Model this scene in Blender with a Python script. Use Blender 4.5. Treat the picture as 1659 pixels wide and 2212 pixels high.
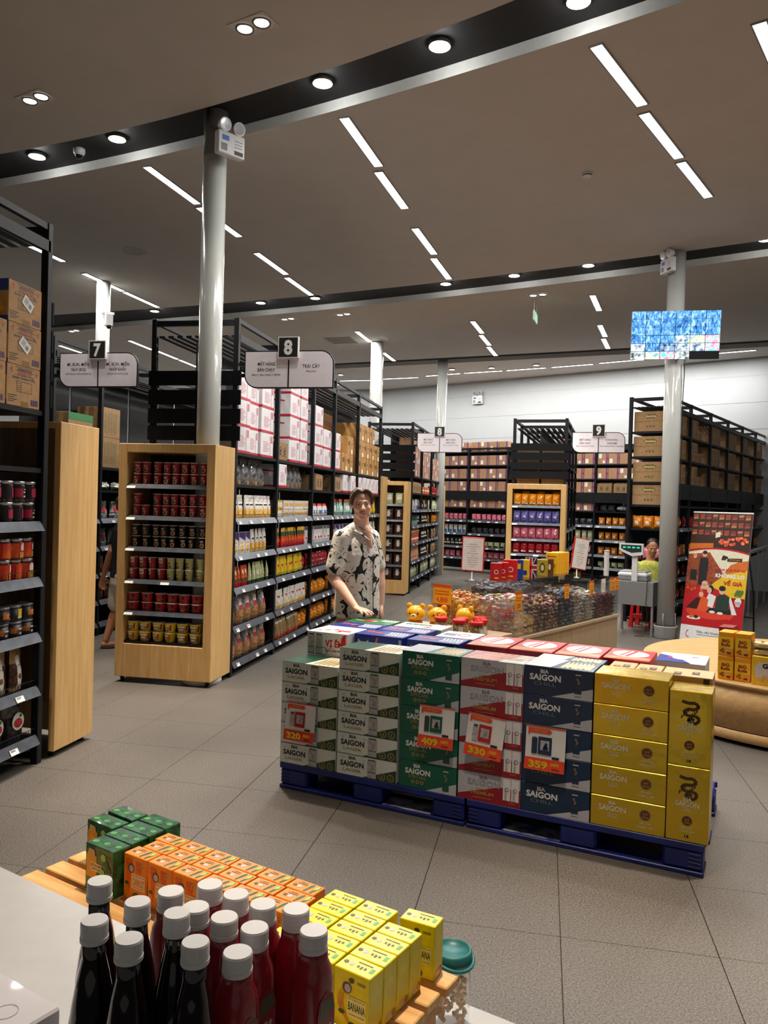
import bpy, math, random
import numpy as np
from mathutils import Vector, Matrix

for _o in list(bpy.data.objects):
    bpy.data.objects.remove(_o)
SC = bpy.context.scene
COL = SC.collection
RND = random.Random(7)

# ------------------------------------------------------------------ camera
CAM_H = 1.7161
R_ = Vector((0.9801, 0.1968, 0.0278)); U_ = Vector((-0.0290, 0.0058, 0.9996)); F_ = Vector((-0.1967, 0.9804, -0.0112))
F_.normalize(); R_ = (R_ - F_ * R_.dot(F_)).normalized(); U_ = R_.cross(F_)
cd = bpy.data.cameras.new('camera'); cam = bpy.data.objects.new('camera', cd); COL.objects.link(cam)
cam.matrix_world = Matrix(((R_.x, U_.x, -F_.x, 0), (R_.y, U_.y, -F_.y, 0), (R_.z, U_.z, -F_.z, CAM_H), (0, 0, 0, 1)))
cd.sensor_fit = 'VERTICAL'; cd.sensor_height = 36.0; cd.lens = 1717.4 / 2212 * 36; cd.clip_start = 0.05; cd.clip_end = 200
SC.camera = cam
# ------------------------------------------------------------------ world, exposure
SC.view_settings.view_transform = 'Standard'; SC.view_settings.look = 'None'
SC.view_settings.gamma = 1.0; SC.view_settings.use_curve_mapping = False
SC.view_settings.exposure = 0.35
W = bpy.data.worlds.new('world'); SC.world = W; W.use_nodes = True
W.node_tree.nodes['Background'].inputs[0].default_value = (1.0, 0.93, 0.86, 1)
W.node_tree.nodes['Background'].inputs[1].default_value = 0.10
LINEAR_W = 33.0      # watts of one linear ceiling light
DOWN_W = 26.0        # watts of one channel downlight
TWIN_W = 190.0        # watts of one twin spotlight

# ------------------------------------------------------------------ materials
MATS = {}
def mat(name, col=(.8, .8, .8), rough=.5, metal=0., noise=0., nscale=20., bump=0., bscale=60., emit=0., spec=.5, coat=0.,
        alpha=1., trans=0., ior=1.45, col2=None, stretch=(1, 1, 1), detail=2.):
    if name in MATS: return MATS[name]
    m = bpy.data.materials.new(name); m.use_nodes = True; MATS[name] = m
    nt = m.node_tree; b = nt.nodes['Principled BSDF']; L = nt.links
    b.inputs['Base Color'].default_value = (*col, 1); b.inputs['Roughness'].default_value = rough
    b.inputs['Metallic'].default_value = metal; b.inputs['Specular IOR Level'].default_value = spec
    b.inputs['Coat Weight'].default_value = coat; b.inputs['Alpha'].default_value = alpha
    b.inputs['Transmission Weight'].default_value = trans; b.inputs['IOR'].default_value = ior
    m.diffuse_color = (*col, 1)
    if emit:
        b.inputs['Emission Color'].default_value = (*col, 1); b.inputs['Emission Strength'].default_value = emit
    if noise or bump or col2:
        tc = nt.nodes.new('ShaderNodeTexCoord'); mp = nt.nodes.new('ShaderNodeMapping')
        mp.inputs['Scale'].default_value = stretch; L.new(tc.outputs['Object'], mp.inputs[0])
    if noise or col2:
        n = nt.nodes.new('ShaderNodeTexNoise'); n.inputs['Scale'].default_value = nscale; n.inputs['Detail'].default_value = detail
        L.new(mp.outputs[0], n.inputs['Vector'])
        r = nt.nodes.new('ShaderNodeValToRGB'); L.new(n.outputs['Fac'], r.inputs[0])
        c2 = col2 if col2 else tuple(max(0, c * (1 - noise)) for c in col)
        c1 = col if col2 else tuple(min(1, c * (1 + noise)) for c in col)
        r.color_ramp.elements[0].position = .35; r.color_ramp.elements[1].position = .65
        r.color_ramp.elements[0].color = (*c2, 1); r.color_ramp.elements[1].color = (*c1, 1)
        L.new(r.outputs[0], b.inputs['Base Color'])
        if emit: L.new(r.outputs[0], b.inputs['Emission Color'])
    if bump:
        n2 = nt.nodes.new('ShaderNodeTexNoise'); n2.inputs['Scale'].default_value = bscale; n2.inputs['Detail'].default_value = 3
        L.new(mp.outputs[0], n2.inputs['Vector'])
        bp = nt.nodes.new('ShaderNodeBump'); bp.inputs['Strength'].default_value = bump; bp.inputs['Distance'].default_value = .01
        L.new(n2.outputs['Fac'], bp.inputs['Height']); L.new(bp.outputs[0], b.inputs['Normal'])
    return m

def srgb(r, g, b):
    f = lambda c: (c / 255 / 12.92) if c / 255 <= .04045 else ((c / 255 + .055) / 1.055) ** 2.4
    return (f(r), f(g), f(b))

def wood(name, c1, c2, sx=1., sy=1., sz=1., scale=9., rough=.45):
    if name in MATS: return MATS[name]
    m = bpy.data.materials.new(name); m.use_nodes = True; MATS[name] = m
    nt = m.node_tree; b = nt.nodes['Principled BSDF']; L = nt.links
    tc = nt.nodes.new('ShaderNodeTexCoord'); mp = nt.nodes.new('ShaderNodeMapping'); mp.inputs['Scale'].default_value = (sx, sy, sz)
    L.new(tc.outputs['Object'], mp.inputs[0])
    n = nt.nodes.new('ShaderNodeTexNoise'); n.inputs['Scale'].default_value = scale; n.inputs['Detail'].default_value = 5; n.inputs['Roughness'].default_value = .65
    L.new(mp.outputs[0], n.inputs['Vector'])
    r = nt.nodes.new('ShaderNodeValToRGB'); r.color_ramp.elements[0].position = .3; r.color_ramp.elements[1].position = .7
    r.color_ramp.elements[0].color = (*c2, 1); r.color_ramp.elements[1].color = (*c1, 1)
    L.new(n.outputs['Fac'], r.inputs[0]); L.new(r.outputs[0], b.inputs['Base Color'])
    b.inputs['Roughness'].default_value = rough
    bp = nt.nodes.new('ShaderNodeBump'); bp.inputs['Strength'].default_value = .08; bp.inputs['Distance'].default_value = .004
    L.new(n.outputs['Fac'], bp.inputs['Height']); L.new(bp.outputs[0], b.inputs['Normal'])
    return m

def film(name, tint=(1, 1, 1), alpha=.25, rough=.12, bump=.0, bscale=30):
    """thin clear plastic: mostly see-through with a glossy reflection"""
    if name in MATS: return MATS[name]
    m = bpy.data.materials.new(name); m.use_nodes = True; MATS[name] = m
    nt = m.node_tree; L = nt.links; nt.nodes.remove(nt.nodes['Principled BSDF'])
    out = nt.nodes['Material Output']
    t = nt.nodes.new('ShaderNodeBsdfTransparent'); t.inputs[0].default_value = (*tint, 1)
    g = nt.nodes.new('ShaderNodeBsdfGlossy'); g.inputs['Roughness'].default_value = rough; g.inputs[0].default_value = (.9, .9, .9, 1)
    lw = nt.nodes.new('ShaderNodeLayerWeight'); lw.inputs['Blend'].default_value = .5; f = nt.nodes.new('ShaderNodeMath'); f.operation = 'POWER'; f.inputs[1].default_value = 5.0; L.new(lw.outputs['Facing'], f.inputs[0])
    a = nt.nodes.new('ShaderNodeMath'); a.operation = 'ADD'; a.inputs[1].default_value = alpha; a.use_clamp = True
    L.new(f.outputs[0], a.inputs[0])
    mx = nt.nodes.new('ShaderNodeMixShader'); L.new(a.outputs[0], mx.inputs[0]); L.new(t.outputs[0], mx.inputs[1]); L.new(g.outputs[0], mx.inputs[2])
    L.new(mx.outputs[0], out.inputs[0])
    if bump:
        tc = nt.nodes.new('ShaderNodeTexCoord'); n2 = nt.nodes.new('ShaderNodeTexNoise'); n2.inputs['Scale'].default_value = bscale
        L.new(tc.outputs['Object'], n2.inputs['Vector'])
        bp = nt.nodes.new('ShaderNodeBump'); bp.inputs['Strength'].default_value = bump; bp.inputs['Distance'].default_value = .02
        L.new(n2.outputs['Fac'], bp.inputs['Height']); L.new(bp.outputs[0], g.inputs['Normal']); L.new(bp.outputs[0], lw.inputs['Normal'])
    return m

BLACK = mat('black_steel', (.006, .007, .009), .5, noise=.25, nscale=8, spec=.3)
RAIL = mat('rail_steel', (.075, .085, .105), .36, metal=.3, noise=.2, nscale=12)
WHITE = mat('white_print', (.78, .78, .76), .5, noise=.03)
INK = mat('black_ink', (.012, .012, .013), .5, noise=.1)
REDI = mat('red_ink', srgb(200, 30, 32), .45, noise=.05)
CARD = mat('cardboard', srgb(186, 146, 98), .8, noise=.08, nscale=25, bump=.05, bscale=90)
CARD_D = mat('brown_cardboard', srgb(150, 118, 80), .8, noise=.1, nscale=25, bump=.05, bscale=90)
OAK = wood('oak_laminate', srgb(222, 184, 122), srgb(196, 152, 92), 14, 14, 1.0, 2.2)
OAK_H = wood('oak_laminate_horizontal', srgb(222, 184, 122), srgb(196, 152, 92), 1.2, 14, 14, 2.2)
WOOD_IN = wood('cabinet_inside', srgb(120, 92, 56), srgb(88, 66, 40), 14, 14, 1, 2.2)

# ------------------------------------------------------------------ mesh builder
_TXT = {}
def text_poly(s, bold=.0):
    k = (s, bold)
    if k in _TXT: return _TXT[k]
    c = bpy.data.curves.new('tmp_text', 'FONT'); c.body = s; c.resolution_u = 2; c.offset = bold; c.fill_mode = 'FRONT'
    o = bpy.data.objects.new('tmp_text', c); COL.objects.link(o)
    me = bpy.data.meshes.new_from_object(o)
    v = [(p.co.x, p.co.y) for p in me.vertices]; f = [tuple(p.vertices) for p in me.polygons]
    bpy.data.objects.remove(o); bpy.data.curves.remove(c); bpy.data.meshes.remove(me)
    if not v: v = [(0, 0)]
    _TXT[k] = (v, f, min(p[0] for p in v), max(p[0] for p in v), min(p[1] for p in v), max(p[1] for p in v))
    return _TXT[k]

class MB:
    def __init__(s): s.v = []; s.f = []; s.m = []; s.mats = []; s.sm = []
    def mi(s, m):
        if m not in s.mats: s.mats.append(m)
        return s.mats.index(m)
    def faces(s, vs, fs, m, smooth=False):
        b = len(s.v); s.v.extend(tuple(p) for p in vs); k = s.mi(m)
        for f in fs: s.f.append(tuple(i + b for i in f)); s.m.append(k); s.sm.append(smooth)
    def poly(s, pts, m): s.faces(pts, [tuple(range(len(pts)))], m)
    def bx(s, x0, x1, y0, y1, z0, z1, m, ch=0., ms=None):
        """box; ms may name a material per side: front(-y) back right left top bottom"""
        ms = ms or {}
        if not ch:
            V = [(x0, y0, z0), (x1, y0, z0), (x1, y1, z0), (x0, y1, z0), (x0, y0, z1), (x1, y0, z1), (x1, y1, z1), (x0, y1, z1)]
            for n, f in (('front', (0, 1, 5, 4)), ('right', (1, 2, 6, 5)), ('back', (2, 3, 7, 6)), ('left', (3, 0, 4, 7)), ('top', (4, 5, 6, 7)), ('bottom', (3, 2, 1, 0))):
                s.faces([V[i] for i in f], [(0, 1, 2, 3)], ms.get(n, m))
            return
        c = ch; V = []; X = (x0, x1); Y = (y0, y1); Z = (z0, z1); sg = (c, -c); ix = {}
        for a in range(2):
            for b in range(2):
                for d in range(2):
                    for ax in range(3):
                        p = [X[a] + (0 if ax == 0 else sg[a]), Y[b] + (0 if ax == 1 else sg[b]), Z[d] + (0 if ax == 2 else sg[d])]
                        ix[a, b, d, ax] = len(V); V.append(tuple(p))
        g = lambda q: [ix[i] for i in q]
        F = []
        def side(ax, val):
            o = [i for i in range(3) if i != ax]; q = []
            for (p, r) in ((0, 0), (1, 0), (1, 1), (0, 1)):
                k = [0, 0, 0]; k[ax] = val; k[o[0]] = p; k[o[1]] = r; q.append((*k, ax))
            q = g(q)
            flip = (val == 0) ^ (ax == 1)
            return q[::-1] if flip else q
        names = {(1, 0): 'front', (1, 1): 'back', (0, 1): 'right', (0, 0): 'left', (2, 1): 'top', (2, 0): 'bottom'}
        base = len(s.v); s.v.extend(V)
        def put(f, m_): s.f.append(tuple(i + base for i in f)); s.m.append(s.mi(m_)); s.sm.append(False)
        for (ax, val), n in names.items(): put(side(ax, val), ms.get(n, m))
        for ax in range(3):
            o = [i for i in range(3) if i != ax]
            for p in range(2):
                for r in range(2):
                    k0 = [0, 0, 0]; k0[o[0]] = p; k0[o[1]] = r; k1 = list(k0); k1[ax] = 1
                    q = [ix[(*k0, o[0])], ix[(*k1, o[0])], ix[(*k1, o[1])], ix[(*k0, o[1])]]
                    if (p ^ r) ^ (ax == 1): q = q
                    else: q = q[::-1]
                    put(q, m)
        for a in range(2):
            for b in range(2):
                for d in range(2):
                    q = [ix[a, b, d, 0], ix[a, b, d, 1], ix[a, b, d, 2]]
                    put(q if (a + b + d) % 2 else q[::-1], m)
    def tube(s, p0, p1, r, m, n=8, r1=None, cap=True, smooth=True):
        p0 = Vector(p0); p1 = Vector(p1); r1 = r if r1 is None else r1
        d = (p1 - p0).normalized(); a = d.orthogonal().normalized(); b = d.cross(a)
        V = []
        for k in range(n):
            t = 2 * math.pi * k / n; e = a * math.cos(t) + b * math.sin(t); V.append(p0 + e * r); V.append(p1 + e * r1)
        s.faces(V, [(2 * k, 2 * ((k + 1) % n), 2 * ((k + 1) % n) + 1, 2 * k + 1) for k in range(n)], m, smooth)
        if cap:
            s.faces([V[2 * k] for k in range(n)], [tuple(range(n))[::-1]], m); s.faces([V[2 * k + 1] for k in range(n)], [tuple(range(n))], m)
    def path(s, pts, r, m, n=6):
        pts = [Vector(p) for p in pts]; rings = []; prev = None
        for i, p in enumerate(pts):
            d = (pts[min(i + 1, len(pts) - 1)] - pts[max(i - 1, 0)]).normalized()
            a = d.orthogonal().normalized() if prev is None else (prev - d * prev.dot(d)).normalized()
            prev = a; b = d.cross(a); rr = r[i] if isinstance(r, (list, tuple)) else r
            rings.append([p + (a * math.cos(2 * math.pi * k / n) + b * math.sin(2 * math.pi * k / n)) * rr for k in range(n)])
        V = [p for q in rings for p in q]
        F = [(i * n + k, i * n + (k + 1) % n, (i + 1) * n + (k + 1) % n, (i + 1) * n + k) for i in range(len(rings) - 1) for k in range(n)]
        F.append(tuple(range(n))[::-1]); F.append(tuple((len(rings) - 1) * n + k for k in range(n)))
        s.faces(V, F, m, True)
    def lathe(s, prof, m, n=14, c=(0, 0, 0), ms=None, smooth=True, sq=0., capb=True, capt=True):
        """prof: (r, z) list; ms: material of each segment; sq: squareness"""
        V = []
        for r, z in prof:
            for k in range(n):
                t = 2 * math.pi * k / n; ct, st = math.cos(t), math.sin(t)
                q = 1.0
                if sq: q = 1 / (abs(ct) ** sq + abs(st) ** sq) ** (1 / sq)
                V.append((c[0] + r * ct * q, c[1] + r * st * q, c[2] + z))
        b = len(s.v); s.v.extend(V)
        for i in range(len(prof) - 1):
            k_ = s.mi(ms[i] if ms else m)
            for k in range(n):
                s.f.append((b + i * n + k, b + i * n + (k + 1) % n, b + (i + 1) * n + (k + 1) % n, b + (i + 1) * n + k)); s.m.append(k_); s.sm.append(smooth)
        if capb: s.f.append(tuple(b + k for k in range(n))[::-1]); s.m.append(s.mi(ms[0] if ms else m)); s.sm.append(False)
        if capt: s.f.append(tuple(b + (len(prof) - 1) * n + k for k in range(n))); s.m.append(s.mi(ms[-1] if ms else m)); s.sm.append(False)
    def disc(s, c, ux, uy, rx, ry, m, n=14, a0=0., a1=2 * math.pi):
        c = Vector(c); ux = Vector(ux); uy = Vector(uy)
        full = abs(a1 - a0 - 2 * math.pi) < 1e-6
        k = n if full else n + 1
        pts = [c + ux * (rx * math.cos(a0 + (a1 - a0) * i / n)) + uy * (ry * math.sin(a0 + (a1 - a0) * i / n)) for i in range(k)]
        s.poly(pts, m)
    def ring(s, c, ux, uy, r0, r1, m, n=16, ry=1.):
        c = Vector(c); ux = Vector(ux); uy = Vector(uy); V = []
        for i in range(n):
            t = 2 * math.pi * i / n; e = ux * math.cos(t) + uy * (math.sin(t) * ry); V += [c + e * r0, c + e * r1]
        s.faces(V, [(2 * i, 2 * i + 1, 2 * ((i + 1) % n) + 1, 2 * ((i + 1) % n)) for i in range(n)], m)
    def ell(s, c, r, m, nu=12, nv=8, rot=None):
        V = []; c = Vector(c)
        for j in range(nv + 1):
            th = math.pi * j / nv
            for i in range(nu):
                ph = 2 * math.pi * i / nu; p = Vector((r[0] * math.sin(th) * math.cos(ph), r[1] * math.sin(th) * math.sin(ph), r[2] * math.cos(th)))
                if rot: p = rot @ p
                V.append(c + p)
        s.faces(V, [(j * nu + i, (j + 1) * nu + i, (j + 1) * nu + (i + 1) % nu, j * nu + (i + 1) % nu) for j in range(nv) for i in range(nu)], m, True)
    def text(s, t, o, ux, uy, h, m, w=None, al='C', bold=.0, maxw=None):
        """t lettered on the plane o + ux,uy; h = capital height; w = width to squeeze to"""
        v, f, x0, x1, y0, y1 = text_poly(t, bold)
        ux = Vector(ux); uy = Vector(uy); o = Vector(o); ky = h / .70; kx = ky
        if w: kx = w / max(1e-6, x1 - x0)
        elif maxw and (x1 - x0) * kx > maxw: kx = maxw / (x1 - x0)
        off = {'C': (x0 + x1) / 2, 'L': x0, 'R': x1}[al]
        s.faces([o + ux * ((p[0] - off) * kx) + uy * (p[1] * ky) for p in v], f, m)
    def pts(s, P, o, ux, uy, m):
        """flat polygon given as 2D points on the plane"""
        o = Vector(o); ux = Vector(ux); uy = Vector(uy)
        s.poly([o + ux * p[0] + uy * p[1] for p in P], m)
    def rect(s, x0, y0, x1, y1, o, ux, uy, m): s.pts([(x0, y0), (x1, y0), (x1, y1), (x0, y1)], o, ux, uy, m)
    def add(s, other, M=None):
        M = M or Matrix.Identity(4); b = len(s.v); s.v.extend(tuple(M @ Vector(p)) for p in other.v)
        for f, k, q in zip(other.f, other.m, other.sm):
            s.f.append(tuple(i + b for i in f)); s.m.append(s.mi(other.mats[k])); s.sm.append(q)
    def mesh(s, name):
        me = bpy.data.meshes.new(name); me.from_pydata([tuple(p) for p in s.v], [], s.f)
        for m in s.mats: me.materials.append(m)
        me.polygons.foreach_set('material_index', s.m); me.polygons.foreach_set('use_smooth', s.sm); me.update()
        return me

def tag(o, label=None, cat=None, group=None, kind=None):
    if label: o['label'] = label
    if cat: o['category'] = cat
    if group: o['group'] = group
    if kind: o['kind'] = kind
    return o
def obj(name, me, parent=None, loc=(0, 0, 0), rz=0., label=None, cat=None, group=None, kind=None, rot=None):
    if isinstance(me, MB): me = me.mesh(name)
    o = bpy.data.objects.new(name, me); COL.objects.link(o)
    o.location = loc; o.rotation_euler = rot if rot else (0, 0, rz)
    if parent: o.parent = parent
    return tag(o, label, cat, group, kind)
def empty(name, loc=(0, 0, 0), rz=0., label=None, cat=None, group=None, rot=None):
    o = bpy.data.objects.new(name, None); COL.objects.link(o); o.location = loc; o.rotation_euler = rot if rot else (0, 0, rz); o.empty_display_size = .1
    return tag(o, label, cat, group)

class Proto:
    """a kind of thing: a main mesh and child part meshes, placed any number of times with shared mesh data"""
    def __init__(s, name, body, parts=(), cat=None):
        s.name = name; s.cat = cat or name.split('_')[-1]
        s.body = body.mesh(name) if isinstance(body, MB) else body
        q_ = [v.co for v in s.body.vertices]; s.w = max(c.x for c in q_) - min(c.x for c in q_); s.d = max(c.y for c in q_) - min(c.y for c in q_)
        s.parts = [(n, b.mesh(n) if isinstance(b, MB) else b) for n, b in parts]
    def put(s, loc, rz, label, group=None, rot=None, scale=None, cat=None):
        o = obj(s.name, s.body, None, loc, rz, label, cat or s.cat, group, rot=rot)
        if scale: o.scale = scale
        for n, me in s.parts: obj(n, me, o)
        return o
ORD = 'zeroth first second third fourth fifth sixth seventh eighth ninth tenth eleventh twelfth thirteenth fourteenth fifteenth sixteenth seventeenth eighteenth nineteenth twentieth'.split()
def nth(i): return ORD[i] if i < len(ORD) else str(i) + 'th'
X3, Y3, Z3 = (1, 0, 0), (0, 1, 0), (0, 0, 1)
# ------------------------------------------------------------------ floor
M_TILE = bpy.data.materials.new('stone_tile'); M_TILE.use_nodes = True
def _tile():
    nt = M_TILE.node_tree; b = nt.nodes['Principled BSDF']; L = nt.links
    tc = nt.nodes.new('ShaderNodeTexCoord'); geo = nt.nodes.new('ShaderNodeNewGeometry')
    n = nt.nodes.new('ShaderNodeTexNoise'); n.inputs['Scale'].default_value = 130; n.inputs['Detail'].default_value = 3; n.inputs['Roughness'].default_value = .7
    L.new(geo.outputs['Position'], n.inputs['Vector'])
    n2 = nt.nodes.new('ShaderNodeTexNoise'); n2.inputs['Scale'].default_value = 1.3; L.new(geo.outputs['Position'], n2.inputs['Vector'])
    r = nt.nodes.new('ShaderNodeValToRGB'); r.color_ramp.elements[0].position = .36; r.color_ramp.elements[1].position = .66
    r.color_ramp.elements[0].color = (.048, .042, .036, 1); r.color_ramp.elements[1].color = (.205, .183, .156, 1)
    L.new(n.outputs['Fac'], r.inputs[0])
    mx = nt.nodes.new('ShaderNodeMixRGB'); mx.blend_type = 'MULTIPLY'; mx.inputs[0].default_value = .5
    L.new(r.outputs[0], mx.inputs[1])
    r2 = nt.nodes.new('ShaderNodeValToRGB'); r2.color_ramp.elements[0].color = (.7, .7, .7, 1); r2.color_ramp.elements[0].position = .3; r2.color_ramp.elements[1].position = .7
    L.new(n2.outputs['Fac'], r2.inputs[0]); L.new(r2.outputs[0], mx.inputs[2])
    L.new(mx.outputs[0], b.inputs['Base Color']); b.inputs['Roughness'].default_value = .5
    bp = nt.nodes.new('ShaderNodeBump'); bp.inputs['Strength'].default_value = .5; bp.inputs['Distance'].default_value = .004
    L.new(n.outputs['Fac'], bp.inputs['Height']); L.new(bp.outputs[0], b.inputs['Normal'])
_tile()
fl = MB(); fl.bx(-16, 12, -4, 30, -.25, -.012, mat('floor_grout', (.07, .066, .06), .8, noise=.2))
floor = obj('floor', fl, kind='structure')
tl = MB(); G = .6; g_ = .0014
tl.bx(g_, G - g_, g_, G - g_, -.02, 0, M_TILE, ch=.0012)
tile_me = tl.mesh('floor_tile')
cells = []
for i in range(-26, 20):
    for j in range(-7, 43):
        x, y = .116 + i * G, 3.851 + j * G
        c = Vector((x + .3, y + .3, 0)); d = (c - Vector((0, 0, 0))); z = d.dot(F_)
        vis = z > 1.2 and abs((c - Vector((0, 0, CAM_H))).dot(R_)) / z < .56 and d.y > 1.2
        cells.append((0 if vis else 1, d.length, x, y))
cells.sort()
rest = MB()
for k, (v_, d_, x, y) in enumerate(cells):
    if k < 300: obj('floor_tile', tile_me, floor, (x, y, 0))
    else: rest.bx(x + g_, x + G - g_, y + g_, y + G - g_, -.015, 0, M_TILE)
obj('floor_tile', rest, floor, kind='stuff')

# ------------------------------------------------------------------ ceiling with curved recessed channels
M_CEIL = mat('ceiling_paint', (.56, .525, .49), .9, noise=.02, nscale=3)
M_CHAN = mat('channel_black', (.012, .012, .013), .75, noise=.1)
M_EDGE = mat('channel_edge_white', (.72, .74, .72), .6, noise=.03)
CZ = 5.2
def quad_fit(P):
    P = np.array(P); c = np.polyfit(P[:, 0], P[:, 1], 2); a, b = P[:, 0].min() - .3, P[:, 0].max() + .6
    def f(x):
        if x < a: return np.polyval(c, a) + (x - a) * (2 * c[0] * a + c[1])
        if x > b: return np.polyval(c, b) + (x - b) * (2 * c[0] * b + c[1])
        return np.polyval(c, x)
    return f
CH = [(quad_fit([(-5.6, 7.27), (-3.08, 6.68), (-1.3, 6.0), (-.28, 5.56)]), quad_fit([(-6.19, 8.05), (-4.23, 7.62), (-1.44, 6.68), (.87, 5.74)])),
      (quad_fit([(-7.5, 13.65), (-2.89, 12.85), (-.5, 11.92), (2.7, 10.93)]), quad_fit([(-6.42, 14.55), (-1.415, 13.19), (2.87, 11.58)])),
      (quad_fit([(-5.07, 19.4), (.156, 18.19), (4.3, 17.2)]), quad_fit([(-5.07, 20.1), (.156, 18.9), (4.3, 17.9)]))]
XS = [-15 + .5 * k for k in range(55)]
def band(m, fa, fb, z, sm=False):
    b = MB()
    for x0, x1 in zip(XS[:-1], XS[1:]):
        b.poly([(x0, fa(x0), z), (x0, fb(x0), z), (x1, fb(x1), z), (x1, fa(x1), z)], m)
    return b
def slab(m, fa, fb, z0, z1):
    b = MB()
    for x0, x1 in zip(XS[:-1], XS[1:]):
        b.poly([(x0, fa(x0), z0), (x0, fb(x0), z0), (x1, fb(x1), z0), (x1, fa(x1), z0)], m)
        b.poly([(x0, fa(x0), z1), (x1, fa(x1), z1), (x1, fb(x1), z1), (x0, fb(x0), z1)], m)
    return b
CH0 = lambda x: -4.0
CH9 = lambda x: 30.0
seq = [CH0] + [f for p in CH for f in p] + [CH9]
ceil_root = obj('ceiling', slab(M_CEIL, seq[0], seq[1], CZ, CZ + .3), kind='structure')
for k in (2, 4, 6):
    obj('ceiling_panel', slab(M_CEIL, seq[k], seq[k + 1], CZ, CZ + .3), ceil_root)
for (fa, fb) in CH:
    obj('channel_recess', band(M_CHAN, fa, fb, CZ + .095), ceil_root)
    e = MB(); l = MB()
    for x0, x1 in zip(XS[:-1], XS[1:]):
        e.poly([(x0, fb(x0) - .001, CZ - .002), (x1, fb(x1) - .001, CZ - .002), (x1, fb(x1) - .001, CZ + .095), (x0, fb(x0) - .001, CZ + .095)], M_EDGE)
        l.poly([(x0, fa(x0) + .001, CZ), (x0, fa(x0) + .001, CZ + .095), (x1, fa(x1) + .001, CZ + .095), (x1, fa(x1) + .001, CZ)], M_CHAN)
    obj('channel_edge', e, ceil_root); obj('channel_lip', l, ceil_root)

# ------------------------------------------------------------------ walls
M_WALL = mat('wall_panel', (.40, .418, .428), .55, noise=.02, nscale=2)
WA = Vector((-4.84, 23.99, 0)); WD = Vector((.886, -.464, 0)).normalized(); WN = Vector((WD.y, -WD.x, 0))  # back wall, WN faces the room
def wall(name, a, b, h, m, seams=False):
    a = Vector(a); b = Vector(b); L = (b - a).length; ang = math.atan2((b - a).y, (b - a).x)
    w = MB(); w.bx(0, L, 0, .2, 0, h, m)
    o = obj(name, w, None, (a.x, a.y, 0), ang, kind='structure')
    if seams:
        s = MB(); z = .6
        while z < h:
            s.bx(0, L, -.006, 0, z, z + .585, m); z += .6
        obj('wall_panel', s, o, kind='stuff')
    return o
wall('wall_back', WA, WA + WD * 17, CZ, M_WALL, True)
wall('wall_left', (-15, 24.2, 0), WA, CZ, M_WALL, True)
wall('wall_far_left', (-14.9, -4, 0), (-14.9, 24.2, 0), CZ, M_WALL)

# ------------------------------------------------------------------ columns
M_COL = mat('column_paint', (.46, .475, .45), .22, noise=.02, nscale=3, coat=.3)
M_COLD = mat('column_head_paint', (.16, .145, .13), .5, noise=.05)
def column(x, y, r, label_end, plinth=None, two=False, top=CZ + .09):
    c = MB()
    if two: c.lathe([(r, 0), (r, 4.87)], M_COL, 28)
    else: c.lathe([(r, 0), (r, top)], M_COL, 28)
    o = obj('column', c, None, (x, y, 0), kind='structure'); o['label'] = label_end
    if two: h = MB(); h.lathe([(r * 1.012, 4.87), (r * 1.012, top)], M_COLD, 28); obj('column_head', h, o)
    if plinth:
        p = MB(); p.lathe([(plinth, 0), (plinth, .045), (plinth * .97, .05), (r + .002, .05)], mat('plinth_white', (.6, .6, .57), .6, noise=.06), 24); obj('plinth', p, o)
    return o
column(-3.085, 6.945, .107, 'round white column rising through the wooden noodle cabinet', .182, True)
colR = column(1.66, 11.28, .115, 'round white column behind the scale table')
column(-3.64, 16.9, .135, 'round pale column behind the fruit rack')
column(-2.5, 19.2, .12, 'slim pale column under the far sign eight')
column(-7.15, 11.85, .11, 'round column behind the sign seven')

# ------------------------------------------------------------------ ceiling lights
M_DIFF = mat('light_diffuser', (1.0, .99, .97), .4, emit=7.0)
M_DOWN = mat('downlight_lens', (1.0, .97, .92), .4, emit=14.0)
M_LTRIM = mat('light_trim', (.3, .28, .26), .4, noise=.05)
lin_f = MB(); W2 = .045
lin_f.bx(-W2 - .012, -W2, -.53, .53, -.012, .0, M_LTRIM); lin_f.bx(W2, W2 + .012, -.53, .53, -.012, .0, M_LTRIM)
lin_f.bx(-W2 - .012, W2 + .012, -.542, -.53, -.012, 0, M_LTRIM); lin_f.bx(-W2 - .012, W2 + .012, .53, .542, -.012, 0, M_LTRIM)
lin_f = lin_f.mesh('light_frame')
lin_d = MB(); lin_d.bx(-W2, W2, -.53, .53, -.006, .0, M_DIFF); lin_d = lin_d.mesh('light_diffuser')
lin_lamp = bpy.data.lights.new('linear_lamp', 'AREA'); lin_lamp.shape = 'RECTANGLE'; lin_lamp.size = .09; lin_lamp.size_y = 1.05; lin_lamp.energy = LINEAR_W; lin_lamp.color = (1, .97, .93); lin_lamp.spread = math.radians(180)
def linear(x, y, ang, label):
    o = empty('linear_light', (x, y, CZ - .001), -math.radians(ang), label, 'ceiling light', 'recessed linear ceiling lights')
    obj('light_frame', lin_f, o); obj('light_diffuser', lin_d, o)
    l = bpy.data.objects.new('lamp', lin_lamp); COL.objects.link(l); l.parent = o; l.location = (0, 0, -.02)
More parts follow.
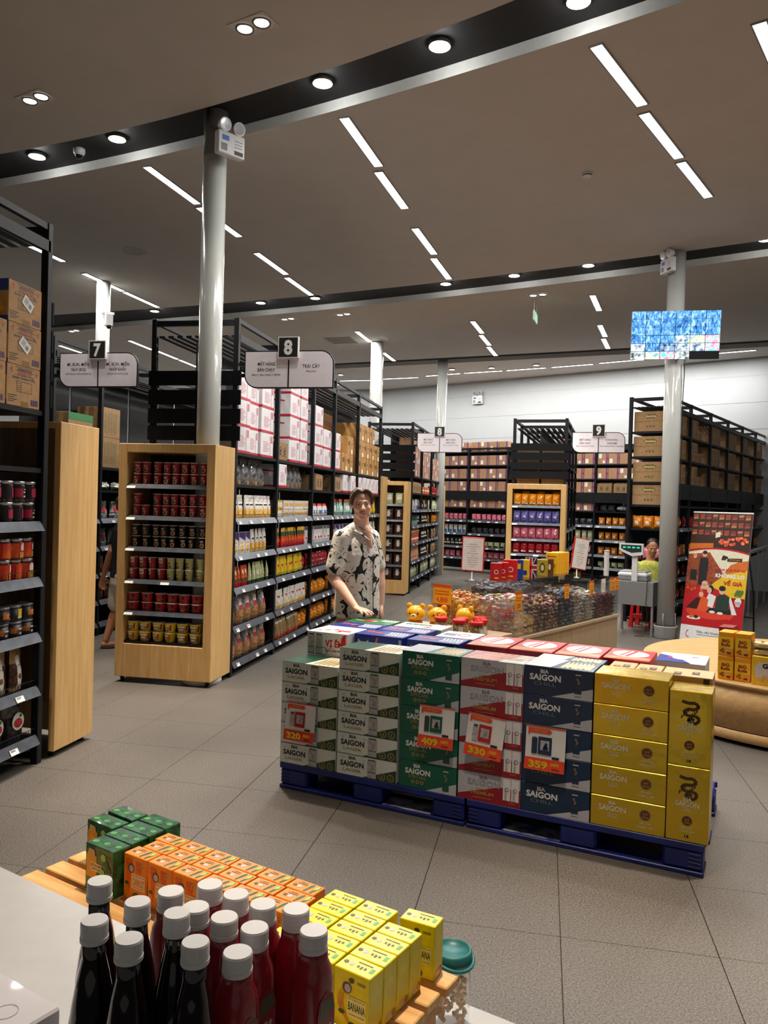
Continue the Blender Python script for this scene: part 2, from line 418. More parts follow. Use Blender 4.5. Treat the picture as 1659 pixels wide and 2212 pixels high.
rows = [('slanted row nearest the black channel', 24.8, [(.505, 6.667), (.982, 7.783), (1.46, 8.853), (1.95, 9.86)][:3]),
        ('straight row above the beer pallets', 5.5, [(-1.825, 7.534), (-1.757, 8.725), (-1.646, 10.461), (-1.582, 11.694)]),
        ('row beside the white column', 4.8, [(-4.165, 8.276), (-4.105, 9.446), (-4.034, 11.189), (-3.994, 12.417)]),
        ('row above the sign seven aisle', 4, [(-7.155, 11.871), (-7.084, 12.978), (-7.178, 10.2)]),
        ('row beyond the second channel above sign eight', 5.6, [(-1.37, 15.588), (-1.306, 16.81), (-1.238, 18.02)]),
        ('short row beside the screen', 9.6, [(.763, 13.904), (1.026, 16.086), (1.179, 17.324)]),
        ('row behind the fruit rack column', 3, [(-3.81, 16.3), (-3.71, 18.571)]),
        ('far row beyond sign seven', 0, [(-9.2, 16.87), (-9.143, 18.09), (-9.14, 19.25), (-11.22, 17.3)])]
for nm, an, P in rows:
    P = sorted(P, key=lambda p: p[1])
    for k, (x, y) in enumerate(P): linear(x, y, an, 'white linear light, %s in the %s' % (nth(k + 1), nm))
for k, (x, y, a) in enumerate([(-5.35, 22.13, 94.7), (-4.0, 21.75, 103), (-2.75, 21.2, 113), (-1.65, 20.79, 108), (-.54, 20.4, 111), (.58, 19.95, 113), (1.68, 19.4, 115), (2.79, 18.95, 112), (3.85, 18.4, 114)]):
    linear(x, y, a, 'white linear light along the back wall, %s from the corner' % nth(k + 1))
for k, x in enumerate((-6.6, -7.9, -9.2, -10.5, -11.8)): linear(x, 22.9, 90, 'white linear light along the far left wall, %s from the corner' % nth(k + 1))
linear(1.62, 6.55, 25, 'white linear light cut by the top corner of the frame')
linear(3.2, 9.2, 30, 'white linear light outside the frame beside the railing'); linear(3.9, 10.6, 30, 'second white linear light outside the frame beside the railing')

dn_b = MB(); dn_b.lathe([(.085, -.03), (.085, 0), (.06, 0), (.06, -.012)], M_LTRIM, 18, capb=False, capt=False); dn_b = dn_b.mesh('downlight_ring')
dn_l = MB(); dn_l.disc((0, 0, -.014), X3, (0, -1, 0), .072, .072, M_DOWN, 18); dn_l = dn_l.mesh('downlight_lens')
dn_lamp = bpy.data.lights.new('downlight_lamp', 'SPOT'); dn_lamp.energy = DOWN_W * 4; dn_lamp.spot_size = math.radians(100); dn_lamp.spot_blend = .9; dn_lamp.shadow_soft_size = .06; dn_lamp.color = (1, .95, .88)
dn_glow = bpy.data.lights.new('downlight_spill', 'POINT'); dn_glow.energy = 3.0; dn_glow.shadow_soft_size = .04; dn_glow.color = (1, .98, .95)
def down(x, y, z, label, glow=True):
    o = empty('downlight', (x, y, z), 0, label, 'ceiling light', 'round downlights')
    obj('downlight_ring', dn_b, o); obj('downlight_lens', dn_l, o)
    l = bpy.data.objects.new('lamp', dn_lamp); COL.objects.link(l); l.parent = o; l.location = (0, 0, -.04)
    if glow: l = bpy.data.objects.new('lamp_spill', dn_glow); COL.objects.link(l); l.parent = o; l.location = (0, 0, -.075)
for k, (x, y) in enumerate([(-5.349, 7.524), (-4.275, 7.266), (-1.948, 6.543), (-.896, 6.15), (.135, 5.754)]):
    down(x, y, CZ + .094, 'glowing round downlight in the near black channel, %s along it' % nth(k + 1))
for k, (x, y) in enumerate([(-7.417, 14.09), (-5.121, 13.663), (-4.031, 13.439), (-1.651, 12.763), (-.549, 12.408), (.535, 11.999), (2.72, 11.107)]):
    down(x, y, CZ + .094, 'glowing round downlight in the far black channel, %s along it' % nth(k + 1))
for k, (x, y) in enumerate([(-5.531, 21.039), (-2.405, 20.3), (-1.385, 20.1), (-.281, 19.75)]):
    down(x, y, CZ, 'small downlight near the back wall, %s from the corner' % nth(k + 1), False)
tw = MB(); tw.bx(-.17, .17, -.095, .095, -.006, 0, mat('twin_trim', (.62, .58, .54), .4, noise=.04))
twp = MB()
for sx in (-.08, .08): twp.lathe([(.074, -.008), (.066, -.02), (.05, -.008)], mat('twin_can', (.25, .22, .2), .35, noise=.05), 18, (sx, 0, 0), capb=False, capt=False)
twl = MB()
for sx in (-.08, .08): twl.disc((sx, 0, -.011), X3, (0, -1, 0), .056, .056, mat('twin_lens', (1.0, .92, .82), .4, emit=12.), 18)
tw, twp, twl = tw.mesh('twin_frame'), twp.mesh('lamp_can'), twl.mesh('lamp_lens')
tw_lamp = bpy.data.lights.new('twin_lamp', 'SPOT'); tw_lamp.energy = TWIN_W * 4; tw_lamp.spot_size = math.radians(50); tw_lamp.spot_blend = .85; tw_lamp.shadow_soft_size = .08; tw_lamp.color = (1, .84, .69)
def twin(x, y, label):
    o = empty('twin_spotlight', (x, y, CZ - .001), math.radians(-20), label, 'ceiling light', 'twin recessed spotlights')
    obj('twin_frame', tw, o); obj('lamp_can', twp, o); obj('lamp_lens', twl, o)
    l = bpy.data.objects.new('lamp', tw_lamp); COL.objects.link(l); l.parent = o; l.location = (0, 0, -.05)
for x, y, t in [(-2.194, 5.551, 'twin square spotlight in the ceiling above the beer pallets'), (-4.492, 6.281, 'twin square spotlight in the ceiling before the left rack'),
                (-4.909, 14.591, 'twin spotlight beyond the far channel, next to the noodle rack top'), (-3.741, 14.316, 'twin spotlight beyond the far channel, over the carton rack'),
                (-5.989, 14.779, 'twin spotlight beyond the far channel, half behind the black frame'), (-9.896, 15.295, 'twin spotlight far beyond the sign seven'), (-.195, 13.274, 'twin spotlight above the green exit sign')]:
    twin(x, y, t)
for k, (x, y) in enumerate([(1.35, 4.2), (-.4, 2.5), (-2.9, 3.0), (2.9, 2.4)]):
    twin(x, y, 'twin spotlight outside the frame above the display tables, %s of the near grid' % nth(k + 1))
# ------------------------------------------------------------------ racks, end cabinets, aisle signs
TAGM = mat('price_tag_paper', (.80, .80, .78), .6, noise=.04)
DECK = mat('deck_dark', (.012, .011, .011), .6, noise=.3, nscale=6)
PANEL_IN = mat('rack_back_dark', (.016, .016, .018), .7, noise=.2)
class Rack:
    """local x runs along the front from its left end, y into the rack, z up"""
    def __init__(s, label, x, y, ang, bays, tiers, H, depth=.44, total=.9, railed=(), deck=None, bottom_open=False, back=True, tag_gap=.36, guard=(), front_band=None, post=.05, backmat=None, seed=3):
        s.o = empty('store_rack', (x, y, 0), ang, label, 'rack'); s.ang = ang; s.M = Matrix.Translation((x, y, 0)) @ Matrix.Rotation(ang, 4, 'Z')
        s.bays = bays; s.x = [0]
        for b in bays: s.x.append(s.x[-1] + b)
        s.tiers = tiers; L = s.x[-1]; r = random.Random(seed); s.railed = set(railed)
        for px in s.x:
            for py in (0, total - post):
                m = MB(); m.bx(px - post / 2, px + post / 2, py, py + post, 0, H, BLACK, ch=.004); obj('post', m, s.o)
            m = MB(); m.bx(px - .02, px + .02, post, total - post, H - .07, H - .02, BLACK); obj('cross_beam', m, s.o)
            m = MB(); m.bx(px - .015, px + .015, post, total - post, .03, .07, BLACK); obj('cross_beam', m, s.o)
        for k, b in enumerate(bays):
            x0, x1 = s.x[k] + post / 2, s.x[k + 1] - post / 2
            for j, z in enumerate(tiers):
                m = MB(); m.bx(x0, x1, .012, depth, z - .03, z, BLACK); sh = obj('shelf', m, s.o)
                if j in s.railed:
                    q = MB(); q.faces([(x0, .012, z + .012), (x1, .012, z + .012), (x1, -.022, z - .048), (x0, -.022, z - .048), (x0, .02, z - .03), (x1, .02, z - .03)],
                                      [(0, 3, 2, 1), (0, 4, 3), (1, 2, 5), (0, 1, 5, 4), (3, 4, 5, 2)], RAIL); obj('price_rail', q, sh)
                    t = MB(); xx = x0 + r.uniform(.03, .25)
                    while xx < x1 - .1:
                        t.faces([(xx, -.007, z - .012), (xx + .075, -.007, z - .012), (xx + .075, -.0245, z - .043), (xx, -.0245, z - .043)], [(0, 3, 2, 1)], TAGM)
                        t.faces([(xx + .01, -.0098, z - .016), (xx + .05, -.0098, z - .016), (xx + .05, -.0153, z - .026), (xx + .01, -.0153, z - .026)], [(0, 3, 2, 1)], mat('tag_print', (.25, .25, .25), .6, noise=.2))
                        xx += r.uniform(tag_gap * .6, tag_gap * 1.6)
                    if t.f: obj('price_tag', t, sh)
                    if j in guard:
                        q = MB(); q.tube((x0 + .01, .016, z + .05), (x1 - .01, .016, z + .05), .002, BLACK, 4, cap=False)
                        n = int((x1 - x0) / .028)
                        for i in range(n + 1):
                            xx = x0 + .012 + i * (x1 - x0 - .024) / n; q.tube((xx, .016, z), (xx, .016, z + .05), .0014, BLACK, 4, cap=False)
                        obj('wire_guard', q, sh)
            if total >= .85 and tiers[-1] > 2:
                for z in tiers[-2:]:
                    m = MB(); m.bx(x0, x1, total - depth + .016, total - .012, z - .03, z, BLACK); obj('shelf', m, s.o)
            if back:
                m = MB(); m.bx(x0, x1, depth + .002, depth + .014, .06, (deck or H) - .02 if back is True else back, backmat or PANEL_IN); obj('back_panel', m, s.o)
            if deck:
                n = 9; w = (total - .06) / n
                for i in range(n):
                    m = MB(); m.bx(x0 - .02, x1 + .02, .03 + i * w, .03 + i * w + w * .62, deck, deck + .018, DECK); obj('deck_slat', m, s.o)
            if front_band:
                m = MB(); m.bx(x0, x1, -.004, .01, front_band[0], front_band[1], BLACK); obj('front_band', m, s.o)
        for py in (.005, total - .04):
            m = MB(); m.bx(0, L, py, py + .035, H - .045, H - .005, BLACK); obj('beam', m, s.o)
        if deck:
            m = MB(); m.bx(0, L, .0, .03, deck - .04, deck + .03, BLACK); obj('beam', m, s.o)
    def at(s, x, y, z): return s.M @ Vector((x, y, z))
def slats(rk, x0, x1, y, zs, h, along='x', t=.02):
    for z in zs:
        m = MB()
        if along == 'x': m.bx(x0, x1, y, y + t, z, z + h, mat('slat_black', (.004, .005, .007), .7, noise=.2, spec=.15))
        else: m.bx(y, y + t, x0, x1, z, z + h, mat('slat_black', (.004, .005, .007), .7, noise=.2, spec=.15))
        obj('slat', m, rk.o)
def end_cabinet(label, x, y, ang, w, d, z0, H, zplinth, shelves, sw=.08, shelf_y1=None, notch=None, guard=(), tagx=()):
    o = empty('end_cabinet', (x, y, 0), ang, label, 'cabinet')
    def p(n, *a, m=OAK, ch=.003, par=None):
        b = MB(); b.bx(*a, m, ch=ch); return obj(n, b, par or o)
    p('side_panel', 0, sw, 0, d, z0, H); p('side_panel', w - sw, w, 0, d, z0, H)
    if notch:
        p('top_panel', sw, w - sw, 0, notch[1], H - sw, H); p('top_panel', sw, notch[0], notch[1], d, H - sw, H)
    else: p('top_panel', sw, w - sw, 0, d, H - sw, H)
    p('plinth_panel', sw, w - sw, 0, .03, z0, zplinth, m=OAK)
    if notch: p('back_panel', sw, notch[0], d - .015, d, zplinth, H - sw, m=PANEL_IN, ch=0)
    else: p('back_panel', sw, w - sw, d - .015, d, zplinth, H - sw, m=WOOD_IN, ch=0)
    for lx in (.05, w - .05):
        for ly in (.06, d - .05):
            b = MB(); b.lathe([(.022, 0), (.022, .012), (.012, .014), (.012, .02), (.02, .022), (.02, z0)], BLACK, 10, (lx, ly, 0)); obj('leg', b, o)
    r = random.Random(11)
    for i, z in enumerate(shelves):
        sh = MB()
        if notch: sh.bx(sw, w - sw, .02, notch[1], z - .02, z, BLACK); sh.bx(sw, notch[0], notch[1], d - .02, z - .02, z, BLACK)
        else: sh.bx(sw, w - sw, .02, d - .02, z - .02, z, BLACK)
        so = obj('shelf', sh, o)
        if z < zplinth + .04: continue
        q = MB(); x0, x1 = sw, w - sw
        q.faces([(x0, .02, z + .006), (x1, .02, z + .006), (x1, -.006, z - .034), (x0, -.006, z - .034), (x0, .03, z - .03), (x1, .03, z - .03)],
                [(0, 3, 2, 1), (0, 4, 3), (1, 2, 5), (0, 1, 5, 4), (3, 4, 5, 2)], RAIL); obj('price_rail', q, so)
        t = MB()
        for xx in ([sw + .005] + ([sw + .36] if i == 3 else [])):
            t.faces([(xx, .0065, z - .012), (xx + .085, .0065, z - .012), (xx + .085, -.0085, z - .034), (xx, -.0085, z - .034)], [(0, 3, 2, 1)], TAGM)
        obj('price_tag', t, so)
    return o
def sign(label, x, y, z0, num, left, right, w=.93, h=.375, rz=0., arm=.058, tint=(.84, .79, .84)):
    o = empty('aisle_sign', (x, y, z0), rz, label, 'sign')
    PM = mat('sign_face', tint, .45, noise=.02); r = .13
    def shape(e):
        P = [(e, h - e)]
        P += [(w - r + (r - e) * math.cos(t), h - r + (r - e) * math.sin(t)) for t in [math.pi / 2 * (1 - k / 8) for k in range(9)]]
        P += [(w - e, e)]
        P += [(r + (r - e) * math.cos(t), r + (r - e) * math.sin(t)) for t in [-math.pi / 2 - math.pi / 2 * k / 8 for k in range(9)]]
        return P
    def solid(P, y0, y1, m):
        b = MB(); n = len(P); b.faces([(p[0], y0, p[1]) for p in P] + [(p[0], y1, p[1]) for p in P],
                                      [tuple(range(n))[::-1], tuple(range(n, 2 * n))] + [(i, (i + 1) % n, n + (i + 1) % n, n + i) for i in range(n)], m); return b
    obj('frame', solid(shape(0), 0, .03, BLACK), o); obj('face_panel', solid(shape(.011), -.003, .005, PM), o)
    b = MB(); b.bx(w / 2 - .006, w / 2 + .006, -.006, .0, .011, h - .09, BLACK); obj('divider', b, o)
    b = MB(); q = .1
    b.bx(w / 2 - q, w / 2 + q, -.03, .0, h - .075, h + .125, mat('plate_white', (.75, .75, .73), .5, noise=.03)); pl = obj('number_plate', b, o)
    b = MB(); b.rect(-q + .009, .009, q - .009, .191, (w / 2, -.031, h - .075), X3, Z3, INK); b.text(num, (w / 2, -.0325, h - .075 + .035), X3, Z3, .13, WHITE, w=.085, bold=.04)
    obj('number_print', b, pl)
    b = MB()
    for cx, (big, small) in ((w * .25, left), (w * .75, right)):
        zz = h - .155 + (.012 if len(big) > 1 else -.01)
        for k, t in enumerate(big): b.text(t, (cx, -.0042, zz), X3, Z3, .034, INK, maxw=.26, bold=.004, w=min(.0215 * len(t), .27)); zz -= .054
        b.text(small, (cx, -.0042, zz + .014), X3, Z3, .016, INK, maxw=w * .44, w=min(.0155 * len(small), w * .44))
    obj('lettering', b, o)
    b = MB(); b.bx(-arm, .03, .008, .026, h * .3, h * .4, BLACK); b2 = MB(); b2.bx(-arm, .03, .008, .026, h * .6, h * .7, BLACK); obj('bracket', b, o); obj('bracket', b2, o)
    return o

# --- the rack left of the picture's front (its face looks right)
R7 = Rack('tall black rack of cartons and jars at the front, beside the plain oak panel', -3.1, 2.12, math.pi / 2, [1.2, 1.2], [.18, .49, .83, 1.18, 1.53, 1.875, 2.235], 3.42, deck=3.28,
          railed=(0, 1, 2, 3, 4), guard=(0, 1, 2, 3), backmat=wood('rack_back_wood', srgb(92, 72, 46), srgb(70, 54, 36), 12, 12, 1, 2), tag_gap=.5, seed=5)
slats(R7, 0.02, .95, 2.46, (2.27, 2.44, 2.62, 2.80), .14, along='y')
end_cabinet('oak end cabinet with its plain side to the aisle, beside the front jar rack', -3.075, 5.085, math.pi, .95, .45, .04, 2.185, .36, [.385, .66, .95, 1.25, 1.53, 1.82], sw=.045)
# --- the long rack behind the man
R8 = Rack('long black rack of dried fruit bags and white cartons behind the man', -2.9, 7.2, math.pi / 2, [1.22, 1.38, 1.05, 1.45, 1.75], [.125, .465, .84, 1.165, 1.515, 1.86, 2.17], 3.45, deck=3.27,
          railed=(0, 1, 2, 3, 4), guard=(0, 1, 2, 3, 4), tag_gap=.34, seed=8)
slats(R8, -.04, .91, -.047, (2.27, 2.435, 2.615, 2.80), .14, along='y')
CAB = end_cabinet('oak end cabinet of noodle cups around the white column', -3.845, 6.70, 0, .945, .462, .055, 2.2, .36, [1.825, 1.535, 1.25, .95, .66, .385], notch=(.62, .11))
end_cabinet('oak end cabinet seen edge-on at the far end of the fruit rack', -2.86, 14.52, math.pi, .95, .43, .04, 2.2, .36, [.385, .9, 1.5], sw=.045)
# --- aisle seven rack, seen in the gap
R7B = Rack('black noodle rack glimpsed between the two oak cabinets, under the sign seven', -5.3, 7.86, math.pi / 2, [.97, 1.4, 1.4, 1.4], [.15, .42, .75, 1.08, 1.42, 1.78, 2.06], 3.45, deck=3.27, railed=(0, 1, 2, 3, 4), guard=(), seed=4)
# --- middle rack and its cabinet
R8M = Rack('middle black rack of snacks and purple-taped cartons, before the far wall', -2.47, 15.02, math.pi / 2, [1.25, 1.45, 1.75], [.26, .60, .95, 1.29, 1.6, 1.93, 2.26], 3.28, deck=3.14, railed=(0, 1, 2, 3, 4), tag_gap=.4, seed=6)
slats(R8M, -.04, .93, -.047, (2.21, 2.37, 2.54, 2.71), .13, along='y')
end_cabinet('narrow-looking oak end cabinet of coconut snack bags, right of the man', -3.42, 14.6, 0, .93, .38, .03, 2.13, .285, [1.70, 1.41, 1.125, .85, .565, .305], sw=.075)
end_cabinet('oak end cabinet seen edge-on at the far end of the middle rack', -2.44, 19.95, math.pi, .93, .45, .03, 2.13, .29, [.5, 1.3], sw=.045)
# --- back wall rack (parallel to the back wall)
GB0 = WA + WN * 1.7 + WD * 3.03
RB = Rack('wide black rack of cartons and bags standing along the back wall', GB0.x, GB0.y, math.atan2(WD.y, WD.x), [1.14, 1.16, 1.15, 1.16, 1.11, 1.1], [.37, .66, 1.0, 1.335, 1.665, 2.09, 2.41, 2.75, 3.10], 3.2, depth=.45, total=.5,
          railed=(0, 1, 2, 3), front_band=(1.86, 2.06), seed=9, tag_gap=.3)
# --- the cabinet and rack under the sign nine
A9 = math.radians(-5)
R9 = Rack('short black rack behind the bag cabinet, beside the sign nine', .36, 13.47, math.pi / 2 + A9, [1.0, 1.1, 1.1], [.3, .66, 1.0, 1.35, 1.75, 2.1, 2.45], 3.2, total=.9, deck=3.02, railed=(0, 1, 2, 3), seed=2)
slats(R9, -.03, .93, -.047, (2.19, 2.345, 2.5, 2.655), .125, along='y')
end_cabinet('oak end cabinet of bagged sweets in orange, blue, pink and red rows', -.59, 13.06, A9, .94, .36, .04, 2.09, .32, [1.74, 1.46, 1.20, .96, .66, .345], sw=.085)
# --- the big dark rack on the right
A10 = math.radians(65.2)
R10 = Rack('big dark rack of brown cartons running away behind the white column and poster', 1.80, 12.52, A10, [1.25, 1.25, 1.25, 1.2, 1.25, 1.25], [.3, .65, .98, 1.44, 1.8, 2.15, 2.54, 2.92], 3.45, depth=.56, total=.6, deck=3.28, railed=(0, 1, 2, 3), front_band=(1.9, 2.14), back=2.1, seed=12)
# --- aisle signs
MH = ('MẶT HÀNG', 'BÁN CHẠY')
sign('hanging aisle sign 8 for best selling items and fruits, large and near', -2.838, 7.185, 2.774, '8', (MH, 'BEST SELLING ITEMS'), (('TRÁI CÂY',), 'FRUITS'), w=.882, h=.356)
sign('hanging aisle sign 7 for noodles, partly behind black slats', -5.24, 7.845, 2.885, '7', (('MÌ, BÚN, MIẾN,', 'NUI (KG)'), 'NOODLES, MACARONI KG'), (('MÌ, BÚN, MIẾN', 'NHẬP KHẨU'), 'IMPORTED NOODLES'))
sign('smaller far aisle sign 8 with best selling items on both halves', -2.405, 15.005, 2.705, '8', (MH, 'BEST SELLING ITEMS'), (MH, 'BEST SELLING ITEMS'), w=.862, h=.367)
sign('hanging aisle sign 9 beside the bag cabinet', .425, 13.45, 2.63, '9', (MH, 'BEST SELLING ITEMS'), (('CHOUCHOU,', 'CHOUGAM'), 'HIGH GRADE PEANUT BREAKERS'), w=.84, h=.34, rz=A9)
# ------------------------------------------------------------------ goods on the racks
def ink(name, rgb, rough=.45, **k): return mat(name, srgb(*rgb), rough, noise=k.pop('noise', .06), nscale=k.pop('nscale', 30), **k)
BAGF = dict(rough=.28, bump=.35, bscale=45)
def bagmat(name, rgb, rgb2=None, nscale=26): return mat(name, srgb(*rgb), col2=srgb(*rgb2) if rgb2 else None, noise=.1, nscale=nscale, rough=.3, bump=.4, bscale=40, coat=.2)
def pouch(w, h, d, zone, nu=8, nv=10, kind='stand', seed=1, wob=.006):
    """a bag with its front to -y; zone(u, v) names the material of each patch, None = back material"""
    b = MB(); r = random.Random(seed); P = {}
    for side in (-1, 1):
        for j in range(nv + 1):
            for i in range(nu + 1):
                u, v = i / nu, j / nv; e = max(0., 1 - abs(2 * u - 1) ** 2.6) ** .6
                f = (min(1., (1 - v) * 1.7) ** .8 * (.75 + .25 * min(1, v * 5))) if kind == 'stand' else math.sin(math.pi * min(1, max(0, v))) ** .55
                edge = i in (0, nu) or (j == nv) or (kind != 'stand' and j == 0)
                t = d / 2 * e * f + (0 if edge else r.uniform(-wob, wob) * .6)
                x = (u - .5) * w * (1 - .05 * math.sin(math.pi * v) * (1 if kind == 'stand' else 0)) + (0 if edge else r.uniform(-wob, wob) * .4)
                P[side, i, j] = (x, side * t, v * h + (0 if edge or j == 0 else r.uniform(-wob, wob) * .4) + (r.uniform(-wob, wob) * .8 if j == nv else 0))
    for side in (-1, 1):
        for j in range(nv):
            for i in range(nu):
                q = [P[side, i, j], P[side, i + 1, j], P[side, i + 1, j + 1], P[side, i, j + 1]]
                if side > 0: q = q[::-1]
                b.faces(q, [(0, 1, 2, 3)], zone((i + .5) / nu if side < 0 else 1 - (i + .5) / nu, (j + .5) / nv), False)
    if kind == 'stand':
        b.faces([P[-1, i, 0] for i in range(nu + 1)] + [P[1, i, 0] for i in range(nu, -1, -1)], [tuple(range(2 * nu + 2))[::-1]], zone(.5, .05))
    return b
def bands(*L):
    """zone function from (upper limit of v, material or (left, mid, right))"""
    def z(u, v):
        for lim, m in L:
            if v <= lim:
                if isinstance(m, tuple): return m[min(len(m) - 1, int(u * len(m)))]
                return m
        return L[-1][1]
    return z
def jar(r, h, glass, label, lid, lab=(.2, .75), patch=None, rim=.9):
    prof = [(r * .92, 0), (r, .006), (r, h * lab[0]), (r, h * lab[1]), (r, h * .8), (r * .86, h * .86), (r * rim, h * .865), (r * rim, h * .985), (r * rim * .95, h)]
    ms = [glass, glass, label, glass, glass, lid, lid, lid]
    b = MB(); b.lathe(prof, glass, 14, ms=ms)
    if patch:
        for a0, a1, z0, z1, m in patch:
            n = 4; V = []
            for k in range(n + 1):
                t = -math.pi / 2 + a0 + (a1 - a0) * k / n; V += [((r + .0012) * math.cos(t), (r + .0012) * math.sin(t), h * z0), ((r + .0012) * math.cos(t), (r + .0012) * math.sin(t), h * z1)]
            b.faces(V, [(2 * k, 2 * k + 2, 2 * k + 3, 2 * k + 1) for k in range(n)], m)
    return b
def cup(rt, rb, h, m, lidm, patch):
    b = MB(); b.lathe([(rb, 0), (rb + .002, .004), (rt - .001, h - .006), (rt + .003, h - .005), (rt + .003, h), (rt * .96, h + .0005)], m, 16, ms=[m, m, lidm, lidm, lidm])
    rr = lambda z: rb + (rt - rb) * z + .0015
    for a0, a1, z0, z1, mm in patch:
        n = 4; V = []
        for k in range(n + 1):
            t = -math.pi / 2 + a0 + (a1 - a0) * k / n; V += [(rr(z0) * math.cos(t), rr(z0) * math.sin(t), h * z0), (rr(z1) * math.cos(t), rr(z1) * math.sin(t), h * z1)]
        b.faces(V, [(2 * k, 2 * k + 2, 2 * k + 3, 2 * k + 1) for k in range(n)], mm)
    return b
def emblem(b, r0, z, ang, rad, m, m2, h):
    """round picture lying on the cup's front"""
    for q, mm, off in ((1, m, .002), (.68, m2, .003)):
        n = 12; P = []
        for k in range(n):
            t = 2 * math.pi * k / n; a = -math.pi / 2 + ang + rad * q * math.cos(t) / r0
            P.append(((r0 + off) * math.cos(a), (r0 + off) * math.sin(a), z + rad * q * math.sin(t)))
        b.poly(P, mm)
def carton(w, d, h, m, prints=None, tape=None, ch=.004):
    body = MB(); body.bx(-w / 2, w / 2, -d / 2, d / 2, 0, h, m, ch=ch)
    pr = MB()
    if tape:
        pr.rect(-w * .04, 0, w * .04, h, (0, -d / 2 - .001, 0), X3, Z3, tape); pr.rect(-w * .04, -d / 2, w * .04, d / 2, (0, 0, h + .001), X3, Y3, tape)
    if prints: prints(pr, w, d, h)
    return body, pr
FR = lambda d: -d / 2 - .0012     # just proud of the front
SHELFN = ['bottom shelf', 'second shelf up', 'third shelf up', 'fourth shelf up', 'fifth shelf up', 'sixth shelf up', 'seventh shelf up', 'eighth shelf up', 'ninth shelf up']
BAYN = ['first bay', 'second bay', 'third bay', 'fourth bay', 'fifth bay', 'sixth bay']
_cnt = {}
def fill(rk, nick, bay, tier, protos, n, desc, hh, f0=.03, f1=.97, y=.1, layers=1, group=None, jit=.01, tilt=0., lean=0., rz=.06, dsc2=None):
    """n things side by side on a shelf between fractions f0 and f1 of the bay, layers high"""
    if not isinstance(protos, (list, tuple)): protos = [protos]
    x0, x1 = rk.x[bay] + .03, rk.x[bay + 1] - .03; L = x1 - x0
    for l in range(layers):
        for k in range(n):
            x = x0 + L * (f0 + (f1 - f0) * (k + .5) / n) + RND.uniform(-jit, jit) * .5
            key = (id(rk), bay, tier, desc, l); _cnt[key] = _cnt.get(key, 0) + 1; i = _cnt[key]
            p = protos[(k + l) % len(protos)]; z = rk.tiers[tier] + .001 + l * (hh + .001)
            lay = '' if layers == 1 else (' upper' if l else ' lower')
            lab = '%s, %s%s on %s, %s, %s' % (desc, nth(i), lay, SHELFN[tier].replace(' up', ''), BAYN[bay], nick)
            W_ = p.w; pit = L * (f1 - f0) / n; a_ = min(rz, .3); sc_ = min(1., (pit - jit - .55 * p.d * math.sin(a_)) / W_) * .97
            o = p.put(rk.at(x, y + RND.uniform(-jit, jit), z), 0, lab, group or desc + 's on the shelves', rot=(tilt, lean, rk.ang + RND.uniform(-rz, rz)), scale=(sc_, 1, 1))
def P1(name, b, parts=(), cat=None): return Proto(name, b, parts, cat)

# ---- noodle cups in the oak cabinet
cW = ink('cup_white', (226, 220, 210)); cR = ink('cup_red', (168, 26, 44)); cK = ink('cup_black', (28, 25, 26)); cCr = ink('soup_cream', (222, 196, 140)); cBr = ink('soup_brown', (120, 72, 38))
cG = ink('cup_pale_green', (196, 204, 150)); cY = ink('cup_yellow', (226, 196, 30)); cP = ink('noodle_photo', (170, 100, 60), noise=.35, nscale=90); cRd = ink('bowl_red', (190, 36, 40)); cTan = ink('bowl_brown', (122, 92, 70), noise=.3, nscale=60)
def cupA(m, ink2, dotc):
    b = cup(.038, .027, .103, m, cW, [(-.55, .5, .66, .72, ink2), (-.4, .45, .56, .61, ink2), (.55, .75, .42, .52, dotc)])
    emblem(b, .033, .03, .1, .02, cCr, cBr, .103); return P1('noodle_cup', b)
CUP_R = cupA(cR, cW, cW); CUP_K = cupA(cK, cW, cRd)
CUP_W = P1('noodle_cup', cup(.038, .028, .104, cR, cW, [(-.8, .35, .5, .92, cW), (-.7, .25, .62, .74, cR), (-.7, .3, .12, .45, cP)]))
CUP_G = P1('noodle_cup', cup(.038, .028, .104, cG, cW, [(-.7, .1, .35, .75, cY), (-.6, .0, .45, .6, cK), (-.7, .3, .1, .32, cP)]))
def bowl(m, base, mark, patchm):
    b = cup(.053, .040, .084, m, cW, [(-.9, .9, .0, .3, base), (.35, .75, .42, .86, mark), (.2, .8, .6, .68, mark), (-.7, .1, .12, .42, patchm)]); return P1('noodle_bowl', b)
BOWL_R = bowl(cRd, cK, cK, cP); BOWL_Y = P1('noodle_bowl', cup(.0555, .043, .088, cY, cW, [(-1.1, .55, .0, .55, cTan), (-.9, .3, .55, .7, cW), (.6, .9, .2, .8, cR), (-.7, .2, .3, .45, cW)]))
def cups(z, pxs, pr, r, hh, desc, shelf, skip=(), y=6.768):
    for l in range(2):
        for k, px in enumerate(pxs):
            if (l, k) in skip: continue
            x = min(max(-3.765 + (px - 272) / 175 * .78, -3.765 + r + .006), -2.985 - r - .006)
            p = pr[k] if isinstance(pr, list) else pr; dd = desc[k] if isinstance(desc, list) else desc
            p.put((x, y + RND.uniform(-.004, .004), z + .001 + l * (hh + .001)), RND.uniform(-.5, .35), '%s, %s from left, %s row, %s' % (dd, nth(k + 1), 'upper' if l else 'lower', shelf), 'noodle cups in the oak cabinet', cat='noodle cup')
q8 = [289, 309.6, 334, 355, 375, 394, 414.6, 438]
cups(1.825, q8, CUP_R, .038, .1035, 'red noodle cup', 'top shelf of oak column cabinet')
cups(1.535, [290, 309, 334, 354, 373, 393, 413, 435], CUP_R, .038, .1035, 'red noodle cup', 'second shelf of oak column cabinet', skip=((1, 1),))
cups(1.25, [289, 312, 334, 352.5, 371, 393, 413.5, 436], CUP_K, .038, .1035, 'black noodle cup', 'third shelf of oak column cabinet')
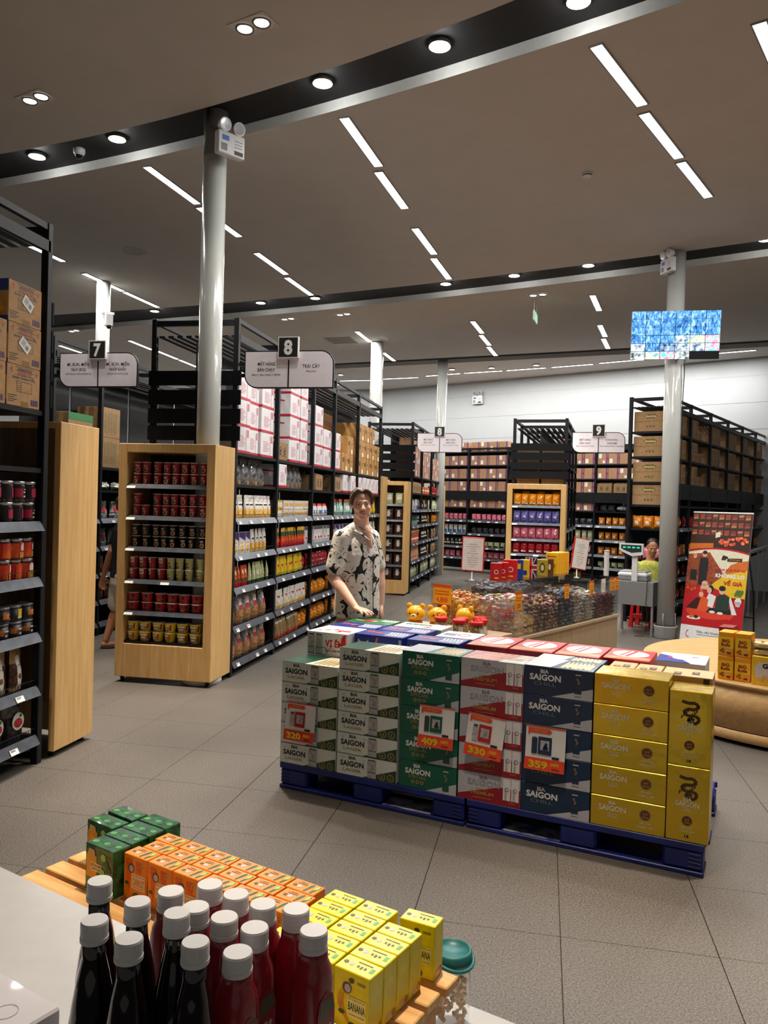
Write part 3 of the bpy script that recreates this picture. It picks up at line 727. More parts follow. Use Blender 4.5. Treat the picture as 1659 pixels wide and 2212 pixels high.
cups(.95, [285, 306, 327, 348, 368, 388, 409, 433], [CUP_W] * 4 + [CUP_G] * 4, .038, .1045, ['red and white noodle cup'] * 4 + ['pale green noodle cup'] * 4, 'fourth shelf of oak column cabinet')
cups(.66, [285.5, 316.5, 346, 373, 399, 427], BOWL_R, .055, .0845, 'wide red noodle bowl', 'fifth shelf, oak column cabinet', y=6.778)
cups(.385, [284, 313, 342, 369, 396, 424], BOWL_Y, .058, .0885, 'wide yellow and brown noodle bowl', 'lowest shelf, oak column cabinet', y=6.782)

# ---- front left rack
def c7(b, w, d, h):
    b.text('↑', (-w * .36, FR(d), h * .8), X3, Z3, .03, REDI, bold=.03); b.text('Y', (w * .38, FR(d), h * .8), X3, Z3, .022, REDI, bold=.05)
    NB = ink('carton_navy', (40, 44, 110)); G2 = ink('carton_grey_print', (110, 100, 110))
    for z in (.76, .86, .955): b.rect(-w * .26, h * z, w * .3, h * z + .0025, (0, FR(d), 0), X3, Z3, INK)
    b.text('SUPERMARKET FOOD', (w * .02, FR(d), h * .88), X3, Z3, .013, NB, w=w * .42, bold=.02); b.text('FRUIT JELLY CUP', (w * .02, FR(d), h * .785), X3, Z3, .013, REDI, w=w * .4, bold=.02)
    b.text('Quantity: 12 jars/carton x 350 g', (w * .0, FR(d), h * .68), X3, Z3, .013, NB, w=w * .68, bold=.02)
    for i in range(6): b.rect(-w * .22, h * (.36 + .05 * i), -w * .08, h * (.36 + .05 * i) + .002, (0, FR(d), 0), X3, Z3, INK)
    for x in (-.22, -.08, .24): b.rect(w * x, h * .36, w * x + .002, h * .61, (0, FR(d), 0), X3, Z3, INK)
    for z in (.36, .61): b.rect(-w * .22, h * z, w * .24, h * z + .002, (0, FR(d), 0), X3, Z3, INK)
    for i in range(4): b.rect(-w * .46, h * (.1 + .05 * i), -w * (.2 if i % 2 else .28), h * (.1 + .05 * i) + .004, (0, FR(d), 0), X3, Z3, INK)
    for i in range(9): b.rect(w * (.22 + .026 * i), h * .07, w * (.22 + .026 * i) + (.003 if i % 3 else .006), h * .22, (0, FR(d), 0), X3, Z3, NB)
    b.rect(-w * .08, 0, w * .14, h * .14, (0, FR(d) + .0003, 0), X3, Z3, ink('tape_brown', (150, 112, 66), rough=.25))
    b.rect(w * -.5, h * .76, w * -.5 + .001, h, (0, FR(d), 0), X3, Z3, G2)
b_, p_ = carton(.315, .3, .246, CARD, c7)
for s_ in (-1,):   # blue printed short side
    o_ = Vector((-.3163, 0, 0)) / 2
    p_.faces([(-.3163 / 2, -.15, .176), (-.3163 / 2, .15, .176), (-.3163 / 2, .15, .246), (-.3163 / 2, -.15, .246)], [(3, 2, 1, 0)], ink('carton_blue', (44, 74, 150)))
    p_.faces([(-.3163 / 2, -.15, 0), (-.3163 / 2, .15, 0), (-.3163 / 2, .15, .03), (-.3163 / 2, -.15, .03)], [(3, 2, 1, 0)], ink('carton_blue', (44, 74, 150)))
    p_.faces([(-.3165 / 2, -.13, .05), (-.3165 / 2, .11, .05), (-.3165 / 2, .08, .15), (-.3165 / 2, -.09, .15)], [(3, 2, 1, 0)], ink('carton_orange_photo', (205, 140, 40), noise=.25, nscale=40))
CT7 = P1('cardboard_carton', b_, [('print', p_)], 'carton')
lb = MB(); lb.bx(-.05, .05, -.0012, 0, -.032, .032, TAGM); lbp = MB()
for i in range(4): lbp.rect(-.036, .014 - .009 * i, .0, .018 - .009 * i, (0, -.0018, 0), X3, Z3, ink('label_print', (120, 120, 130)))
lbp.rect(.01, -.015, .036, .012, (0, -.0018, 0), X3, Z3, ink('label_print', (120, 120, 130)))
LBL = P1('paper_label', lb, [('print', lbp)], 'label')
for col_, (fx, n_) in enumerate([(2.185, 3), (1.862, 2), (1.54, 3)]):
    for k in range(n_):
        CT7.put(R7.at(fx + (.004 if k % 2 else 0), .165, 2.236 + k * .2468), R7.ang, 'brown blue-printed carton, %s from the post, %s up, top of front rack' % (nth(col_ + 1), nth(k + 1)), 'brown jar cartons on the front rack')
for k, (dx, dz, a_) in enumerate([(.02, .63, .55), (-.0, .375, .6)]):
    LBL.put(R7.at(2.185 + dx, .0135, 2.236 + dz), 0, 'crooked white paper label on the %s brown carton of the front rack' % ('topmost' if k == 0 else 'middle'), rot=(0, a_, R7.ang), group='paper labels on cartons')
gl_dark = mat('jar_dark_content', srgb(44, 24, 26), .12, noise=.6, nscale=60, coat=.5); lid_s = mat('jar_lid_silver', (.6, .6, .62), .3, metal=.8, noise=.05)
jr = ink('jar_label_black', (30, 24, 26)); jm = ink('jar_label_magenta', (168, 30, 66)); jo = mat('jar_label_orange', srgb(240, 120, 40), .35, col2=srgb(222, 60, 34), nscale=9); jred = ink('jar_label_red', (206, 46, 34)); jfood = ink('jar_food_photo', (206, 150, 60), noise=.4, nscale=90)
JA = [P1('berry_jar', jar(.052, .128, gl_dark, jr, lid_s, patch=[(-.9 + o, .05 + o, .24, .66, jm), (.1 + o, .9 + o, .45, .5, cW), (.15 + o, .38 + o, .24, .31, cW), (.45 + o, .66 + o, .24, .31, cCr), (.3 + o, .6 + o, .58, .64, cW)], rim=.98)) for o in (-.1, .5, 1.)]
JO = [P1('fruit_jar', jar(.05, .128, mat('jar_food_glass', srgb(90, 44, 22), .12, noise=.5, nscale=70, coat=.5), jred, lid_s, lab=(.06, .78), patch=[(-1.2 + o, -.25 + o, .1, .76, jo), (.05 + o, .75 + o, .42, .7, cW), (-.1 + o, .8 + o, .08, .34, jfood), (.2 + o, .6 + o, .7, .78, cW)])) for o in (-.3, .1, .5)]
JD = [P1('dark_jar', jar(.056, .098, gl_dark, jr, mat('jar_lid_grey', (.25, .26, .28), .3, metal=.6, noise=.05), lab=(.12, .8), rim=1.0, patch=[(-.8 + o, .0 + o, .28, .62, ink('jar_orange_fruit', (214, 120, 40), noise=.2)), (.1 + o, .8 + o, .5, .56, cW), (.15 + o, .36 + o, .2, .32, cW), (.42 + o, .6 + o, .2, .32, cCr)])) for o in (-.2, .3)]
JY = P1('dark_jar', jar(.056, .098, gl_dark, jr, MATS['jar_lid_grey'], lab=(.12, .8), rim=1.0, patch=[(-.3, .5, .3, .78, cY), (-.3, .5, .2, .3, cW)]))
for l in range(2):
    for k in range(8):
        for (tier, P_, step, hh, nm, r_) in ((4, JA, .108, .129, 'dark red berry jar', .052), (3, JO, .107, .129, 'orange-labelled fruit jar', .05), (2, JD, .115, .099, 'black-labelled jar with grey lid', .056)):
            x = 2.33 - k * step
            if x < 1.55: continue
            p = P_[(k * 2 + l) % len(P_)]
            if tier == 2 and k == 1 and l == 1: p = JY; nm2 = 'dark jar with a yellow sticker'
            else: nm2 = nm
            p.put(R7.at(x + RND.uniform(-.003, .003), .085 + RND.uniform(-.006, .006), R7.tiers[tier] + .001 + l * hh), R7.ang + RND.uniform(-.15, .15), '%s, %s from post, %s layer, %s, front rack' % (nm2, nth(k + 1), 'upper' if l else 'lower', SHELFN[tier].replace(' up', '')), nm + 's', cat='jar')
kraft = bagmat('kraft_paper_bag', (176, 140, 96)); nutm = bagmat('nuts_in_window', (96, 58, 38), (52, 30, 20), 60)
labw = ink('bag_label_cream', (232, 226, 212)); labf = ink('bag_label_food', (150, 90, 50), noise=.5, nscale=70)
nb_ = pouch(.16, .255, .07, lambda u, v: nutm if (.1 < v < .66 and (u < .32 or u > .68)) else (labw if .3 < u < .68 and .12 < v < .86 else kraft), 10, 12, seed=3)
nb_.disc((0, -.037, .085), X3, Z3, .02, .018, labf, 12); nb_.text('Mật ong', (0, -.034, .15), X3, Z3, .014, INK, maxw=.05)
NUT = P1('nut_pouch', nb_); NUT.cat = 'bag'
for k in range(4): NUT.put(R7.at(2.28 - k * .17, .105, R7.tiers[1] + .001), 0, 'kraft paper nut pouch with cream label, %s from the post, front rack' % nth(k + 1), 'kraft nut pouches', rot=(0, 0, R7.ang + (.25 if k == 0 else .05)))
plum = bagmat('dried_plum_bag', (66, 48, 50), (28, 20, 24), 45); plg = bagmat('clear_plum_bag_top', (120, 118, 120), (60, 58, 62), 20); labr = ink('round_label_fruit', (190, 44, 50), noise=.4, nscale=60); labg = ink('round_label_white', (224, 232, 222))  # plg: glints on the clear bag top are painted as paler mottling
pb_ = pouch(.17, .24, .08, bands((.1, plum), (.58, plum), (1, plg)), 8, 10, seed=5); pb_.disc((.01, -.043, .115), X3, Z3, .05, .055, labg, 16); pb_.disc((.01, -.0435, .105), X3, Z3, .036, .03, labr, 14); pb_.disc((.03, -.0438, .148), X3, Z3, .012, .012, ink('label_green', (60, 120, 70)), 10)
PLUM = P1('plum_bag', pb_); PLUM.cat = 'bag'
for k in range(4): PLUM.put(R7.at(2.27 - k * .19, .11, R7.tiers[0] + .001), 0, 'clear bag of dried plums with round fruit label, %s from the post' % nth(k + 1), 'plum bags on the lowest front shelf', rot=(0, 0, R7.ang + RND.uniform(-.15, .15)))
wb_ = pouch(.24, .27, .12, lambda u, v: ink('bag_black_print', (40, 38, 38)) if abs((u - .5) ** 2 + (v - .62) ** 2 - .05) < .02 or (v < .3 and .2 < u < .8) else bagmat('pale_sack', (206, 198, 186)), 10, 12, seed=8)
for k, fx in enumerate((1.72, 1.45)): P1('flour_sack', wb_, cat='bag').put(R7.at(fx + .0, .12, R7.tiers[5] + .001), R7.ang, 'pale printed sack on the bare upper shelf of the front rack, %s' % ('nearer the post' if k == 0 else 'farther from the post'))

# ---- long rack behind the man: cartons above, bags below
wc = mat('white_carton', srgb(226, 224, 226), .6, noise=.03); wr = ink('carton_red_band', (196, 34, 62)); pk = ink('carton_pink_print', (206, 110, 130))
def cprint(b, w, d, h):
    b.rect(-w / 2, 0, w / 2, h * .1, (0, FR(d), 0), X3, Z3, wr)
    b.faces([(-w / 2 - .0012, -d / 2, 0), (-w / 2 - .0012, d / 2, 0), (-w / 2 - .0012, d / 2, h * .1), (-w / 2 - .0012, -d / 2, h * .1)], [(3, 2, 1, 0)], wr)
    for i in range(7): b.rect(-w * .32, h * (.24 + .065 * i), w * (.05 + .12 * ((i * 7) % 3) / 2), h * (.24 + .065 * i) + h * .018, (0, FR(d), 0), X3, Z3, pk)
    b.rect(w * .23, h * .1, w * .25, h * .9, (0, FR(d), 0), X3, Z3, wr); b.rect(w * .3, h * .62, w * .42, h * .9, (0, FR(d), 0), X3, Z3, pk)
    b.faces([(-w / 2 - .0013, -d * .3, h * .66), (-w / 2 - .0013, d * .2, h * .72), (-w / 2 - .0013, d * .2, h * .78), (-w / 2 - .0013, -d * .3, h * .72)], [(3, 2, 1, 0)], wr)
b_, p_ = carton(.37, .36, .262, wc, cprint); CW = P1('white_carton', b_, [('print', p_)], 'carton')
b_, p_ = carton(.27, .36, .262, wc, cprint); CWn = P1('white_carton', b_, [('print', p_)], 'carton')
def bprint(b, w, d, h):
    for x in (-.2, .2):
        for z in (.62, .44): b.ring((w * x, FR(d), h * z), X3, Z3, w * .06, w * .085, INK, 8)
        b.rect(w * (x - .09), h * .36, w * (x + .09), h * .385, (0, FR(d), 0), X3, Z3, INK)
    b.rect(-w * .4, h * .24, w * .4, h * .255, (0, FR(d), 0), X3, Z3, INK)
b_, p_ = carton(.36, .36, .2, CARD_D, bprint)
f_ = MB(); f_.faces([(-.18, -.18, .202), (.18, -.18, .202), (.17, -.05, .245), (-.17, -.05, .245)], [(0, 1, 2, 3)], CARD_D); f_.faces([(-.18, .18, .202), (.18, .18, .202), (.17, .06, .24), (-.17, .06, .24)], [(0, 1, 2, 3)], CARD_D)
CB = P1('brown_carton', b_, [('print', p_), ('lid_flap', f_)], 'carton')
def sprint(b, w, d, h):
    b.rect(-w * .08, 0, w * .08, h, (0, FR(d), 0), X3, Z3, ink('carton_tape', (178, 128, 62), rough=.3)); b.rect(w * .12, h * .05, w * .4, h * .3, (0, FR(d) - .0004, 0), X3, Z3, TAGM)
    b.rect(-w * .4, h * .5, -w * .12, h * .75, (0, FR(d), 0), X3, Z3, ink('carton_brown_print', (110, 70, 36))); b.rect(w * .2, h * .6, w * .4, h * .68, (0, FR(d), 0), X3, Z3, ink('label_green', (60, 120, 70)))
b_, p_ = carton(.36, .38, .27, mat('tan_carton', srgb(184, 136, 74), .7, noise=.08), sprint); CS = P1('tan_carton', b_, [('print', p_)], 'carton')
b_ = MB(); b_.bx(-.36, .36, -.02, .02, 0, .33, mat('dark_tan_carton', srgb(140, 92, 40), .7, noise=.08), ch=.004); p_ = MB(); p_.text('CUBE SUGAR', (0, -.021, .15), X3, Z3, .075, ink('sugar_print', (50, 28, 12)), w=.62, bold=.01)
def stack(rk, nick, bay, col, fx, protos, y, hs, tier=6):
    z = rk.tiers[tier] + .001
    for k, (p, h) in enumerate(zip(protos, hs)):
        p.put(rk.at(rk.x[bay] + fx, y, z), rk.ang + RND.uniform(-.02, .02), '%s, %s column, %s up, %s, top of the %s' % (p.name.replace('_', ' '), nth(col), nth(k + 1), BAYN[bay], nick), 'cartons on top of ' + nick); z += h + .001
NR8 = 'rack behind man'
stack(R8, NR8, 0, 1, .22, [CW, CW, CW], .21, [.262] * 3); stack(R8, NR8, 0, 2, .59, [CWn, CWn, CWn], .24, [.262] * 3); stack(R8, NR8, 0, 3, .955, [CW, CW, CW], .22, [.262] * 3)
stack(R8, NR8, 1, 1, .225, [CB], .21, [.25]); stack(R8, NR8, 1, 2, .62, [CW] * 4, .2, [.262] * 4); stack(R8, NR8, 1, 3, 1.0, [CWn] * 4, .2, [.262] * 4)
stack(R8, NR8, 2, 1, .27, [CW] * 3, .2, [.262] * 3); stack(R8, NR8, 2, 2, .76, [CW] * 2, .22, [.262] * 2)
stack(R8, NR8, 3, 1, .22, [CWn] * 2, .2, [.262] * 2); stack(R8, NR8, 3, 2, .6, [CS], .2, [.27]); stack(R8, NR8, 3, 3, 1.0, [CS] * 2, .22, [.27] * 2)
stack(R8, NR8, 4, 1, .24, [CS] * 3, .21, [.27] * 3); stack(R8, NR8, 4, 2, .64, [CS] * 3, .21, [.27] * 3); stack(R8, NR8, 4, 3, 1.06, [CS] * 3, .21, [.27] * 3); stack(R8, NR8, 4, 4, 1.48, [CS] * 2, .21, [.27] * 2)
P1('sugar_carton', b_, [('print', p_)], 'carton').put(R8.at(R8.x[3] + 1.0, .40, 2.72), R8.ang, 'large dark sugar carton behind the tan cartons of the fourth bay')
clr = mat('clear_bag_of_cake', srgb(196, 190, 182), .18, col2=srgb(110, 100, 92), nscale=14, bump=.5, bscale=30, coat=.6); clt = mat('clear_bag_top', srgb(165, 168, 170), .15, col2=srgb(90, 92, 96), nscale=12, bump=.6, bscale=24, coat=.6); tan_ = bagmat('biscuit_seen', (196, 146, 96), (150, 104, 66), 40); redl = ink('red_bag_label', (190, 30, 40))  # clr, clt: pale mottling paints glints of the clear film into the colour
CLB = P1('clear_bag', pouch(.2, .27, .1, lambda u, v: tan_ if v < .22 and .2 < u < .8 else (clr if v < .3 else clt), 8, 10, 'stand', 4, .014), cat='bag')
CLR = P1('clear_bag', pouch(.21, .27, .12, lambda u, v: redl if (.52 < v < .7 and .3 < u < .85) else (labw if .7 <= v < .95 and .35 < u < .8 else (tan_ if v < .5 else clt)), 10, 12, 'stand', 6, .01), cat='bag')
gold = bagmat('mango_print', (236, 164, 34), (250, 200, 80), 14); wbag = bagmat('white_bag', (226, 222, 214)); blk_i = INK
MAN = P1('mango_pouch', pouch(.15, .24, .05, lambda u, v: gold if (v < .42 and (u < .3 or .38 < u < .62 or u > .72)) else (blk_i if .56 < v < .62 and .2 < u < .8 else wbag), 10, 14, seed=9), cat='bag')
wbx = ink('white_box', (228, 226, 226)); pur = ink('purple_print', (70, 46, 110))
def box(w, d, h, m, f): 
    b = MB(); b.bx(-w / 2, w / 2, -d / 2, d / 2, 0, h, m, ch=.003); f(b, w, d, h); return b
def mb1(b, w, d, h):
    b.pts([(-w / 2, h * .8), (w / 2, h * .62), (w / 2, h), (-w / 2, h)], (0, FR(d), 0), X3, Z3, pur); b.disc((0, FR(d), h * .28), X3, Z3, w * .3, h * .16, gold, 14); b.rect(-w * .25, h * .5, w * .2, h * .56, (0, FR(d), 0), X3, Z3, gold)
MBX = P1('mango_box', box(.17, .06, .22, wbx, mb1), cat='box')
def cb1(b, w, d, h):
    b.rect(-w / 2, h * .82, w / 2, h, (0, FR(d), 0), X3, Z3, ink('box_grey_top', (90, 90, 96))); b.disc((-w * .1, FR(d), h * .35), X3, Z3, w * .12, w * .12, redl, 10); b.disc((w * .14, FR(d), h * .33), X3, Z3, w * .12, w * .12, redl, 10)
CBX = P1('cherry_box', box(.15, .06, .22, wbx, cb1), cat='box')
def ob1(b, w, d, h):
    for k in range(3): b.disc((w * (-.3 + .3 * k), FR(d), h * .5), X3, Z3, w * .13, h * .26, gold, 10)
    b.rect(-w / 2, h * .86, w / 2, h, (0, FR(d), 0), X3, Z3, ink('box_cream_top', (214, 200, 160)))
OBX = P1('fruit_tray', box(.2, .12, .1, wbx, ob1), cat='box')
org = bagmat('orange_red_bag', (226, 110, 40), (190, 40, 30), 22); grn = bagmat('green_pouch', (70, 110, 60), (40, 70, 40), 20); pgr = bagmat('pale_green_pouch', (186, 194, 142)); yel = bagmat('yellow_pouch', (236, 200, 40)); tealp = bagmat('mint_pouch', (150, 190, 180)); blu = bagmat('blue_print', (60, 120, 190)); redb = bagmat('red_bag', (186, 24, 34), (140, 12, 22), 18); ora = bagmat('amber_bag', (240, 160, 20), (214, 120, 10), 16); grnm = bagmat('olive_snack_bag', (120, 116, 60), (170, 120, 90), 26)
TRP = P1('fruit_pouch', pouch(.115, .23, .045, bands((.3, redl), (.55, org), (.75, grn), (1, gold)), seed=11), cat='bag')
PGP = P1('pale_pouch', pouch(.12, .22, .045, lambda u, v: labw if .35 < v < .6 and .25 < u < .75 else (grn if v < .2 else pgr), seed=12), cat='bag')
ORP = P1('orange_pouch', pouch(.115, .21, .045, lambda u, v: redl if v < .28 else (labw if .6 < v < .8 and .2 < u < .8 else (grn if v < .42 else org)), seed=13), cat='bag')
YLP = P1('yellow_pouch', pouch(.13, .23, .05, lambda u, v: redl if .5 < v < .62 and .3 < u < .7 else (grn if v < .15 else yel), seed=14), cat='bag')
WYP = P1('white_pouch', pouch(.13, .22, .05, lambda u, v: gold if v < .3 and .25 < u < .8 else (redl if .62 < v < .72 and .3 < u < .7 else wbag), seed=15), cat='bag')
MNT = P1('mint_pouch', pouch(.13, .24, .05, lambda u, v: org if v > .8 else (labw if .3 < v < .6 and .3 < u < .7 else tealp), seed=16), cat='bag')
BLP = P1('milk_pouch', pouch(.12, .17, .05, lambda u, v: redl if v > .82 or v < .1 else (blu if .15 < v < .5 and .2 < u < .75 else wbag), seed=17), cat='bag')
RDB = P1('red_bag', pouch(.16, .2, .09, lambda u, v: labw if v < .25 and .2 < u < .8 else redb, kind='pillow', seed=18, wob=.012), cat='bag')
AMB = P1('amber_bag', pouch(.19, .19, .12, lambda u, v: ora, kind='pillow', seed=19, wob=.016), cat='bag')
OLV = P1('mixed_snack_bag', pouch(.15, .22, .07, lambda u, v: labw if .75 < v < .9 else (org if v < .2 else grnm), seed=20, wob=.01), cat='bag')
n8 = 'rack behind man'
g8 = 'dried fruit bags on the long rack'
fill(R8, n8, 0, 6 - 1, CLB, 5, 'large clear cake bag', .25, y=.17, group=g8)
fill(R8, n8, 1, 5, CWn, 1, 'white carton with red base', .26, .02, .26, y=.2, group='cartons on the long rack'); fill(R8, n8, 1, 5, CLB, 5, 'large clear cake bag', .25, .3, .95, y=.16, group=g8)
fill(R8, n8, 2, 5, CB, 1, 'open brown carton', .28, .05, .6, y=.2, group='cartons on the long rack')
fill(R8, n8, 3, 5, [CB, CWn, CWn], 3, 'small carton', .28, .0, 1., y=.2, group='cartons on the long rack'); fill(R8, n8, 4, 5, CWn, 5, 'small white carton with red base', .26, y=.2, group='cartons on the long rack')
fill(R8, n8, 0, 4, MAN, 8, 'white and golden mango pouch', .24, y=.06, group=g8, rz=.25)
fill(R8, n8, 1, 4, P1('honey_jar', jar(.035, .1, gold, labw, cY), cat='jar'), 3, 'small honey jar', .1, .0, .22, y=.07, layers=2, group=g8)
fill(R8, n8, 1, 4, OBX, 5, 'small white fruit tray', .1, .24, .98, y=.1, layers=2, group=g8)
fill(R8, n8, 2, 4, BLP, 7, 'white and blue milk pouch', .17, .02, .9, y=.07, group=g8, rz=.2)
fill(R8, n8, 3, 4, MNT, 9, 'mint green pouch with orange top', .24, y=.08, group=g8, rz=.25); fill(R8, n8, 4, 4, YLP, 8, 'yellow-green pouch', .23, y=.08, group=g8)
fill(R8, n8, 0, 3, MBX, 3, 'white mango box with purple corner', .22, .02, .42, y=.07, group=g8); fill(R8, n8, 0, 3, MAN, 4, 'white and golden mango pouch', .24, .46, .9, y=.07, group=g8, rz=.2)
fill(R8, n8, 1, 3, TRP, 11, 'slim green, red and orange fruit pouch', .23, .02, .88, y=.06, group=g8, rz=.3); fill(R8, n8, 1, 3, CBX, 1, 'white box', .22, .9, 1., y=.08, group=g8)
fill(R8, n8, 2, 3, CBX, 6, 'white cherry box', .22, y=.07, group=g8); fill(R8, n8, 3, 3, MBX, 6, 'white mango box with purple corner', .22, y=.07, group=g8); fill(R8, n8, 4, 3, WYP, 8, 'white pouch', .22, y=.07, group=g8)
fill(R8, n8, 0, 2, ORP, 5, 'orange and red pouch', .21, .0, .4, y=.06, group=g8, rz=.25); fill(R8, n8, 0, 2, PGP, 6, 'pale green pouch', .22, .42, .93, y=.06, group=g8, rz=.35)
fill(R8, n8, 1, 2, YLP, 9, 'tall yellow pouch', .23, .02, .85, y=.06, group=g8, rz=.35); fill(R8, n8, 1, 2, RDB, 1, 'red bag', .2, .86, 1., y=.1, group=g8)
fill(R8, n8, 2, 2, RDB, 6, 'shiny red bag', .2, y=.1, group=g8); fill(R8, n8, 3, 2, RDB, 7, 'shiny red bag', .2, y=.1, group=g8); fill(R8, n8, 4, 2, AMB, 7, 'amber bag', .19, y=.1, group=g8)
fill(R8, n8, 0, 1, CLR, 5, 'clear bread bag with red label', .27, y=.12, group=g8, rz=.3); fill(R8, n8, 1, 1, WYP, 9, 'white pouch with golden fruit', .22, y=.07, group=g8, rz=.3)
fill(R8, n8, 2, 1, AMB, 5, 'bulging amber bag', .19, y=.12, group=g8, rz=.3); fill(R8, n8, 3, 1, AMB, 6, 'bulging amber bag', .19, y=.12, group=g8)
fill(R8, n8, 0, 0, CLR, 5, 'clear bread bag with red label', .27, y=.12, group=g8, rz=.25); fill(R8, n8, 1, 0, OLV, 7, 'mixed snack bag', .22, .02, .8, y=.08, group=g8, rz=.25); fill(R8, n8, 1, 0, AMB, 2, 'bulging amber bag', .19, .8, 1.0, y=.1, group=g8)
fill(R8, n8, 2, 0, AMB, 5, 'bulging amber bag', .19, y=.12, group=g8, rz=.3); fill(R8, n8, 3, 0, AMB, 6, 'bulging amber bag', .19, y=.12, group=g8)
# ---- glimpse of the aisle seven rack
n7 = 'aisle seven rack'
b_, p_ = carton(.42, .34, .37, CARD_D, lambda b, w, d, h: [b.rect(-w * .35 + w * .09 * i, h * .15, -w * .33 + w * .09 * i, h * .85, (0, FR(d), 0), X3, Z3, ink('label_green', (60, 120, 70)) if i % 2 else ink('carton_brown_print', (110, 70, 36))) for i in range(8)])
CGN = P1('tall_carton', b_, [('print', p_)], 'carton')
for k in range(2): CGN.put(R7B.at(1.22, .2, 2.061 + .371 * k), R7B.ang, 'tall scribbled brown carton on the aisle seven rack, %s' % ('stacked above' if k else 'below'), 'cartons over aisle seven')
b_, p_ = carton(.5, .34, .6, CARD_D, lambda b, w, d, h: [b.rect(-w / 2, h * .86, w / 2, h, (0, FR(d), 0), X3, Z3, ink('label_green', (60, 120, 70))), b.text('NƯỚC', (0, FR(d), h * .45), X3, Z3, .06, INK, bold=.03)])
P1('green_lid_carton', b_, [('print', p_)], 'carton').put(R7B.at(.56, .2, 2.061), R7B.ang, 'brown carton with green lid above the plain oak cabinet')
CB.put(R7B.at(1.70, .2, 2.061), R7B.ang, 'open brown carton with flaps behind the oak column cabinet')
NDL = P1('noodle_bag', pouch(.2, .22, .08, lambda u, v: redl if .35 < v < .7 and .25 < u < .75 else (labw if .2 < v < .35 else clt), seed=31, wob=.012), cat='bag')
GNB = P1('green_onion_bag', pouch(.24, .1, .12, bands((.4, grn), (1, labw)), kind='pillow', seed=32, wob=.012), cat='bag')
fill(R7B, n7, 1, 5, GNB, 4, 'flat green bag', .1, y=.12); fill(R7B, n7, 1, 4, NDL, 5, 'clear noodle bag', .22, y=.1); fill(R7B, n7, 1, 3, NDL, 5, 'clear noodle bag', .22, y=.1); fill(R7B, n7, 1, 2, OLV, 6, 'mixed noodle bag', .22, y=.1); fill(R7B, n7, 1, 1, OLV, 6, 'mixed noodle bag', .22, y=.1)
fill(R7B, n7, 0, 4, NDL, 5, 'clear noodle bag', .22, y=.1); fill(R7B, n7, 0, 3, NDL, 5, 'clear noodle bag', .22, y=.1)
# ------------------------------------------------------------------ goods on the farther racks
purt = ink('purple_tape', (104, 60, 140)); redt = ink('red_tape', (176, 36, 50))
def tp(n, red=False, wide=1.):
    def f(b, w, d, h):
        b.rect(w * .3, 0, w * .42, h, (0, FR(d), 0), X3, Z3, purt)
        if red: b.rect(w * .28, h * .42, w * .5, h * .6, (0, FR(d) - .0004, 0), X3, Z3, redt)
        if n: b.rect(-w * .4, h * (.55 if n == 2 else .1), -w * .12, h * (.95 if n == 2 else .5), (0, FR(d) - .0004, 0), X3, Z3, TAGM)
        if n == 2: b.rect(-w * .02, h * .1, w * .2, h * .32, (0, FR(d) - .0004, 0), X3, Z3, TAGM)
    b_, p_ = carton(.255, .3, .25, mat('taped_carton', srgb(172, 132, 100), .75, noise=.08), f); return P1('taped_carton', b_, [('print', p_)], 'carton')
TC = [tp(0), tp(1), tp(2)]; TCR = [tp(0, True), tp(1, True), tp(2, True)]
NM = 'middle rack'; gm = 'goods on the middle rack'
small = lambda name, zone, w=.14, h=.21, d=.06, kind='stand', seed=41: P1(name, pouch(w, h, d, zone, 6, 7, kind, seed, .008), cat='bag')
bw = small('milk_bag', lambda u, v: blu if v < .5 and .2 < u < .8 else wbag, seed=42); bg = small('blue_green_bag', lambda u, v: tealp if v < .5 else (grn if u < .5 else blu), seed=43)
cok = bagmat('brown_coconut_bag', (84, 56, 46), (50, 32, 28), 30)
coc = small('coconut_bag', lambda u, v: wbag if ((u - .5) ** 2 * 1.2 + (v - .55) ** 2 < .07) else cok, w=.17, h=.215, seed=44); drk = small('dark_snack_bag', lambda u, v: labw if .3 < v < .45 or (.6 < v < .8 and u < .5) else INK, seed=45)
grb = small('green_snack_bag', lambda u, v: labw if .45 < v < .8 and .2 < u < .8 else pgr, seed=46); tnb = small('tan_snack_bag', lambda u, v: tan_ if v < .7 else OAK if v > .95 else labw, seed=47); pnk = bagmat('pink_bag', (226, 130, 150), (200, 80, 110), 18)
pkb = small('pink_snack_bag', lambda u, v: labw if .3 < v < .5 and .2 < u < .8 else pnk, kind='pillow', w=.19, h=.17, d=.08, seed=48); slv = bagmat('dark_silver_bag', (90, 90, 98), (36, 36, 42), 16); slb = small('dark_silver_bag', lambda u, v: slv, kind='pillow', w=.2, h=.15, d=.09, seed=49)
grp = small('pale_green_bag', lambda u, v: grn if v < .3 and u < .6 else pgr, kind='pillow', w=.19, h=.14, d=.08, seed=50); mag = bagmat('magenta_bag', (210, 60, 100), (240, 160, 180), 20); mgb = small('magenta_bag', lambda u, v: mag, kind='pillow', w=.18, h=.17, d=.08, seed=51)
ogb = bagmat('orange_snack_bag', (236, 160, 50), (206, 110, 30), 18); orb = small('orange_snack_bag', lambda u, v: labw if .35 < v < .55 and .3 < u < .7 else ogb, kind='pillow', w=.2, h=.19, d=.1, seed=52)
lav = bagmat('lavender_bag', (120, 116, 190), (80, 74, 140), 16); lvb = small('lavender_bag', lambda u, v: labw if .4 < v < .55 and .3 < u < .7 else lav, kind='pillow', w=.116, h=.2, d=.08, seed=53)
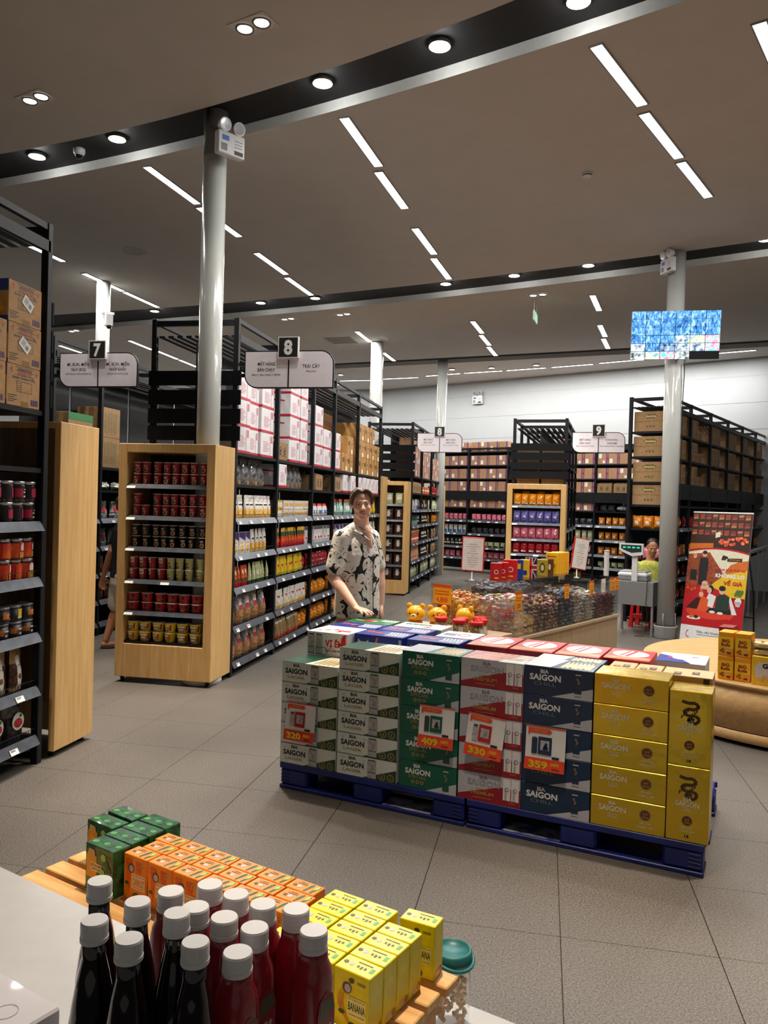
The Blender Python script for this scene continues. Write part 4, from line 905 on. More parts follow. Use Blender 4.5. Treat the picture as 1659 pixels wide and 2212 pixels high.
orc = small('orange_sweet_bag', lambda u, v: labw if .2 < v < .35 and .2 < u < .8 else ora, kind='pillow', w=.116, h=.19, d=.08, seed=54); pkc = small('pink_sweet_bag', lambda u, v: labw if .4 < v < .6 and .3 < u < .7 else pnk, kind='pillow', w=.116, h=.2, d=.08, seed=55); rdc = small('red_sweet_bag', lambda u, v: labw if .15 < v < .3 and .2 < u < .8 else redb, kind='pillow', w=.116, h=.2, d=.08, seed=56)
orx = P1('orange_box', box(.22, .12, .15, ink('orange_box_side', (214, 100, 44)), lambda b, w, d, h: b.rect(-w / 2, h * .4, w / 2, h * .62, (0, FR(d), 0), X3, Z3, wbx)), cat='box'); ptx = P1('patterned_box', box(.22, .12, .15, ink('peach_box', (214, 170, 130), noise=.25, nscale=50), lambda b, w, d, h: b.rect(-w * .3, h * .3, w * .3, h * .5, (0, FR(d), 0), X3, Z3, redl)), cat='box')
rows_m = [[(grb, 6, .2, 1), (ptx, 5, .15, 2), (orx, 5, .15, 2), (bg, 7, .2, 1), (bw, 7, .2, 1), (CB, 3, .25, 1)],
          [(grb, 7, .2, 1), (drk, 8, .2, 1), (drk, 8, .2, 1), (drk, 7, .2, 1), (coc, 7, .2, 1), (orx, 5, .15, 1)],
          [(grb, 8, .2, 1), (tnb, 8, .2, 1), (tnb, 8, .2, 1), (orc, 8, .2, 1), (grb, 8, .2, 1), (rdc, 8, .2, 1)]]
for b, R in enumerate(rows_m):
    for t, (p, n, hh, ly) in enumerate(R):
        fill(R8M, NM, b, t, p, n, p.name.replace('_', ' '), hh, y=.2 if p is CB else .1, layers=ly, group=gm, rz=.2 if p.cat == 'bag' else .04)
def taped(rk, nick, bay, tier, n, up, protos, group, skip=0):
    x0, x1 = rk.x[bay] + .03, rk.x[bay + 1] - .03; L = x1 - x0
    for l in range(up):
        for k in range(n):
            if l == up - 1 and k < skip: continue
            protos[(k * 2 + l + bay + tier) % len(protos)].put(rk.at(x0 + L * (k + .5) / n, .2, rk.tiers[tier] + .001 + l * .251), rk.ang + RND.uniform(-.02, .02),
                'taped brown carton, %s from left, %s up, %s, %s, %s' % (nth(k + 1), nth(l + 1), SHELFN[tier].replace(' up', ''), BAYN[bay], nick), group)
taped(R8M, NM, 0, 6, 4, 3, TC, 'taped cartons on the middle rack', 1); taped(R8M, NM, 1, 6, 5, 3, TC, 'taped cartons on the middle rack'); taped(R8M, NM, 2, 6, 6, 2, TC, 'taped cartons on the middle rack')
MC = (-3.42, 14.6)
for z, p, nm in [(1.70, drk, 'dark and green snack bag'), (1.41, coc, 'brown coconut bag'), (1.125, coc, 'brown coconut bag'), (.85, coc, 'brown coconut bag'), (.565, coc, 'brown coconut bag'), (.305, coc, 'brown coconut bag')]:
    for k in range(4):
        q = grb if (z == 1.70 and k >= 2) else p
        q.put((MC[0] + .17 + .195 * k, MC[1] + .11, z + .001), RND.uniform(-.1, .1), '%s, %s from left, %s shelf of the narrow oak cabinet' % (nm, nth(k + 1), nth([1.70, 1.41, 1.125, .85, .565, .305].index(z) + 1)), 'snack bags in the narrow oak cabinet')
# back wall rack
NB_ = 'back wall rack'; gb = 'bags on the back wall rack'; gc = 'cartons on the back wall rack'
for bay in (0, 1, 3, 4):
    pr = TC if bay < 2 else TCR
    for t in (5, 6, 7): 
        if bay == 4 and t == 5: fill(RB, NB_, 4, 5, CB, 2, 'brown carton', .25, .0, .75, y=.21, group=gc); continue
        taped(RB, NB_, bay, t, 4, 1, pr, gc)
    if bay != 4: taped(RB, NB_, bay, 4, 4, 1, TC, gc)
    if bay < 2: taped(RB, NB_, bay, 8, 4, 1, TC, gc, 0)
taped(RB, NB_, 3, 8, 4, 1, TC, gc)
for bay, R in {0: [(pkb, 6), (drk, 8), (bw, 7), (pkb, 7)], 1: [(pkb, 6), (grp, 6), (slb, 6), (mgb, 7)], 3: [(coc, 8), (coc, 8), (grb, 7), (slb, 6)], 4: [(grp, 6), (orb, 6), (orb, 6), (orb, 6)]}.items():
    for t, (p, n) in enumerate(R): fill(RB, NB_, bay, t, p, n, p.name.replace('_', ' '), .2, y=.12, group=gb, rz=.25)
wbx2 = MB(); wbx2.ell((0, 0, .07), (.16, .1, .07), clt, 12, 8); wbx2.tube((0, 0, .12), (.01, 0, .22), .03, clt, 8, r1=.05)
P1('tied_plastic_bag', wbx2, cat='bag').put(RB.at(RB.x[4] + .65, .15, RB.tiers[4] + .001), 0, 'tied clear plastic bag on the dark shelf of the back wall rack')
fill(RB, NB_, 4, 4, slb, 2, 'crumpled grey bag', .15, .05, .4, y=.14, group=gb)
# cabinet under the sign nine
M9 = Matrix.Translation((-.59, 13.06, 0)) @ Matrix.Rotation(A9, 4, 'Z')
for z, p, nm, sh in [(1.74, orc, 'orange sweet bag', 'top'), (1.46, lvb, 'lavender sweet bag', 'second'), (1.20, pkc, 'pink sweet bag', 'third'), (.96, rdc, 'red sweet bag', 'fourth'), (.66, rdc, 'red sweet bag', 'fifth'), (.345, orc, 'orange sweet bag', 'lowest')]:
    for k in range(6):
        p.put(M9 @ Vector((.163 + .1225 * k, .075, z + .001)), A9 + RND.uniform(-.15, .15), '%s, %s from left, %s shelf of cabinet under sign nine' % (nm, nth(k + 1), sh), 'sweet bags in the cabinet under sign nine')
        if p is orc and k > 0 and sh == 'top' and k % 2: p.put(M9 @ Vector((.163 + .1225 * k, .17, z + .04)), A9, 'orange sweet bag behind the front row, %s from left, cabinet under sign nine' % nth(k + 1), 'sweet bags in the cabinet under sign nine')
b_, p_ = carton(.37, .36, .3, CARD_D, lambda b, w, d, h: b.text('CUBE SUGAR', (0, FR(d), h * .5), X3, Z3, .04, MATS['sugar_print'], w=.3)); CGR = P1('brown_carton', b_, [('print', p_)], 'carton')
for k in range(2):
    for t in (5, 6): CGR.put(M9 @ Vector((.265 + .405 * k, .73, R9.tiers[t] + .001)), A9, 'brown carton seen between the black slats, %s, %s' % ('left' if k == 0 else 'right', 'upper' if t == 6 else 'lower'), 'cartons behind the slats')
# big dark rack on the right
emb = ink('carton_olive_print', (96, 84, 40)); emo = ink('carton_brown_ink', (60, 44, 30))
def cc(b, w, d, h):
    n = 20; P = []
    for k in range(n):
        t = 2 * math.pi * k / n; P.append((w * .2 * math.cos(t) * (1 + .06 * math.cos(6 * t)), h * .76 + h * .12 * math.sin(t) * (1 + .12 * math.cos(6 * t))))
    b.pts(P, (0, FR(d), 0), X3, Z3, emb); b.text('chouchou', (0, FR(d) - .0005, h * .71), X3, Z3, h * .11, ink('carton_cream', (206, 184, 120)), w=w * .33, bold=.03)
    b.rect(-w / 2, h * .5, w / 2, h * .51, (0, FR(d), 0), X3, Z3, emo)
    for k in range(3): b.ring((w * (-.1 + .1 * k), FR(d), h * .25), X3, Z3, .008, .016, emo, 8)
b_, p_ = carton(.5, .4, .305, CARD_D, cc); CCH = P1('emblem_carton', b_, [('print', p_)], 'carton')
for t, nm in ((7, 'topmost'), (6, 'second from top'), (5, 'third from top'), (4, 'lowest')):
    CCH.put(R10.at(.24, .285, R10.tiers[t] + .001), A10 - math.pi / 2, 'brown carton with oval emblem at the dark rack end, %s' % nm, 'emblem cartons on the dark rack end')
def sc(b, w, d, h):
    for x in (-.25, .2): b.rect(w * x, h * .3, w * x + w * .16, h * .75, (0, FR(d), 0), X3, Z3, emo)
    b.rect(-w * .4, h * .12, w * .4, h * .18, (0, FR(d), 0), X3, Z3, MATS['carton_brown_print'])
b_, p_ = carton(.2, .3, .155, CARD_D, sc); CSM = P1('small_carton', b_, [('print', p_)], 'carton')
for bay in range(6):
    for t in (5, 6, 7):
        for k in range(3):
            for l in range(2):
                if bay == 0 and k == 0: continue
                if (bay == 1 and k == 2 and l == 1) or (bay + t + k) % 7 == 6 and l == 1: continue
                CSM.put(R10.at(R10.x[bay] + (.17 if bay else .4) + .23 * k + (.1 if bay == 0 else 0), .18, R10.tiers[t] + .001 + l * .156), A10 + RND.uniform(-.02, .02),
                        'small brown carton, %s along, %s, %s, %s, dark rack' % (nth(k + 1), 'upper' if l else 'lower', SHELFN[t].replace(' up', ''), BAYN[bay]), 'small cartons on the dark rack')
    for t, p in ((3, rdc if bay % 2 else mgb), (2, orb if bay % 2 else rdc), (1, rdc), (0, orb)):
        if bay == 0: p = orb if t in (3, 1) else mgb
        fill(R10, 'dark rack', bay, t, p, 5, p.name.replace('_', ' '), .2, .02 if bay else .5, .95, y=.14, group='bags on the dark rack', rz=.2)
for t, p in ((3, orb), (2, mgb), (1, orb)):
    for k in range(3): p.put(R10.at(.11, .13 + .165 * k, R10.tiers[t] + .001), A10 - math.pi / 2, '%s at the dark rack end, %s along, %s' % (p.name.replace('_', ' '), nth(k + 1), SHELFN[t]), 'bags on the dark rack end', scale=(.78, 1, 1))
# ------------------------------------------------------------------ beer pallets
PA = math.atan2(-.2529, .9675); PM_ = Matrix.Translation((-1.503, 4.533, 0)) @ Matrix.Rotation(PA, 4, 'Z')
def pal(s, t, z): return PM_ @ Vector((s, t, z))
M_BLUE = mat('pallet_blue', (.008, .018, .16), .42, noise=.25, nscale=7, bump=.1, bscale=40)
M_BLUES = mat('pallet_scuffed', (.45, .47, .50), .7, col2=(.02, .035, .20), nscale=14, detail=5)
def pallet(s0, L, label, scuff):
    o = empty('plastic_pallet', pal(s0, 0, 0), PA, label, 'pallet', 'blue plastic pallets under the beer cases')
    D = 1.0; bxs = [(0, .19), (L / 2 - .095, L / 2 + .095), (L - .19, L)]; bys = [(0, .16), (D / 2 - .08, D / 2 + .08), (D - .16, D)]
    n = 7; w = D / n
    for i in range(n):
        b = MB(); b.bx(.012, L - .012, i * w + .006, (i + 1) * w - .006, .122, .15, M_BLUE, ch=.004); obj('deck_board', b, o)
    b = MB(); b.bx(0, L, 0, .012, .118, .152, M_BLUE, ch=.003); obj('deck_lip', b, o)
    b = MB(); b.bx(0, L, D - .012, D, .118, .152, M_BLUE, ch=.003); obj('deck_lip', b, o)
    for (x0, x1) in bxs:
        for (y0, y1) in bys:
            b = MB(); b.bx(x0 + .004, x1 - .004, y0 + .004, y1 - .004, .022, .121, M_BLUE, ch=.012); bk = obj('block', b, o)
            if y0 == 0 and x0 != bxs[1][0]:
                r = MB(); e = x0 + .012 if x0 == 0 else x1 - .07
                for z in (.04, .06, .08, .10): r.bx(e, e + .055, -.002, .008, z, z + .005, M_BLUE, ch=.001)
                obj('rib', r, bk)['kind'] = 'stuff'
    for i, (y0, y1) in enumerate(bys):
        b = MB(); b.bx(0, L, y0, y1, 0, .022, M_BLUE, ch=.004); rn = obj('runner', b, o)
        if i == 0:
            q = MB(); k0, k1 = scuff; q.bx(k0, k1, y0 + .012, y1 - .01, .022, .0235, M_BLUES); obj('scuffed_patch', q, rn)
pallet(0, 1.172, 'left blue plastic pallet, under the green and white beer cases', (.68, .97))
pallet(1.184, 1.18, 'right blue plastic pallet, under the gold and navy beer cases', (.2, .5))

bg_w = ink('case_white', (214, 222, 212), .35, noise=.03); bgG = ink('case_green_dark', (18, 66, 46), .35); bgE = ink('case_emerald', (10, 92, 70), .35); bgR = ink('case_crimson', (150, 18, 36), .35); bgS = ink('case_silver', (186, 188, 196), .32, noise=.04); bgN = ink('case_navy', (12, 46, 78), .32)
gldp = ink('gold_print', (170, 140, 70), .35); can_s = mat('printed_can', srgb(170, 172, 170), .35, noise=.2, nscale=80); can_d = ink('can_dark_grey', (60, 64, 62)); kcream = ink('case_cream_top', (226, 222, 200), .4)  # can_d: dark grey ink of the printed can rims and lettering
GOLD = bpy.data.materials.new('gold_foil'); GOLD.use_nodes = True
def _gold():
    nt = GOLD.node_tree; b = nt.nodes['Principled BSDF']; L = nt.links
    tc = nt.nodes.new('ShaderNodeTexCoord'); n = nt.nodes.new('ShaderNodeTexNoise'); n.inputs['Scale'].default_value = 9; n.inputs['Detail'].default_value = 2; L.new(tc.outputs['Object'], n.inputs['Vector'])
    bp = nt.nodes.new('ShaderNodeBump'); bp.inputs['Strength'].default_value = .35; bp.inputs['Distance'].default_value = .012; L.new(n.outputs['Fac'], bp.inputs['Height']); L.new(bp.outputs[0], b.inputs['Normal'])
    b.inputs['Base Color'].default_value = (.62, .43, .035, 1); b.inputs['Metallic'].default_value = .85; b.inputs['Roughness'].default_value = .24
_gold()
silp = ink('silver_print', (214, 208, 190), .35)
def can_art(b, x, z, w, h, d, body=None, y=0.0006, dark=None):
    o = (0, FR(d) - y, 0)
    b.pts([(x - w / 2, z), (x + w / 2, z), (x + w / 2, z + h * .93), (x + w * .4, z + h), (x - w * .4, z + h), (x - w / 2, z + h * .93)], o, X3, Z3, body or can_s)
    o = (0, FR(d) - y - .0005, 0)
    b.rect(x - w * .4, z + h * .94, x + w * .4, z + h, o, X3, Z3, dark or can_d); b.rect(x - w / 2, z, x + w / 2, z + h * .04, o, X3, Z3, can_d)
    # swirl of the crest: a few curved strokes
    for k in range(5):
        a = k * 1.3; b.disc((x + w * .13 * math.sin(a), o[1], z + h * (.5 + .07 * k)), X3, Z3, w * .16, h * .025, gldp, 6)
    b.text('SAIGON', (x, o[1], z + h * .3), X3, Z3, h * .08, can_d, w=w * .8, bold=.03)
def case(name, w, d, h, base, front, top=None, side=None, ch=.0025):
    body = MB(); body.bx(-w / 2, w / 2, 0, d, 0, h, base, ch=ch, ms={'left': side or base, 'right': side or base})
    pr = MB(); sub = MB(); front(sub, w, 0, h); pr.add(sub)   # FR(0): the face is y = 0
    if top: top(pr, w, d, h)
    return P1(name, body, [('print', pr)], 'beer case')
def lager(b, w, d, h):
    b.pts([(-w * .08, 0), (w / 2, 0), (w / 2, h * .62)], (0, -.0009, 0), X3, Z3, bgG)
    b.text('BIA', (-w * .23, -.0012, h * .78), X3, Z3, h * .15, INK, w=w * .12, bold=.025); b.text('SAIGON', (-w * .235, -.0012, h * .44), X3, Z3, h * .245, INK, w=w * .40, bold=.035); b.text('LAGER', (-w * .235, -.0012, h * .2), X3, Z3, h * .13, gldp, w=w * .31, bold=.02)
    can_art(b, w * .1, h * .03, w * .15, h * .9, 0)
    for x in (.27, .41):
        b.ring((w * x, -.0016, h * .22), X3, Z3, h * .13, h * .155, gldp, 18); b.ring((w * x, -.0016, h * .22), X3, Z3, h * .175, h * .19, gldp, 18)
        b.pts([(w * x - h * .05, h * .15), (w * x + h * .05, h * .15), (w * x + h * .02, h * .24), (w * x, h * .32), (w * x - h * .02, h * .24)], (0, -.0016, 0), X3, Z3, gldp)
    for x in (-.42, -.05): b.rect(w * x, h * .8, w * x + w * .03, h * .82, (0, -.0012, 0), X3, Z3, INK)
def lager_top(b, w, d, h):
    b.pts([(-w / 2, 0), (-w * .08, 0), (w * .02, d), (-w / 2, d)], (0, 0, h + .0008), X3, Y3, bgG); b.pts([(-w * .08, 0), (w / 2, 0), (w / 2, d), (w * .02, d)], (0, 0, h + .0008), X3, Y3, kcream)
    for k in range(5): b.pts([(w * .02 + .03 * k, .03), (w * .06 + .03 * k, .02), (w * .1 + .03 * k, d * .5), (w * .06 + .03 * k, d * .85), (w * .05 + .028 * k, d * .5)], (0, 0, h + .0012), X3, Y3, gldp)
    b.text('BIA SAIGON', (-w * .28, d * .35, h + .0013), X3, Y3, d * .14, ink('case_mid_green', (60, 130, 100)), w=w * .3)
LAG = case('white_lager_case', .381, .25, .119, bg_w, lager, lager_top, bg_w)
def special(b, w, d, h):
    b.pts([(-w * .02, 0), (w / 2, 0), (w / 2, h * .42)], (0, -.0009, 0), X3, Z3, bgS)
    b.text('BIA', (-w * .18, -.0012, h * .77), X3, Z3, h * .13, WHITE, w=w * .12, bold=.025); b.text('SAIGON', (-w * .17, -.0012, h * .53), X3, Z3, h * .19, WHITE, w=w * .44, bold=.035); b.text('SPECIAL', (-w * .17, -.0012, h * .37), X3, Z3, h * .12, gldp, w=w * .32, bold=.0)
    for k in range(3): b.ring((w * (-.25 + .08 * k), -.0012, h * .24), X3, Z3, h * .04, h * .07, gldp, 10)
    can_art(b, w * .32, h * .1, w * .11, h * .74, 0, bgE, dark=bgS)
def special_top(b, w, d, h):
    b.pts([(-w / 2, 0), (-w * .1, 0), (w * .0, d), (-w / 2, d)], (0, 0, h + .0008), X3, Y3, bgS)
    for k in range(6): b.pts([(w * .02 + .022 * k, .03 + .02 * (k % 3)), (w * .1 + .022 * k, .02), (w * .1 + .024 * k, d * .6), (w * .06 + .022 * k, d * .9)], (0, 0, h + .001), X3, Y3, gldp)
SPE = case('emerald_beer_case', .34, .235, .1485, bgE, special, special_top)
wline = ink('case_outline_grey', (110, 104, 112))
def premium(b, w, d, h):
    b.pts([(-w / 2, 0), (w / 2, 0), (w / 2, h * .62), (w * .18, h * .62), (-w / 2, h * .16)], (0, -.0009, 0), X3, Z3, bgR)
    b.text('BIA', (-w * .08, -.0012, h * .8), X3, Z3, h * .13, wline, w=w * .13, bold=.01); b.text('SAIGON', (-w * .08, -.0012, h * .56), X3, Z3, h * .2, wline, w=w * .52, bold=.02); b.text('SAIGON', (-w * .08, -.0016, h * .565), X3, Z3, h * .18, bgS, w=w * .5, bold=-.005)
    b.text('EXPORT', (-w * .1, -.0012, h * .4), X3, Z3, h * .07, gldp, w=w * .2); b.text('PREMIUM', (-w * .1, -.0012, h * .24), X3, Z3, h * .12, gldp, w=w * .36, bold=.02); b.rect(-w * .25, h * .12, w * .05, h * .14, (0, -.0012, 0), X3, Z3, gldp)
    for x in (.29, .42):
        b.rect(w * x - w * .058, h * .2, w * x + w * .058, h * .95, (0, -.0013, 0), X3, Z3, WHITE); b.ring((w * x, -.0018, h * .58), X3, Z3, w * .025, w * .035, wline, 8); b.text('SAIGON', (w * x, -.0018, h * .4), Z3, (-1, 0, 0), w * .035, wline, w=h * .4)
    b.text('330ML', (w * .38, -.0013, h * .1), X3, Z3, h * .06, gldp)
def premium_top(b, w, d, h):
    b.pts([(-w / 2, 0), (w * .1, 0), (w * .3, d), (-w / 2, d)], (0, 0, h + .0008), X3, Y3, bgR)
    for k in range(7): b.pts([(-w * .4 + .04 * k, .02), (-w * .37 + .04 * k, .02), (-w * .1 + .04 * k, d * .9), (-w * .14 + .04 * k, d * .9)], (0, 0, h + .0011), X3, Y3, ink('case_gold_stroke', (220, 180, 120)))
    b.text('SÀI GÒN', (w * .2, d * .3, h + .0013), X3, Y3, d * .2, wline, w=w * .4)
PRE = case('silver_crimson_beer_case', .344, .235, .1485, bgS, premium, premium_top)
def chill(b, w, d, h):
    b.pts([(-w * .1, 0), (w / 2, 0), (w / 2, h * .42)], (0, -.0009, 0), X3, Z3, bgS)
    b.text('BIA', (-w * .2, -.0012, h * .77), X3, Z3, h * .13, WHITE, w=w * .12, bold=.025); b.text('SAIGON', (-w * .19, -.0012, h * .53), X3, Z3, h * .2, WHITE, w=w * .46, bold=.035); b.text('CHILL', (-w * .19, -.0012, h * .35), X3, Z3, h * .12, ink('chill_grey', (110, 124, 128)), w=w * .33, bold=.0)
    can_art(b, w * .29, h * .2, w * .1, h * .66, 0, bgN, dark=bgS); b.rect(w * .24, h * .1, w * .34, h * .12, (0, -.0014, 0), X3, Z3, can_d)
def chill_top(b, w, d, h):
    b.pts([(-w / 2, 0), (-w * .12, 0), (w * .0, d), (-w / 2, d)], (0, 0, h + .0008), X3, Y3, bgS)
    for k in range(7): b.pts([(w * .0 + .022 * k, .03 + .02 * (k % 3)), (w * .06 + .022 * k, .02), (w * .07 + .022 * k, d * .6), (w * .04 + .02 * k, d * .9)], (0, 0, h + .001), X3, Y3, ink('chill_top_gold', (190, 184, 140)))
CHI = case('navy_beer_case', .35, .235, .1485, bgN, chill, chill_top); CHI2 = case('navy_beer_case', .35, .145, .1485, bgN, chill, chill_top)
def goldc(b, w, d, h):
    b.text('BIA', (-w * .2, -.0012, h * .76), X3, Z3, h * .11, silp, w=w * .1, bold=.02); b.text('SAIGON', (-w * .2, -.0012, h * .55), X3, Z3, h * .17, silp, w=w * .37, bold=.03); b.text('GOLD', (-w * .2, -.0012, h * .34), X3, Z3, h * .14, silp, w=w * .13, bold=.0)
    br = ink('gold_case_brown', (96, 50, 24)); b.disc((w * .24, -.0009, h * .6), X3, Z3, w * .075, w * .075, br, 20); b.ring((w * .24, -.0012, h * .6), X3, Z3, w * .064, w * .07, gldp, 20)
    b.text('QUÀ', (w * .24, -.0014, h * .61), X3, Z3, h * .06, gldp, w=w * .07, bold=.03); b.text('VÀNG', (w * .24, -.0014, h * .5), X3, Z3, h * .06, gldp, w=w * .09, bold=.03)
    b.text('MỞ NẮM', (w * .24, -.0012, h * .3), X3, Z3, h * .07, silp, w=w * .16); b.text('HOÀNG KIM', (w * .24, -.0012, h * .18), X3, Z3, h * .07, silp, w=w * .22)
GLD = case('gold_beer_case', .352, .22, .1485, GOLD, goldc)
def tall(b, w, d, h):
    dk = ink('gold_case_dragon', (70, 50, 22)); pts = [(-.2, .86), (-.05, .84), (.12, .85), (.2, .8), (.1, .76), (-.08, .76), (-.16, .71), (-.05, .67), (.12, .68), (.22, .64), (.16, .58), (.02, .58), (-.06, .62), (.02, .64), (.1, .62)]
    for (x0, z0), (x1, z1) in zip(pts[:-1], pts[1:]):
        dx, dz = (x1 - x0) * w, (z1 - z0) * h; l = math.hypot(dx, dz); nx, nz = -dz / l * .0075, dx / l * .0075
        b.pts([(x0 * w - nx, z0 * h - nz), (x1 * w - nx, z1 * h - nz), (x1 * w + nx, z1 * h + nz), (x0 * w + nx, z0 * h + nz)], (0, -.0009, 0), X3, Z3, dk)
    for k in range(9): b.pts([(w * (-.22 + .05 * k), h * (.62 + .03 * (k % 4))), (w * (-.17 + .05 * k), h * (.65 + .03 * (k % 4))), (w * (-.2 + .05 * k), h * (.69 + .035 * (k % 4)))], (0, -.0011, 0), X3, Z3, dk)
    b.text('BIA', (0, -.0012, h * .545), X3, Z3, h * .05, silp, w=w * .2, bold=.02); b.text('SAIGON', (0, -.0014, h * .47), X3, Z3, h * .07, silp, w=w * .56, bold=.03); b.text('GOLD', (0, -.0012, h * .405), X3, Z3, h * .05, silp, w=w * .2)
    b.disc((0, -.0009, h * .28), X3, Z3, w * .12, w * .12, ink('gold_case_brown', (96, 50, 24)), 18); b.text('QUÀ', (0, -.0014, h * .285), X3, Z3, h * .024, gldp, w=w * .12, bold=.03); b.text('VÀNG', (0, -.0014, h * .245), X3, Z3, h * .024, gldp, w=w * .15, bold=.03)
    b.text('MỞ NẮM', (0, -.0012, h * .17), X3, Z3, h * .025, silp, w=w * .28); b.text('HOÀNG KIM', (0, -.0012, h * .13), X3, Z3, h * .025, silp, w=w * .36); b.text('18', (0, -.0012, h * .055), X3, Z3, h * .035, INK, w=w * .1, bold=.04)
TAL = case('tall_gold_case', .19, .2, .356, GOLD, tall, lambda b, w, d, h: [b.rect(-w / 2 + .002, d * .2 * k + .02, w / 2 - .002, d * .2 * k + .024, (0, 0, h + .0008), X3, Y3, gldp) for k in range(3)])
def column_of(p, n, s, t, h, desc, z0=.1525, rz=0., grp=None):
    for k in range(n):
        where = 'top' if k == n - 1 else ('bottom' if k == 0 else nth(k + 1) + ' up')
        p.put(pal(s, t, z0 + k * (h + .0022)), PA + rz + RND.uniform(-.006, .006), '%s, %s of its stack' % (desc, where) if where != 'top' else '%s, top of its stack' % desc, grp or p.name.replace('_', ' ') + 's')
column_of(LAG, 5, .186, .005, .119, 'white and green lager case, lower leftmost stack'); column_of(LAG, 6, .575, .005, .119, 'white and green lager case, taller stack beside emerald')
column_of(SPE, 5, .952, .005, .1485, 'emerald green beer case, front stack'); column_of(PRE, 5, 1.302, .005, .1485, 'silver and crimson beer case, front stack'); column_of(CHI, 5, 1.653, .005, .1485, 'navy blue beer case, front stack')
column_of(GLD, 5, 2.009, .005, .1485, 'wide shiny gold beer case, front stack'); column_of(TAL, 2, 2.283, .008, .356, 'tall shiny gold beer case at the corner')
# stacks behind
vie = ink('case_pale_white', (222, 224, 226), .35, noise=.03); vr = ink('case_bright_red', (206, 34, 40), .35); tb = ink('case_tiger_blue', (22, 44, 140), .35); to = ink('case_orange_print', (226, 110, 50), .35)
def ve(b, w, d, h):
    for x in (-.4, -.2): can_art(b, w * x, h * .05, w * .17, h * .86, 0, can_s)
    b.text('VỊ ÊM', (w * .17, -.0014, h * .42), X3, Z3, h * .26, vr, w=w * .44, bold=.03); b.text('KHỞI NẤM NHƯ', (w * .17, -.0014, h * .2), X3, Z3, h * .1, vr, w=w * .44, bold=.02)
    b.disc((w * .46, -.0012, h * .7), X3, Z3, h * .22, h * .26, vr, 16, math.pi * .5, math.pi * 1.5); b.ring((-w * .08, -.0012, h * .2), X3, Z3, h * .15, h * .18, ink('case_ring_blue', (60, 90, 170)), 14)
def ve_top(b, w, d, h):
    for k in range(5): b.pts([(-w * .4 + w * .16 * k, d * .15 + d * .12 * (k % 3)), (-w * .27 + w * .16 * k, d * .2 + d * .12 * (k % 3)), (-w * .3 + w * .16 * k, d * .34 + d * .12 * (k % 3))], (0, 0, h + .001), X3, Y3, vr)
    b.rect(w * .1, d * .3, w * .4, d * .42, (0, 0, h + .001), X3, Y3, vr)
def tig(b, w, d, h):
    b.text('Tiger', (w * .1, -.0014, h * .2), X3, Z3, h * .4, to, w=w * .5, bold=.03)
    cr = ink('case_cat_cream', (220, 206, 160)); b.pts([(-w * .42, h * .3), (-w * .42, h * .8), (-w * .36, h * .68), (-w * .26, h * .68), (-w * .2, h * .8), (-w * .2, h * .3), (-w * .31, h * .12)], (0, -.0012, 0), X3, Z3, cr)
    for x in (-.37, -.31, -.25): b.rect(w * x - .004, h * .4, w * x + .004, h * .64, (0, -.0018, 0), X3, Z3, tb)
    b.pts([(-w * .12, h * .1), (-w * .08, h * .1), (0, h * .9), (-w * .04, h * .9)], (0, -.0012, 0), X3, Z3, to)
    b.rect(w * .42, h * .1, w * .47, h * .9, (0, -.0012, 0), X3, Z3, bgS)
def tig_top(b, w, d, h):
    b.text('Tiger', (-w * .2, d * .4, h + .001), X3, Y3, d * .3, to, w=w * .4, bold=.03)
    for k in range(6):
        a = .5 + .9 * (k % 2); x = w * (.08 + .065 * k)
        b.pts([(x, d * .15), (x + w * .03, d * .15), (x + w * .05, d * .5), (x + w * .01, d * .85), (x - w * .02, d * .8), (x + w * .015, d * .5)], (0, 0, h + .001), X3, Y3, WHITE)
VE = case('white_red_beer_case', .285, .265, .1485, vie, ve, ve_top); TG = case('blue_beer_case', .33, .19, .1485, tb, tig, tig_top)
hg = ink('case_leaf_green', (30, 110, 56), .35)
def h_top(b, w, d, h):
    P = []
    for k in range(10): r = (.055 if k % 2 == 0 else .024); t = math.pi / 2 + math.pi * k / 5; P.append((-w * .1 + r * math.cos(t) * 1.3, d * .5 + r * math.sin(t)))
    b.pts(P, (0, 0, h + .0012), X3, Y3, vr); b.rect(-w * .4, d * .42, w * .1, d * .5, (0, 0, h + .0009), X3, Y3, kcream)
    for k in range(5): b.rect(w * .15 + .025 * k, d * .55, w * .15 + .025 * k + .014, d * .85, (0, 0, h + .001), X3, Y3, WHITE)
HG = case('leaf_green_beer_case', .33, .215, .1485, hg, lambda b, w, d, h: b.rect(-w * .3, h * .3, w * .3, h * .6, (0, -.001, 0), X3, Z3, WHITE), h_top)
def wg_top(b, w, d, h):
    b.text('BEER', (-w * .1, d * .55, h + .001), X3, Y3, d * .22, hg, w=w * .6, bold=.03); b.pts([(w * .05, d * .2), (w * .25, d * .2), (w * .15, d * .4)], (0, 0, h + .001), X3, Y3, vr)
WG = case('white_green_beer_case', .34, .2, .1485, bg_w, lambda b, w, d, h: b.rect(-w * .3, h * .3, w * .3, h * .6, (0, -.001, 0), X3, Z3, hg), wg_top)
W2_ = case('pale_beer_case', .25, .235, .1485, vie, lambda b, w, d, h: b.rect(-w * .3, h * .3, w * .3, h * .6, (0, -.001, 0), X3, Z3, to), lambda b, w, d, h: [b.ring((w * .1, d * .5, h + .001), X3, Y3, .03, .045, to, 14), b.rect(-w * .4, d * .3, -w * .1, d * .6, (0, 0, h + .001), X3, Y3, wline)])
crd = ink('case_brick_red', (178, 34, 40), .35); pale_o = ink('case_pale_orange', (240, 200, 150), .35)
